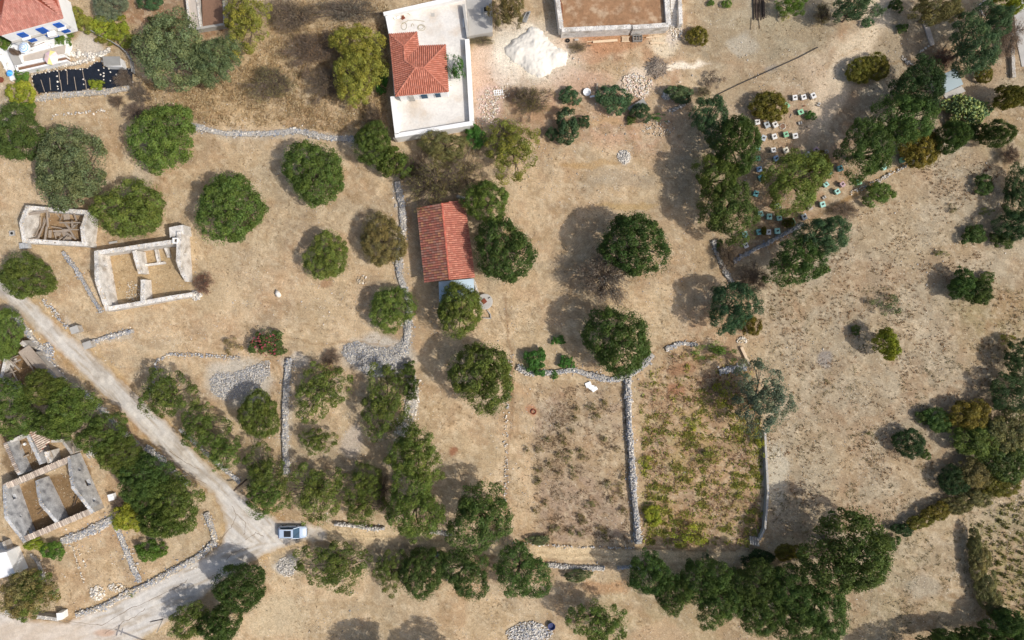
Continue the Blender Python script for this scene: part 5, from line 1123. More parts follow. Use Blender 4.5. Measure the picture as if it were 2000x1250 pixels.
T('broad', 866, 286, 44, 30, 'scr', 'pale olive tree right below the white terrace south wall', 2.8); T('olive', 1000, 290, 54, 50, 'yel', 'wide thin yellow olive tree south east of the white house terrace', 3.0); T('scrub', 985, 260, 30, 24, 'dry', 'thin scrub above the yellow olive tree')
T('bush', 930, 268, 23, 22, 'fresh', 'small dark green shrub at the terrace south east corner')
T('round', 214, 12, 32, 30, 'grey', 'grey olive coloured tree in the brown garden at the top'); T('bush', 296, 5, 22, 17, 'pine', 'blue green rosette plant in the brown garden', 1.0)
for x, y, rx, ry, c, l in [(146, 32, 17, 18, 'yel', 'yellow green hedge shrub nearest the villa corner'), (172, 48, 20, 18, 'yel', 'second hedge shrub counting away from the villa corner'), (200, 52, 22, 22, 'lime', 'bright lime hedge shrub in the middle of the garden hedge'), (232, 56, 24, 22, 'lime', 'bright hedge shrub touching the small grey olive in the brown garden'),
                           (252, 80, 18, 18, 'yel', 'last yellow hedge shrub beside the very large grey green tree'), (205, 78, 18, 10, 'yel', 'low yellow shrub under the garden hedge by the fence'), (318, 44, 26, 16, 'scr', 'dull brown green shrub on the top of the very large grey green tree'),
                           (122, 78, 15, 16, 'bright', 'green bush at the right end of the villa terrace'), (137, 62, 10, 11, 'bright', 'small green bush above the terrace bush'), (12, 86, 15, 14, 'bright', 'green and yellow bush left of the striped parasol'), (8, 75, 9, 8, 'pine', 'small blue green bush by the villa left edge'),
                           (44, 151, 16, 15, 'bright', 'green bush at the left end of the black sheet'), (44, 181, 25, 24, 'lime', 'yellow lime bush directly below the black sheet left end'), (56, 212, 17, 13, 'bright', 'small green bush between yellow lime bush and dark edge tree')]:
    T('bush', x, y, rx, ry, c, l)
T('bush', 188, 165, 14, 11, 'lime', 'small pale green bush growing through the black planting sheet'); T('loose', 74, 133, 12, 6, 'bright', 'low green plants in the lower terrace bed', .5); T('loose', 62, 86, 5, 5, 'brown', 'small dry brown plant in the upper terrace bed', 1.2); T('bush', 31, 103, 6, 6, 'gbrown', 'round brown dried potted plant on the grey ramp', 1.3)
T('scrub', 240, 153, 17, 18, 'gbrown', 'grey dead brush at the right end of the black sheet', .9); T('scrub', 270, 180, 20, 22, 'gbrown', 'tangled grey dead brush at the foot of the wire fence', .8); T('scrub', 262, 215, 22, 18, 'gbrown', 'grey dead branches heaped above the round tree', .7); T('scrub', 262, 98, 12, 12, 'gbrown', 'grey dead brush caught on the bend of the fence', .8); T('scrub', 228, 200, 14, 14, 'brown', 'small rust brown dry shrub under the grey terrace wall', .7)
T('round', 53, 540, 52, 42, 'mid', 'dense tree between the upper road and the collapsed hut'); T('round', 12, 652, 30, 50, 'mid', 'tree cut by the left edge beside the cane roof hut')
t_ = T('bush', 523, 672, 33, 27, 'pink', 'round green shrub speckled with pink blossom', None, 'flowering_shrub', 'flowering shrub')
T('loose', 452, 676, 17, 19, 'dry', 'thin yellowish shrub west of the blossoming shrub'); T('scrub', 398, 553, 20, 22, 'red', 'reddish brown leafless bush by the roofless house east corner', .9); T('scrub', 648, 697, 20, 16, 'brown', 'small brown leafless bush left of the wide gravel heap', .5)
T('olive', 326, 768, 46, 48, 'mid', 'leaning green tree on the road edge below the faint stone line', 3.4); T('olive', 400, 832, 40, 42, 'mid', 'upper tree of the slanting pair along the road', 3.2); T('olive', 430, 882, 36, 34, 'mid', 'lower tree of the slanting pair along the road', 3.0)
T('round', 506, 810, 36, 46, 'mid', 'narrow green tree west of the straight plot wall', 3.2)
T('olive', 628, 764, 50, 50, 'mid', 'open crowned olive tree at the head of the middle plot', 3.3); T('olive', 752, 790, 48, 60, 'mid', 'open olive tree leaning on the broad spilled rubble wall', 3.3); T('bush', 803, 760, 16, 20, 'dark', 'dense dark shrub on the rubble wall near the strip', 1.6); T('bush', 800, 720, 14, 14, 'dark', 'small dark shrub at the corner of the wide gravel heap', 1.2)
T('olive', 620, 862, 30, 26, 'mid', 'small thin olive tree with bare trunk showing in the middle plot', 2.2); T('olive', 770, 740, 26, 14, 'mid', 'small olive spray joining the gravel heap and dark shrub', 2.2)
T('broad', 812, 888, 48, 54, 'mid', 'upper tall tree of the column beside the bare strip', 5.2); T('broad', 808, 985, 52, 66, 'mid', 'lower tall tree of the column overhanging the track', 5.2)
T('olive', 515, 915, 38, 40, 'mid', 'olive tree at the foot of the straight plot wall', 3.2); T('olive', 522, 970, 42, 36, 'mid', 'olive tree nearest the car on its north side', 3.2); T('olive', 612, 962, 50, 56, 'mid', 'wide open olive tree above the car', 3.4); T('olive', 706, 938, 36, 34, 'mid', 'olive tree west of the tall column', 3.2); T('olive', 712, 990, 34, 34, 'mid', 'small olive tree by the track side stone wall', 2.8)
T('scrub', 745, 955, 20, 40, 'brown', 'dark brown brush under the tall tree column', 1.0)
T('broad', 938, 1012, 60, 62, 'dark', 'big round dark tree on the north side of the track', 5.0)
# bottom rows
T('round', 470, 1144, 52, 42, 'dark', 'dark tree on the lower road edge south west of the car', 4.0); T('olive', 380, 1212, 42, 36, 'mid', 'olive tree at the bottom near the lower road', 3.2); T('round', 432, 1216, 38, 34, 'dark', 'dark tree at the bottom edge beside the lower road olive', 3.6)
T('olive', 655, 1106, 60, 50, 'mid', 'olive with bare pale branches south of the track', 2.4); T('olive', 765, 1115, 34, 36, 'mid', 'small olive south of the track, second of its row', 2.3); T('round', 826, 1117, 42, 50, 'dark', 'dense tree south of the track, below the tall column', 2.9); T('broad', 910, 1117, 46, 48, 'dark', 'tree south of the track under the big round dark tree', 3.3); T('broad', 1020, 1118, 52, 50, 'dark', 'dark tree at the right end of the row south of the track', 3.6)
T('broad', 742, 1302, 44, 40, 'mid', 'tree below the frame whose shadow reaches the bottom field, western one', 5); T('broad', 862, 1310, 50, 40, 'mid', 'tree below the frame whose shadow reaches the bottom field, eastern one', 5)
T('olive', 1170, 1216, 50, 42, 'mid', 'leaning open olive tree at the bottom right of the blue tub', 4.0); T('bush', 1130, 1124, 28, 11, 'olive', 'flat low shrub against the lower track wall', .9)
for x, y, rx, ry, l in [(1270, 1120, 44, 42, 'westernmost tree of the dark belt along the bottom'), (1315, 1158, 36, 34, 'small dark tree in the belt right of its western end'), (1375, 1130, 50, 40, 'dark belt tree touching the track below the vineyard'), (1405, 1172, 48, 46, 'dark belt tree with a ragged southern side'), (1465, 1140, 50, 42, 'dark belt tree below the vineyard corner'),
                        (1480, 1196, 46, 42, 'dark belt tree standing on the southern fringe of the belt'), (1540, 1150, 50, 46, 'dark belt tree between the vineyard corner and the eastern end'), (1560, 1218, 50, 44, 'bottom edge tree of the dark belt'), (1605, 1186, 48, 56, 'easternmost tree of the dark belt along the bottom')]:
    T('broad', x, y, rx, ry, 'dark', l, 4.6)
T('round', 1650, 1078, 86, 76, 'dark', 'huge dark tree east of the vineyard corner casting a long shadow', 6.0); T('bush', 1735, 1060, 21, 18, 'dark', 'small shrub touching the huge dark tree on its right'); T('thicket', 1540, 1078, 26, 16, 'ochre', 'yellowish undergrowth below the shadow of the huge tree', 1.0); T('thicket', 1480, 1090, 30, 14, 'vdark', 'dark undergrowth by the vineyard corner steps', 1.0)
T('olive', 1488, 778, 58, 60, 'grey', 'large silvery grey olive tree on the vineyard east wall', 4.2); T('broad', 1430, 600, 46, 52, 'pine', 'dark pine like tree north of the vineyard corner', 4.2); T('bush', 1466, 636, 17, 22, 'ochre', 'yellow tinged bush hugging the dark pine like tree', 1.4); T('scrub', 1470, 545, 30, 34, 'brown', 'brown leafless brush east of the dark pine like tree', 1.6); T('scrub', 1420, 498, 18, 30, 'brown', 'brown scrub on the rubble wall by the hive yard', 1.2); T('bush', 1406, 482, 8, 12, 'dark', 'small dark bush on the rubble wall by the hive yard')
T('broad', 1606, 462, 46, 42, 'pine', 'upper tree of the dark group below the hive yard terrace', 5.0); T('broad', 1556, 512, 50, 50, 'dark', 'lower tree of the dark group below the hive yard terrace', 5.0)
T('round', 1436, 282, 44, 56, 'dark', 'dense dark tree at the upper left of the hive yard', 4.8); T('broad', 1388, 232, 36, 44, 'pine', 'shaded dark tree north west of the hive yard', 4.2); T('broad', 1398, 345, 42, 40, 'mid', 'lighter green tree in the middle of the hive yard western belt', 4.8); T('broad', 1424, 412, 54, 58, 'dark', 'big dark tree at the lower left of the hive yard', 4.8)
T('broad', 1553, 354, 62, 56, 'mid', 'large spreading tree in the middle of the beehives', 4.2); T('juniper', 1600, 322, 22, 24, 'ochre', 'ochre juniper beside the spreading tree among the beehives', 1.4)
T('broad', 1690, 294, 50, 60, 'dark', 'dark tree right of the beehives, lower one of two', 5.0); T('broad', 1765, 232, 54, 52, 'dark', 'dark tree right of the beehives, upper one of two', 5.0); T('broad', 1793, 172, 52, 50, 'vdark', 'very dark evergreen overhanging the tin shed', 4.6)
T('juniper', 1502, 208, 34, 29, 'ochre', 'rounded ochre juniper above the hive rows'); T('juniper', 1678, 138, 26, 24, 'ochre', 'left half of the double ochre juniper by the dirt lane'); T('juniper', 1710, 130, 27, 24, 'ochre', 'right half of the double ochre juniper by the dirt lane'); T('juniper', 1796, 290, 38, 38, 'ochre', 'ochre juniper between the dark trees and the cactus thicket'); T('juniper', 1362, 71, 20, 19, 'ochre', 'small round ochre juniper right of the stairway wall')
T('bush', 1583, 226, 11, 9, 'fresh', 'small green shrub beside the green beehive'); T('juniper', 1540, 435, 11, 10, 'ochre', 'small yellow juniper below the row of mint beehives', .7); T('juniper', 1491, 451, 6, 8, 'ochre', 'tiny yellow shrub between two lower beehives', .6)
T('bush', 1198, 195, 31, 30, 'pine', 'round blue green pine shrub in the rubble ground'); T('bush', 1113, 188, 20, 18, 'pine', 'small blue green pine shrub left of the white basin'); T('bush', 1108, 250, 24, 32, 'pine', 'sprawling pine shrub south of the white basin', 1.5); T('bush', 1140, 238, 15, 11, 'pine', 'small pine shrub attached to the sprawling one', .9); T('bush', 1080, 262, 13, 13, 'pine', 'left arm shrub of the sprawling pine shrub', .9); T('bush', 1252, 220, 20, 17, 'pine', 'pine shrub growing under the grey metal sheet', 1.1); T('bush', 1232, 235, 10, 8, 'dark', 'tiny dark shrub left of the shrub under the metal sheet'); T('loose', 1286, 230, 18, 8, 'fresh', 'low grassy green shrub right of the metal sheet', .5)
T('thicket', 1328, 184, 26, 16, 'olive', 'grey green thicket beside the cut branches', 1.3); T('loose', 1394, 156, 18, 18, 'gbrown', 'dry greyish bush by the end of the long pipe', .9); T('scrub', 1372, 180, 16, 10, 'dry', 'thin dry scrub under the dry greyish bush', .7); T('scrub', 1040, 200, 32, 34, 'scr', 'olive brown scrub in the rubble ground east of the terrace', 1.4); T('scrub', 1010, 185, 20, 14, 'brown', 'brown scrub by the white pallet', .8)
T('olive', 990, 20, 30, 32, 'scr', 'olive tree over the concrete pit behind the white house', 4.0); T('scrub', 940, 80, 26, 10, 'dry', 'dry weeds along the north gap of the terrace wall', .5); T('scrub', 1130, 92, 22, 10, 'dry', 'dry weeds in front of the white enclosure wall', .4)
T('loose', 888, 138, 17, 30, 'fresh', 'broad leaved potted climber against the east wall of the white house', 1.8+TZ)
T('bush', 1047, 707, 24, 25, 'fresh', 'bright green bush, largest of the four on the stone lip'); T('bush', 1107, 708, 15, 14, 'fresh', 'bright green bush right of the largest bush on the stone lip'); T('bush', 1090, 665, 13, 10, 'fresh', 'small bright green bush above the other three'); T('bush', 1083, 732, 8, 8, 'fresh', 'tiny bright green bush among the grey lip stones')
T('bush', 1275, 1006, 18, 18, 'lime', 'yellow green bush by the foot of the tall stone wall'); T('loose', 1345, 1052, 38, 20, 'lime', 'wide yellow green bush at the vineyard bottom', 1.0); T('loose', 1396, 688, 42, 18, 'bright', 'mass of yellow green vines at the top of the vineyard', .9); T('loose', 1412, 770, 22, 28, 'lime', 'climbing vine clump west of the grey olive', .8); T('loose', 1378, 890, 24, 18, 'yel', 'thick vine clump in the middle of the vineyard', .7); T('thicket', 1052, 1055, 20, 10, 'olive', 'low green shrub at the lower edge of the bare plot', .6); T('loose', 1478, 868, 14, 26, 'lime', 'vine clump climbing the vineyard east wall', .8); T('loose', 1380, 1090, 9, 14, 'pine', 'small shrub in the shade below the vineyard', .8); T('loose', 1352, 826, 18, 12, 'lime', 'bright vine clump above the middle of the vineyard', .5); T('loose', 1262, 905, 12, 16, 'lime', 'vine clump close to the tall stone wall', .5)
# upper right orchard
T('broad', 1900, 90, 48, 52, 'pine', 'open orchard tree right of the tin shed path', 4.6); T('olive', 1935, 40, 34, 34, 'pine', 'upper right bough tree of the orchard', 4.2); T('bush', 1968, 8, 30, 15, 'lime', 'brilliant lime green tree at the top right corner', 3.0); T('broad', 1828, 18, 48, 28, 'scr', 'dull green tree at the top edge of the orchard', 4.0); T('olive', 1672, 18, 40, 26, 'pine', 'open dark tree at the top beside the dirt lane', 4.0); T('bush', 1694, 46, 11, 9, 'pine', 'small round shrub under the dirt lane tree'); T('bush', 1750, 12, 14, 12, 'dark', 'small dark shrub at the top right of the dirt lane'); T('bush', 1762, 55, 11, 10, 'dark', 'tiny dark shrub beside the dirt lane'); T('olive', 1545, 10, 30, 18, 'bright', 'thin green olive at the top edge by the logs', 2.5)
T('bush', 1388, 6, 7, 6, 'bright', 'first tiny green bush at the top edge past the stairway'); T('bush', 1420, 8, 9, 9, 'bright', 'second tiny green bush at the top edge past the stairway'); T('loose', 1531, 30, 8, 12, 'lime', 'thin lime shrub beside the stacked logs', .6); T('scrub', 1605, 30, 16, 22, 'scr', 'dull brown scrub left of the dirt lane tree', 1.2)
T('scrub', 1838, 118, 22, 20, 'red', 'rust tinged dry scrub above the very dark evergreen', .9); T('juniper', 1922, 146, 17, 15, 'ochre', 'ochre brown shrub below the orchard tree', .9); T('thicket', 1975, 190, 30, 24, 'ochre', 'yellow brown tree at the right edge near the cactus', 2.6); T('scrub', 1975, 70, 26, 40, 'brown', 'shaded brown brush along the concrete lane', .8)
T('round', 1858, 268, 30, 30, 'dark', 'dark round tree touching the juniper below the cactus', 3.2); T('bush', 1903, 258, 24, 20, 'dark', 'dark shrub directly under the cactus thicket'); T('round', 1946, 262, 28, 25, 'dark', 'dark round tree right of the shrub under the cactus', 3.2); T('scrub', 1972, 300, 16, 24, 'brown', 'thin brown brush on the right edge below the round tree', 1.0)
T('bush', 1716, 380, 30, 22, 'mid', 'shrub on the terrace line between hive yard and tufted field'); T('scrub', 1650, 412, 28, 18, 'brown', 'brown brush along the terrace line', .8); T('bush', 1921, 363, 20, 18, 'dark', 'round dark shrub in the upper tufted field'); T('bush', 1902, 460, 22, 20, 'dark', 'dark shrub right above the edge thicket'); T('bush', 1896, 448, 10, 8, 'mid', 'tiny shrub on top of the edge shrub'); T('loose', 1925, 413, 14, 8, 'mid', 'low green shrub near the right edge', .5); T('loose', 1862, 408, 10, 8, 'dry', 'yellowish low shrub in the tufted field', .4)
T('thicket', 1880, 556, 26, 26, 'dark', 'left part of the dark shrub clump in the right field', 2.0); T('thicket', 1908, 570, 26, 26, 'dark', 'right part of the dark shrub clump in the right field', 2.0); T('bush', 1928, 541, 16, 10, 'dark', 'small flat shrub beside the dark clump'); T('loose', 1838, 494, 12, 7, 'mid', 'tiny green shrub in the right field', .4); T('loose', 1736, 596, 28, 22, 'olive', 'sparse grey green shrub in the right field', 1.0); T('bush', 1730, 673, 24, 27, 'lime', 'small yellow tree with a dark trunk in the right field', 2.6, 'tree', 'tree'); T('bush', 1671, 644, 10, 9, 'dark', 'tiny dark shrub next to the small yellow tree'); T('loose', 1968, 664, 15, 13, 'lime', 'light green shrub at the right edge', .8); T('loose', 1697, 848, 9, 6, 'scr', 'tiny olive shrub in the lower right field', .3)
for x, y, rx, ry, k, c, l in [(1990, 375, 34, 46, 'broad', 'vdark', 'tall dark tree at the right edge, level with the tufted field top'), (1985, 440, 40, 32, 'broad', 'vdark', 'dark edge tree just below the topmost edge tree'), (1958, 468, 22, 18, 'bush', 'dark', 'dark bush in front of the right edge trees'), (1990, 702, 32, 34, 'broad', 'vdark', 'dark edge tree beside the light green shrub'),
                              (1978, 768, 46, 40, 'broad', 'vdark', 'big dark edge tree above the eastern thicket'), (1776, 866, 31, 28, 'round', 'vdark', 'solitary black green round tree in the lower right field'), (1834, 820, 26, 22, 'thicket', 'dark', 'green shrub at the tip of the eastern thicket'), (1806, 815, 18, 14, 'bush', 'dark', 'small shrub leading the tip of the eastern thicket'), (1808, 888, 10, 10, 'bush', 'dark', 'tiny shrub attached to the solitary round tree'),
                              (1895, 812, 36, 34, 'thicket', 'ochre', 'brownish green shrub mass in the eastern thicket'), (1910, 862, 44, 36, 'thicket', 'mid', 'central shrub of the eastern thicket'), (1965, 840, 42, 44, 'thicket', 'scr', 'yellow brown shrub of the eastern thicket'), (1962, 905, 44, 36, 'thicket', 'dark', 'lower right shrub of the eastern thicket'), (1905, 925, 34, 30, 'thicket', 'scr', 'lower shrub of the eastern thicket'),
                              (1862, 938, 30, 27, 'round', 'vdark', 'dark round tree at the western foot of the eastern thicket'), (1948, 950, 34, 24, 'thicket', 'ochre', 'ochre shrub where the long hedge leaves the thicket'), (1905, 972, 32, 20, 'thicket', 'scr', 'first shrub of the long hedge counting from the thicket'), (1868, 988, 26, 15, 'thicket', 'scr', 'second shrub of the long hedge counting from the thicket'), (1828, 1000, 26, 17, 'thicket', 'ochre', 'third shrub of the long hedge, tinged yellow'),
                              (1795, 1020, 24, 13, 'thicket', 'ochre', 'fourth shrub of the long hedge, low and yellow'), (1762, 1034, 20, 12, 'thicket', 'vdark', 'last dark shrub of the long hedge near the huge tree')]:
    T(k, x, y, rx, ry, c, l, 2.3 if k == 'broad' else None)
for i, (x, y, rx, ry) in enumerate([(1903, 1060, 13, 26), (1912, 1098, 20, 30), (1925, 1140, 22, 32), (1937, 1178, 19, 28)]):
    T('thicket', x, y, rx, ry, 'scr', ['narrow tip shrub of the short curved hedge', 'second shrub down the short curved hedge', 'widest shrub of the short curved hedge', 'bottom shrub of the short curved hedge'][i], 1.25)
for i, (x, y, rx, ry) in enumerate([(1962, 1216, 34, 26), (1905, 1244, 44, 18), (1840, 1250, 44, 16), (1990, 1250, 30, 26)]):
    T('thicket', x, y, rx, ry, 'dark', ['dark shrub at the bottom right below the curved hedge', 'dark shrub on the bottom edge right of the bare field', 'shrub on the bottom edge below the bare field', 'dark shrub filling the bottom right corner'][i], 2.8)
T('broad', 1810, 1318, 60, 40, 'mid', 'tree below the frame shading the bottom right field', 5)
# left dark belt
for x, y, rx, ry, k, c, l in [(20, 800, 54, 56, 'broad', 'mid', 'light green belt tree at the left edge below the cane roof hut'), (92, 758, 42, 34, 'broad', 'mid', 'belt tree overhanging the cane roof hut'), (138, 800, 54, 48, 'broad', 'mid', 'belt tree by the road, third from the left'), (110, 830, 40, 32, 'broad', 'mid', 'belt tree above the strip of broken tile roof'),
                              (205, 850, 52, 42, 'broad', 'mid', 'belt tree by the road at the middle of the belt'), (236, 890, 46, 42, 'broad', 'mid', 'belt tree behind the tile capped ruin'), (290, 930, 52, 46, 'broad', 'dark', 'belt tree pressed against the rough road wall'), (280, 962, 42, 40, 'broad', 'dark', 'dark belt tree on the inner side near the yellow shrub'),
                              (345, 980, 54, 56, 'broad', 'mid', 'big belt tree at the road bend'), (320, 1015, 46, 36, 'round', 'mid', 'lowest belt tree above the bare corner plot')]:
    T(k, x, y, rx*.93, ry*.93, c, l, 4.2)
T('bush', 252, 1008, 32, 28, 'lime', 'yellow green shrub inside the bare corner plot top'); T('bush', 296, 1076, 27, 22, 'bright', 'lone shrub in the right part of the bare corner plot'); T('bush', 105, 1075, 21, 20, 'bright', 'round bright green ball bush south of the tile capped ruin'); T('bush', 70, 1063, 23, 12, 'lime', 'flat lime bush against the tile capped ruin south wall', .8)
T('olive', 55, 1160, 46, 46, 'scr', 'sparse olive tree above the whitewashed roadside wall', 3.4); T('olive', 60, 1158, 40, 40, 'mid', 'green olive mingled with the sparse tree at the roadside wall', 3.1); T('loose', 107, 1164, 11, 11, 'fresh', 'tiny green shrub right of the sparse olive', .7); T('scrub', 235, 985, 16, 14, 'gbrown', 'grey brown bush by the white chest near the ruin', .7)
T('loose', 256, 1160, 9, 5, 'bright', 'small grass clump against the lower road wall', .25)
# countable low weeds of the bare plot share one look
WD = [(1125, 800), (1155, 795), (1180, 790), (1120, 815), (1165, 812), (1090, 830), (1095, 848), (1115, 840), (1100, 862), (1072, 858), (1028, 880), (1053, 880), (1092, 886), (1112, 882), (1135, 884), (1140, 892), (1110, 898), (1072, 905), (1052, 915), (1115, 915), (1090, 922), (1120, 930), (1050, 940), (1205, 878), (1215, 930), (1212, 948), (1186, 948), (1210, 962), (1152, 985), (1135, 1008), (1140, 1018), (1178, 860), (1078, 1038), (1085, 1034), (1116, 1038), (1132, 1042), (1172, 1032), (1180, 1040), (1184, 1052), (1215, 1000), (1192, 975), (1066, 985), (1048, 1000), (1052, 940)]
for x, y in WD: T('loose', x+R.uniform(-2, 2), y+R.uniform(-2, 2), R.uniform(5, 10), R.uniform(5, 9), R.choice(['scr', 'scr', 'dry']), 'low brown green weed clump in the bare dug plot', .35, 'weed_clump', 'weed', 'weed clumps in the bare dug plot')
# pink blossoms on the flowering shrub
pb = [np.array([math.cos(a)*r_, math.sin(a)*r_, .95+.98*math.sqrt(max(0, 1-(r_/1.62)**2))]) for a, r_ in [(R.uniform(0, 6.28), 1.4*R.random()**.6) for _ in range(110)]]
Vb = leafquads(np.array(pb), unit(110)+np.array([0, 0, 1]), .16, .14); me = np_mesh('blossom', Vb, np.arange(len(Vb)).reshape(-1, 4), np.tile(np.array(lin(170, 84, 88)), (110, 1))*NR.uniform(.6, 1.1, (110, 1)))
ob = link_mesh('blossom', me, M['drystraw'], t_); ob['kind'] = 'stuff'; ob.color = (1, 1, 1, 1)

# prickly pear thicket: flat fleshy pads
cp = thing('prickly_pear', 'prickly pear cactus thicket with yellow green pads below the tin shed', 'cactus', P(1895, 218))
b0 = wloc(cp); N1 = 900; ang = NR.uniform(0, 6.28, N1); rr = np.sqrt(NR.random(N1))*(1+.22*np.sin(3*ang+1)+.15*np.sin(5*ang)); cx0, cy0 = P(1893, 216, 1.5).x-b0.x, P(1893, 216, 1.5).y-b0.y
pos = np.stack([cx0+np.cos(ang)*rr*3.3, cy0+np.sin(ang)*rr*2.5, .3+2.0*np.clip(1.1-rr**2, .1, 1)*NR.uniform(.3, 1.1, N1)], -1)
def pads(pos, sz):
    n = len(pos); nr = unit(n); nr[:, 2] *= .55; nr /= np.linalg.norm(nr, axis=1, keepdims=True); t = np.cross(nr, unit(n)); t /= np.linalg.norm(t, axis=1, keepdims=True); b = np.cross(nr, t); Vs = []
    for s_ in (-1, 1):
        for k in range(8):
            a = 2*math.pi*k/8; Vs.append(pos+t*(math.cos(a)*sz[:, None])+b*(math.sin(a)*sz[:, None]*.68)+nr*s_*.03)
    V = np.stack(Vs, 1); F = []
    F4 = [(0, 1, 2, 3), (0, 3, 4, 7), (4, 5, 6, 7), (8, 11, 10, 9), (8, 15, 12, 11), (12, 15, 14, 13)]+[(k, k+8, (k+1) % 8+8, (k+1) % 8) for k in range(8)]
    return V.reshape(-1, 3), (np.array(F4)[None]+(np.arange(n)*16)[:, None, None]).reshape(-1, 4), len(F4)
V, F, kf = pads(pos, NR.uniform(.16, .32, N1)); cc = np.array([lin(120, 138, 84), lin(176, 184, 104), lin(96, 120, 80), lin(150, 160, 96)])[NR.integers(0, 4, N1)]*NR.uniform(.8, 1.2, (N1, 1))
o = link_mesh('cactus_pads', np_mesh('cactus_pads', V, F, np.repeat(cc, kf, 0)), M['cactus'], cp); o['kind'] = 'stuff'; o.color = (1, 1, 1, 1)

# ------------------------------------------------------------------ beehives
def hive_proto():
    t = thing('beehive', 'prototype hive being copied below', 'beehive', (0, 0, 0)); del t['label']; LABELS.clear() if False else LABELS.pop('prototype hive being copied below')
    mb = MB(); mb.box((0, 0, .36), (.44, .52, .48)); body = mb.build('body', M['paint'], t)
    mb = MB(); mb.box((0, 0, .06), (.46, .54, .12)); mb.build('stand', M['darkwood'], t)
    mb = MB(); mb.box((0, -.262, .17), (.3, .02, .05)); mb.build('entrance', M['dark'], body)
    mb = MB(); mb.box((0, 0, .64), (.56, .66, .10)); lid = mb.build('lid', M['paint'], t, bevel=.015)
    mb = MB(); mb.box((.02, .01, .73), (.24, .17, .09), .3); mb.build('lid_weight', M['pipe'], lid)
    return t
hp = hive_proto(); HG = 'beehives in the yard among the trees'
HC_ = dict(w=(225, 222, 215), c=(168, 214, 200), g=(142, 194, 152), b=(150, 178, 205), d=(170, 158, 148), p=(190, 160, 162), t=(120, 180, 180), k=(228, 220, 196), s=(178, 184, 186))
HIVES = [(1553.5, 190, 'w', .2, 'left white beehive of the three in the topmost row'), (1571, 189, 'w', .3, 'middle white beehive of the three in the topmost row'), (1589, 186.5, 'w', .5, 'right white beehive of the three in the topmost row'), (1537.5, 205, 'g', .7, 'green beehive half hidden by the ochre juniper'),
         (1565, 218, 'g', -1.2, 'wide green beehive beside the small green shrub'), (1480, 238, 'w', .2, 'white beehive between ochre juniper and dark tree'), (1499, 243, 's', .4, 'grey worn beehive right under the ochre juniper'), (1514.5, 243, 'w', .5, 'large white beehive left of the stone fire ring'),
         (1492, 269, 's', -.4, 'pale domed beehive on the left of the second row'), (1513.5, 266, 'w', .3, 'bluish white beehive left of the mint green one'), (1536, 262, 'g', .25, 'mint green beehive at the centre of the second row'), (1554, 265, 'w', .15, 'white beehive at the right end of the second row'),
         (1481, 288, 'c', .1, 'turquoise beehive against the dark tree, above the pale green one'), (1511, 293, 'w', .1, 'white beehive with a dark lid mark left of the cream one'), (1536, 293, 'k', .4, 'cream coloured beehive in the third row'), (1578, 302, 'w', .5, 'white beehive above the spreading tree'),
         (1595, 292, 'p', -.9, 'pinkish flat beehive beside the shaded pale ring'), (1481, 309, 'g', .1, 'pale green beehive against the dark tree trunk shade'), (1516.5, 309, 'b', .3, 'light blue beehive left of the spreading tree'), (1483.5, 330, 'b', .2, 'blue beehive in the shade of the dark trees'),
         (1487.5, 347, 't', .4, 'teal beehive in the shade of the dark trees'), (1477, 378, 't', -.2, 'dim teal beehive deepest in the shade'), (1642, 328.5, 't', .4, 'teal beehive by the lower dark tree, right of the spreading tree'), (1620, 336, 't', .6, 'teal beehive close to the ochre juniper edge'),
         (1614, 360, 'c', -.9, 'mint beehive with long shadow right of the spreading tree'), (1646, 360, 'p', .6, 'weathered pink beehive by the terrace grass'), (1636, 374, 'c', .5, 'mint beehive on the terrace edge below the pink one'), (1607.5, 399, 'c', .2, 'mint beehive under the right tip of the spreading tree'),
         (1583, 405, 'd', .4, 'unpainted grey beehive at the lower right of the spreading tree'), (1572, 423, 's', .3, 'grey beehive in shade above the terrace wall'), (1486.5, 417.5, 'c', .3, 'left mint beehive of the lower row of three'), (1503, 423, 'c', .05, 'middle mint beehive of the lower row of three'),
         (1523, 425, 'c', .25, 'right mint beehive of the lower row of three'), (1520, 402, 's', .4, 'dull beehive under the lower fringe of the spreading tree'), (1548, 433, 'g', .5, 'pale green beehive behind the small yellow juniper'), (1483, 453, 't', .2, 'teal beehive left of the tiny yellow shrub'),
         (1502, 453, 'w', .0, 'narrow white beehive in the bottom row'), (1519, 451, 'c', .1, 'mint white beehive at the right end of the bottom row'), (1456, 458, 'c', .3, 'pale mint beehive peeping from the big dark tree'), (1457.5, 479, 'w', .4, 'lone white beehive at the bottom left of the yard'),
         (1728, 326, 'c', .5, 'turquoise white beehive alone near the juniper'), (1679, 355, 'g', .4, 'faded green beehive under the dark tree fringe'), (1764, 312, 'g', .3, 'last pale green beehive beside the ochre juniper east end')]
def hive_colour(t, c):
    for ch in t.children_recursive: ch.color = (*c, 1)
for i, (x, y, k, rz_, lab) in enumerate(HIVES):
    p = P(x, y, .7); t = hp if i == 0 else copy_tree(hp); t.location = (p.x, p.y, 0); t.rotation_euler = (0, 0, rz_+R.uniform(-.1, .1)); s_ = R.uniform(1.16, 1.34); t.scale = (s_, s_*R.uniform(.9, 1.05), R.uniform(.85, 1.1))
    tag(t, lab, 'beehive', HG); c = np.array(lin(*HC_[k]))*R.uniform(.92, 1.0); hive_colour(t, c)
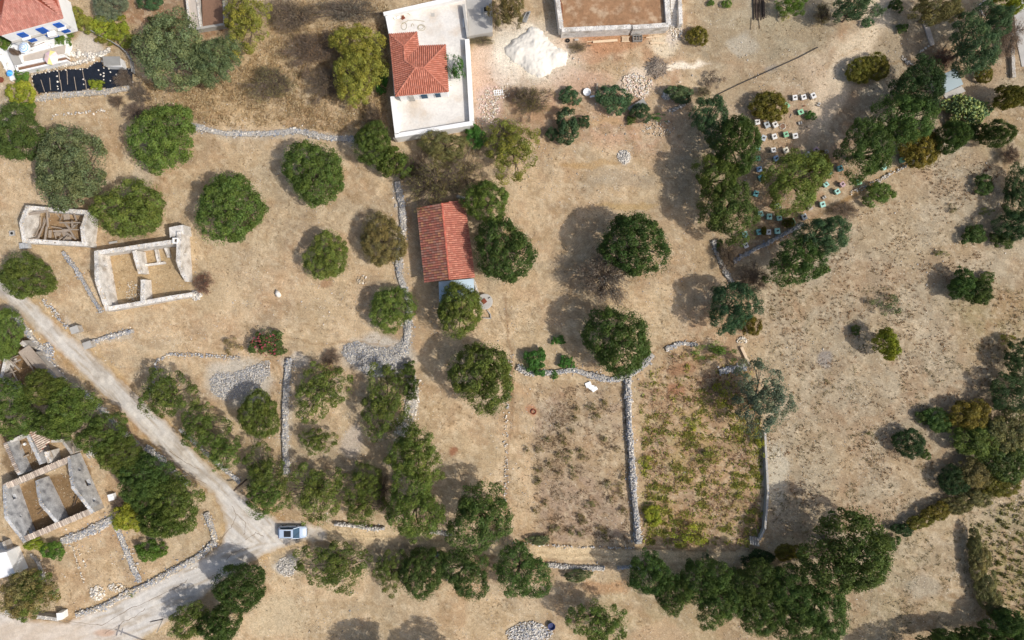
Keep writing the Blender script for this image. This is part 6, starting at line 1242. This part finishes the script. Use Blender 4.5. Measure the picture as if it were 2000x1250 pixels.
# concrete block pairs, bricks, ring, tyre among the hives
for x, y, rz_, lab in [(1598, 204.5, 1.1, 'pair of grey concrete blocks right of the top beehive row'), (1562, 241, .2, 'pair of pale concrete blocks right of the fire ring'), (1609, 386, .6, 'pair of pale blocks under the right fringe of the spreading tree')]:
    t = thing('block_pair', lab, 'concrete blocks', P(x, y)); p = P(x, y)
    for s_ in (-1, 1): mb = MB(); mb.box((p.x+s_*.17*math.cos(rz_), p.y+s_*.17*math.sin(rz_), .12), (.2, .4, .24), rz_); mb.build('block', M['concrete'], t, bevel=.01)
fr = thing('fire_ring', 'small stone fire ring full of brown ash between the beehives', 'fire ring', P(1528, 247)); p = P(1528, 247); pos = []
for i in range(14): a = 2*math.pi*i/14; pos.append((.42*math.cos(a), .42*math.sin(a), .1))
link_mesh('stone', stones_mesh('ring', pos, NR.uniform(.16, .24, 14), tints(14, (PALE, WARM)), .1), M['stone'], fr); mb = MB(); mb.lathe((p.x, p.y, 0), [(.36, 0), (.34, .06)], 12); mb.build('ash', M['brownsoil'], fr)
def simple(name, lab, cat, m, fn, **k): mb = MB(); fn(mb); o = mb.build(name, M[m] if isinstance(m, str) else m, **k); return tag(o, lab, cat)
def torus(mb, c, r, t, n=18, k=7, z=0):
    mb.tube([(c[0]+r*math.cos(2*math.pi*i/n), c[1]+r*math.sin(2*math.pi*i/n), c[2]) for i in range(n+1)], t, k, cap=False)
simple('pale_ring', 'pale metal ring lying in the shade above the spreading tree', 'ring', 'concrete', lambda mb: torus(mb, P(1614.5, 296, .1), .24, .07))
simple('tan_crate', 'small tan wooden board at the right of the hive rows', 'board', 'newwood', lambda mb: mb.box(P(1579, 247, .1), (.34, .38, .14), .3))
simple('timber_hoop', 'white empty frame lying right of the ochre juniper', 'frame', 'white', lambda mb: [mb.box(P(1526+dx, 222+dy, .08), s_, -.3) for dx, dy, s_ in ((-1.8, 0, (.06, .5, .05)), (1.8, 0, (.06, .5, .05)), (0, -3, (.3, .06, .05)))])
simple('white_plank', 'crooked pale plank on the bare soil between the hives', 'plank', 'wood', lambda mb: mb.bar(P(1543, 230, .06), P(1547, 222, .08), .1, .05))
simple('pink_block', 'small broken pink brick above the wide green beehive', 'brick', 'rust', lambda mb: mb.box(P(1570.5, 207, .08), (.22, .14, .1), .5))
simple('white_scrap', 'white scrap by the upper dark tree near the juniper', 'scrap', 'white', lambda mb: mb.box(P(1755, 290, .1), (.5, .34, .08), .2))
simple('pale_brick', 'pale brick lying between the middle and right lower mint hives', 'brick', 'newwood', lambda mb: mb.box(P(1512, 419, .06), (.34, .12, .1), .2))

# ------------------------------------------------------------------ car
car = thing('car', 'silver blue hatchback with dark sunroof parked where the road meets the track', 'car', P(574, 1036)); cp_ = P(574, 1036.5)
def loft(mb, secs, close=True):
    """secs: list of (x, [(y,z)...])"""
    b = len(mb.v); n = len(secs[0][1])
    for x, pr in secs: mb.v += [(cp_.x+x, cp_.y+y, z) for y, z in pr]
    for i in range(len(secs)-1):
        for k in range(n-1): a = b+i*n+k; mb.f.append((a, a+1, a+n+1, a+n)); mb.c.append((1, 1, 1))
    mb.f.append(tuple(b+k for k in range(n))[::-1]); mb.f.append(tuple(b+(len(secs)-1)*n+k for k in range(n))); mb.c += [(1, 1, 1)]*2
def sec(hw, z0, z1, crown_=.03, r_=.12): return [(-hw+.03, z0), (-hw, z0+.15), (-hw, z1-.2), (-hw+.02, z1-r_), (-hw+r_, z1-.02), (-hw*.5, z1+crown_*.8), (0, z1+crown_), (hw*.5, z1+crown_*.8), (hw-r_, z1-.02), (hw-.02, z1-r_), (hw, z1-.2), (hw, z0+.15), (hw-.03, z0)]
mb = MB(); loft(mb, [(-2.06, sec(.66, .35, .78)), (-2.0, sec(.78, .28, .95)), (-1.8, sec(.88, .22, 1.02)), (-1.0, sec(.91, .2, 1.0)), (.0, sec(.91, .2, .98)), (.8, sec(.90, .2, .98)), (1.3, sec(.89, .22, .93)), (1.75, sec(.84, .24, .84)), (1.98, sec(.72, .27, .72)), (2.08, sec(.52, .33, .6, .02, .08))])
body = mb.build('body', M['carpaint'], car, smooth=True)
mb = MB(); g = lambda x, hw, z: (x, [(-hw-.12, .93), (-hw, z-.04), (-hw+.1, z), (hw-.1, z), (hw, z-.04), (hw+.12, .93)])
loft(mb, [(-1.86, [(-.78, .93), (-.76, .98), (-.7, 1.0), (.7, 1.0), (.76, .98), (.78, .93)]), g(-1.6, .66, 1.42), g(-1.0, .68, 1.49), g(0, .68, 1.5), g(.35, .66, 1.46), (1.12, [(-.80, .93), (-.76, .96), (-.68, .98), (.68, .98), (.76, .96), (.80, .93)])]); cab = mb.build('cabin_glass', M['glass'], car)
mb = MB(); mb.add([(cp_.x+x, cp_.y+y, z) for x, y, z in ((-1.66, -.6, 1.45), (.3, -.6, 1.50), (.3, .6, 1.50), (-1.66, .6, 1.45), (-1.62, -.66, 1.40), (.34, -.67, 1.44), (.34, .67, 1.44), (-1.62, .66, 1.40), (-.65, -.62, 1.535), (-.65, .62, 1.535))], [(0, 8, 9, 3), (8, 1, 2, 9), (0, 4, 5, 1, 8), (3, 9, 2, 6, 7), (0, 3, 7, 4), (1, 5, 6, 2)]); roof = mb.build('roof', M['carpaint'], car)
mb = MB(); mb.box((cp_.x-.45, cp_.y, 1.545), (1.0, .88, .03)); mb.build('sunroof', M['plasticdark'], roof)
for s_ in (-1, 1):
    mb = MB(); mb.tube([(cp_.x-1.5, cp_.y+s_*.62, 1.5), (cp_.x-.6, cp_.y+s_*.63, 1.56), (cp_.x+.2, cp_.y+s_*.62, 1.52)], .022, 6); mb.build('roof_rail', M['concrete'], roof)
    mb = MB(); mb.box((cp_.x+.72, cp_.y+s_*1.0, 1.0), (.14, .2, .13)); mb.build('mirror', M['plasticdark'], car, bevel=.03)
    mb = MB(); mb.bar((cp_.x+.36, cp_.y+s_*.69, 1.44), (cp_.x+1.1, cp_.y+s_*.8, .97), .05, .02); mb.build('pillar', M['carpaint'], car)
    mb = MB(); mb.bar((cp_.x-1.6, cp_.y+s_*.68, 1.4), (cp_.x-1.84, cp_.y+s_*.79, .97), .12, .05); mb.build('pillar', M['carpaint'], car)
    mb = MB(); mb.bar((cp_.x-.45, cp_.y+s_*.69, 1.46), (cp_.x-.42, cp_.y+s_*.81, .96), .05, .04); mb.build('pillar', M['plasticdark'], car)
    mb = MB(); mb.box((cp_.x+1.92, cp_.y+s_*.55, .66), (.2, .28, .12), -s_*.5); mb.build('headlight', M['lamp'], car, bevel=.02)
    mb = MB(); mb.box((cp_.x-2.0, cp_.y+s_*.68, .8), (.1, .2, .2)); mb.build('tail_light', M['redlens'], car, bevel=.02)
    for x in (-1.28, 1.28):
        mb = MB(); mb.tube([(cp_.x+x, cp_.y+s_*.72, .33), (cp_.x+x, cp_.y+s_*.93, .33)], .33, 18); wh_ = mb.build('wheel', M['rubber'], car)
        mb = MB(); mb.tube([(cp_.x+x, cp_.y+s_*.90, .33), (cp_.x+x, cp_.y+s_*.94, .33)], .2, 12); mb.build('rim', M['concrete'], wh_)
mb = MB(); mb.box((cp_.x+2.06, cp_.y, .42), (.08, .9, .16)); mb.build('grille', M['plasticdark'], car)
mb = MB(); mb.bar((cp_.x+.4, cp_.y-.5, 1.47), (cp_.x+1.14, cp_.y+.1, 1.0), .03, .02); mb.build('wiper', M['plasticdark'], car)

# ------------------------------------------------------------------ odds and ends
# white lime heap
hpz = thing('lime_heap', 'large white lime sand heap spread between the terrace and the enclosure', 'sand heap', P(1048, 98)); b0 = wloc(hpz)
gx = np.arange(980, 1112, 1.6); gy = np.arange(44, 158, 1.6); X, Y = np.meshgrid(gx, gy); wx = X+(fbm(X, Y, 12, 230)-.5)*12; wy = Y+(fbm(X, Y, 12, 231)-.5)*12; d = sdpoly(wx, wy, WHITEHEAP)
Z = np.where(d < 0, 1.15*(1-np.exp(d/16.0))*(.7+.6*fbm(X, Y, 14, 232)), -.15)+.04*vnoise(X, Y, 3, 233); k = (d < 2); kq = k[:-1, :-1] & k[1:, :-1] & k[1:, 1:] & k[:-1, 1:]; idx = np.arange(X.size).reshape(X.shape)
F = np.stack([idx[1:, :-1][kq], idx[1:, 1:][kq], idx[:-1, 1:][kq], idx[:-1, :-1][kq]], -1); V = np.stack([(X-1000)*S-b0.x, (625-Y)*S-b0.y, Z], -1).reshape(-1, 3); link_mesh('heap', np_mesh('heap', V, F, smooth=True), M['sand'], hpz)
# planks, pallet, crates in front of the enclosure
simple('plank', 'long fresh timber plank lying below the enclosure wall', 'plank', 'newwood', lambda mb: mb.bar(P(1158, 82, .12), P(1206, 78.5, .12), .34, .1))
simple('plank', 'short timber offcut at the left end of the long plank', 'plank', 'newwood', lambda mb: mb.bar(P(1146, 82, .06), P(1158, 80, .06), .1, .05))
simple('plank', 'pink tipped timber plank leaning near the stairway foot', 'plank', 'newwood', lambda mb: mb.bar(P(1262, 73.5, .2), P(1294, 70.5, .25), .16, .08))
simple('plank', 'pale timber plank nearest the white rubble path', 'plank', 'newwood', lambda mb: mb.bar(P(1270, 84, .1), P(1296, 84, .1), .26, .08))
pa = thing('pallet', 'pale wooden pallet against the enclosure wall', 'pallet', P(1222, 76))
for i in range(6): mb = MB(); mb.bar(P(1216+i*2.2, 71, .2), P(1216+i*2.2, 82, .16), .11, .03); mb.build('slat', M['newwood'], pa)
for y in (72, 81): mb = MB(); mb.bar(P(1214, y, .12), P(1230, y, .12), .1, .09); mb.build('bearer', M['newwood'], pa)
cr = thing('crate', 'open grey slatted crate with wooden front beside the pallet', 'crate', P(1244, 77)); p = P(1244, 77)
for dx, dy, sx, sy in ((0, .38, 1.3, .06), (0, -.38, 1.3, .06), (-.65, 0, .06, .8), (.65, 0, .06, .8), (-.2, 0, .05, .76), (.2, 0, .05, .76)): mb = MB(); mb.box((p.x+dx, p.y+dy, .3), (sx, sy, .6), .05); mb.build('panel', M['corr'], cr)
for dy in (-.14, .1): mb = MB(); mb.box((p.x, p.y+dy, .5), (1.24, .08, .05), .05); mb.build('slat', M['wood'], cr)
simple('tyre', 'dark rubber tyre at the left foot of the enclosure wall', 'tyre', 'rubber', lambda mb: torus(mb, P(1109, 79, .12), .22, .1))
simple('feed_sack', 'small grey and white sack next to the tyre', 'sack', 'concrete', lambda mb: mb.box(P(1126, 77.5, .12), (.6, .3, .22), .1), bevel=.08)
simple('iron_arc', 'curved rusty iron strip on the enclosure soil', 'iron strip', 'rust', lambda mb: mb.tube([P(1093.5, -2, 1.75), P(1097, 8, 1.75), P(1098.5, 16, 1.75), P(1097.5, 26, 1.75)], .06, 6))
bp_ = thing('branch_pile', 'tangled heap of cut grey branches on the pale rubble', 'branch pile', P(1283, 133)); mb = MB(); 
for i in range(150):
    a = R.uniform(0, 6.28); rr = R.random()**.6; c = P(1283+math.cos(a)*rr*20, 133+math.sin(a)*rr*18, 0); z = (1-rr)*.9; b2 = R.uniform(0, 6.28); l = R.uniform(.3, .9)
    dx, dy = math.cos(b2)*l, math.sin(b2)*l; mb.tube([(c.x-dx, c.y-dy, max(.03, z+R.uniform(-.1, .1))), (c.x+R.uniform(-.1, .1), c.y+R.uniform(-.1, .1), z+.12), (c.x+dx, c.y+dy, max(.03, z+R.uniform(-.15, .25)))], [.045, .035, .015], 4, cap=False)
o = mb.build('branches', M['wood'], bp_); o['kind'] = 'stuff'
lp = thing('log_pile', 'stack of long dark poles at the top edge right of centre', 'pole stack', P(1482, 12))
for i in range(9): mb = MB(); x = 1470+i*2.7; mb.tube([P(x+R.uniform(-1, 1), -30, .15+.1*(i % 3)), P(x+R.uniform(-1, 2)+1.5, 36+R.uniform(-6, 5), .15+.12*(i % 3))], R.uniform(.08, .11), 6); mb.build('pole', M['darkwood'], lp)
for x0, y0, x1, y1 in ((1468, 34, 1466, 58), (1481, 34, 1484, 56)): mb = MB(); mb.tube([P(x0, y0, .1), P(x1, y1, .05)], .035, 5); mb.build('pole', M['darkwood'], lp)
simple('long_pipe', 'long thin dark pipe crossing the bare ground below the poles', 'pipe', 'pipe', lambda mb: mb.tube([P(1397, 187, .1), P(1440, 166, .12), P(1500, 139, .1), P(1560, 112, .12), P(1598, 92, .1)], .065, 6))
simple('metal_sheet', 'grey rectangular metal sheet tilted over a pine shrub', 'metal sheet', 'corr', lambda mb: (mb.bar(P(1229, 216, .5), P(1260, 198, .5), 1.0, .06)))
bt = thing('broken_basin', 'broken white basin in the rubble beside the pine shrubs', 'basin', P(1147, 183)); p = P(1146, 181); mb = MB()
prof = [(.42, 0), (.56, .3), (.6, .34), (.5, .3), (.3, .1), (.1, .08)]; mb.lathe((p.x, p.y, 0), prof, 12); mb.build('bowl', M['white'], bt, smooth=True)
simple('white_board', 'white board end lying against the broken basin', 'board', 'white', lambda mb: mb.bar(P(1152, 189, .2), P(1170, 186, .2), .24, .08))
simple('grey_post', 'upright grey board next to the broken basin', 'board', 'wood', lambda mb: mb.bar(P(1165, 186, .1), P(1167, 162, .3), .22, .1))
p3 = thing('pallet', 'small white pallet in the rubble right of the terrace wall', 'pallet', P(973, 181))
for i in range(5): mb = MB(); mb.bar(P(965+i*4, 176+(-i*.3), .1), P(966.5+i*4, 187-i*.3, .1), .13, .04); mb.build('slat', M['white'], p3)
for y in (177, 181.5, 186): mb = MB(); mb.bar(P(965, y, .07), P(983, y-1.5, .07), .1, .04); mb.build('bearer', M['white'], p3)
simple('plastic_scrap', 'white plastic scrap south east of the small white pallet', 'scrap', 'white', lambda mb: mb.box(P(1009, 187, .1), (.55, .8, .12), .5), bevel=.05)
bgm = MB()
for x, y, sx, sy, r_ in ((1149, 751, .9, .75, .4), (1156, 755, .7, .5, -.2), (1161, 760, .9, .55, .6), (1154, 757, .6, .8, .9)): bgm.box((P(x, y).x, P(x, y).y, R.uniform(.06, .12)), (sx, sy, .12), r_, Matrix.Rotation(R.uniform(-.2, .2), 3, 'X'))
tag(bgm.build('plastic_sheet', M['white'], bevel=.05), 'crumpled white plastic sheet below the curved stone wall', 'plastic sheet')
me = stones_mesh('boulder', [(0, 0, 0)], [1.35], [PALE*1.12], .02); o = link_mesh('boulder', me, M['stone'], None, tuple(P(544, 574, 0)+Vector((0, 0, .22)))); tag(o, 'pale boulder lying alone in the middle of the field', 'boulder')
simple('bucket_ring', 'rusty iron ring lying in the top left of the dug plot', 'ring', 'rust', lambda mb: torus(mb, P(1042, 804, .08), .34, .09, 16, 6))
tb_ = thing('blue_tub', 'dark blue round plastic tub by the bottom stone heap', 'tub', P(1077, 1221)); p = P(1077, 1221); mb = MB(); mb.lathe((p.x, p.y, 0), [(.38, 0), (.52, .5), (.56, .52), (.48, .5), (.36, .2), (.2, .18)], 16); mb.build('shell', mat('navy_plastic', lin(58, 66, 104), rough=.5, noise=.1), tb_)
simple('blue_bundle', 'crumpled dark blue tarpaulin bundle in shade beside the track', 'tarpaulin', mat('navy_cloth', lin(84, 96, 132), noise=.25, bump=.6), lambda mb: [mb.box(P(x, y, .25), (sx, .5, .4), r_, Matrix.Rotation(.3, 3, 'Y')) for x, y, sx, r_ in ((851, 1083, .7, .3), (856, 1082, .6, -.4), (858, 1086, .5, .9))], bevel=.08)
simple('white_box', 'white lidded chest beside the east gable of the tile capped ruin', 'chest', 'white', lambda mb: (mb.box(P(219, 970.5, .4), (.85, .95, .7), .25), mb.box(P(219, 970.5, .78), (.5, .2, .05), .25)), bevel=.02)
simple('cooler_lid', 'pale concrete slab lying north of the roofless house', 'slab', 'concrete', lambda mb: mb.bar(P(213, 475, .3), P(229, 472, .2), .3, .1))
simple('round_slab', 'faint round stone slab near the left edge', 'round slab', 'plasterwarm', lambda mb: mb.lathe(tuple(P(2, 1072, 0)), [(1.0, 0), (.95, .15)], 16))
simple('round_mat', 'red brown round lid on the bank at the far left', 'lid', 'rust', lambda mb: mb.lathe(tuple(P(2, 156, 0)), [(.42, 0), (.4, .1)], 14))
simple('barrel_sheet', 'grey tarpaulin and rods beside the white lime heap', 'tarpaulin', 'corr', lambda mb: [mb.bar(P(1020+i*3, 42+i, .3), P(1030+i*2.5, 24-i, .3), .28, .1) for i in range(3)])
simple('silver_bag', 'grey bag on the ground at the barn north end', 'bag', 'concrete', lambda mb: mb.box(P(900, 386, .6), (1.3, .5, .8), -.3), bevel=.15)
# hoses and bricks on the terrace
def hose(lab, pts, z=TZ+.04): simple('hose', lab, 'hose', 'hose', lambda mb: mb.tube([P(x, y, z) for x, y in pts], .035, 5, cap=False))
arc = lambda cx, cy, rx, ry, a0, a1, n=16: [(cx+rx*math.cos(math.radians(a0+(a1-a0)*i/n)), cy+ry*math.sin(math.radians(a0+(a1-a0)*i/n))) for i in range(n+1)]
hose('pale hose looped on the terrace with a long curved tail', [(829, 42), (820, 40), (808, 39), (797, 40), (790, 44), (784, 48)]+arc(789, 51, 5.5, 7, 200, -140)); hose('thin coiled hose on the terrace above the roof notch', arc(823, 54, 7.5, 6, 0, 350)+arc(822, 53, 5, 4, 350, 700)); hose('pale hose arching behind the brick scraps on the terrace', arc(787, 33, 15, 9, 195, 340)); hose('thin hose curving from the roof corner', arc(806, 56, 3, 10, 200, 330))
simple('brick_scrap', 'red brick scraps on the terrace corner', 'bricks', 'rust', lambda mb: [mb.box(P(x, y, TZ+.1), (.3, .22, .18), r_) for x, y, r_ in ((787, 32, .2), (789, 35, .6), (786, 36, 1.1))])
simple('white_bucket', 'white bucket beside the brick scraps on the terrace', 'bucket', 'white', lambda mb: mb.lathe((P(772, 37).x*.98, P(772, 37).y*.984, TZ), [(.14, 0), (.18, .3), (.15, .28), (.12, .1)], 12)); simple('cement_bag', 'crumpled white cement bag next to the bucket', 'bag', 'white', lambda mb: mb.box(P(778, 34, TZ+.12), (.55, .34, .2), .5), bevel=.07)
# poles
up = thing('short_pole', 'dark leaning timber pole at the road edge above the bend', 'pole', P(482, 936)); mb = MB(); mb.tube([P(482, 936), P(457, 958, 2.6)], .13, 8); mb.build('shaft', M['darkwood'], up)
up = thing('short_pole', 'thin grey leaning pole on the lower road verge', 'pole', P(318, 1210)); mb = MB(); mb.tube([P(318, 1210), P(306, 1235, 2.2)], .06, 8); mb.build('shaft', M['concrete'], up); mb = MB(); mb.tube([P(319, 1209, .1), P(293, 1215, .1)], .05, 6); mb.build('pole_shadow_bar', M['darkwood'], up)  # second tube: dark bar laid on the verge as the thin pole's shadow
up = thing('utility_pole', 'utility pole just below the frame casting a crossarm shadow on the road', 'utility pole', P(312, 1263)); b = P(312, 1263); mb = MB(); mb.tube([b, b+Vector((0, 0, 8))], [.16, .12], 8); mb.build('shaft', M['darkwood'], up)
mb = MB(); mb.bar(b+Vector((-.25, -.8, 7.6)), b+Vector((.25, .8, 7.6)), .12, .12); mb.build('crossarm', M['darkwood'], up); mb = MB(); mb.bar(b+Vector((-.15, -.5, 6.9)), b+Vector((.15, .5, 6.9)), .1, .1); mb.build('crossarm', M['darkwood'], up)
mb = MB(); far = P(60, 1200)+Vector((0, 0, 8)); far.x -= 12; pts = [b.lerp(far, i/20)+Vector((0, 0, 7.9-(b.lerp(far, i/20)).z-1.2*math.sin(math.pi*i/20))) for i in range(21)]; mb.tube(pts, .018, 4, cap=False); mb.build('wire', M['pipe'], up)
print('things', sum(1 for o in C.objects if o.parent is None), 'objects', len(C.objects), 'tris', sum(len(m.polygons) for m in bpy.data.meshes))
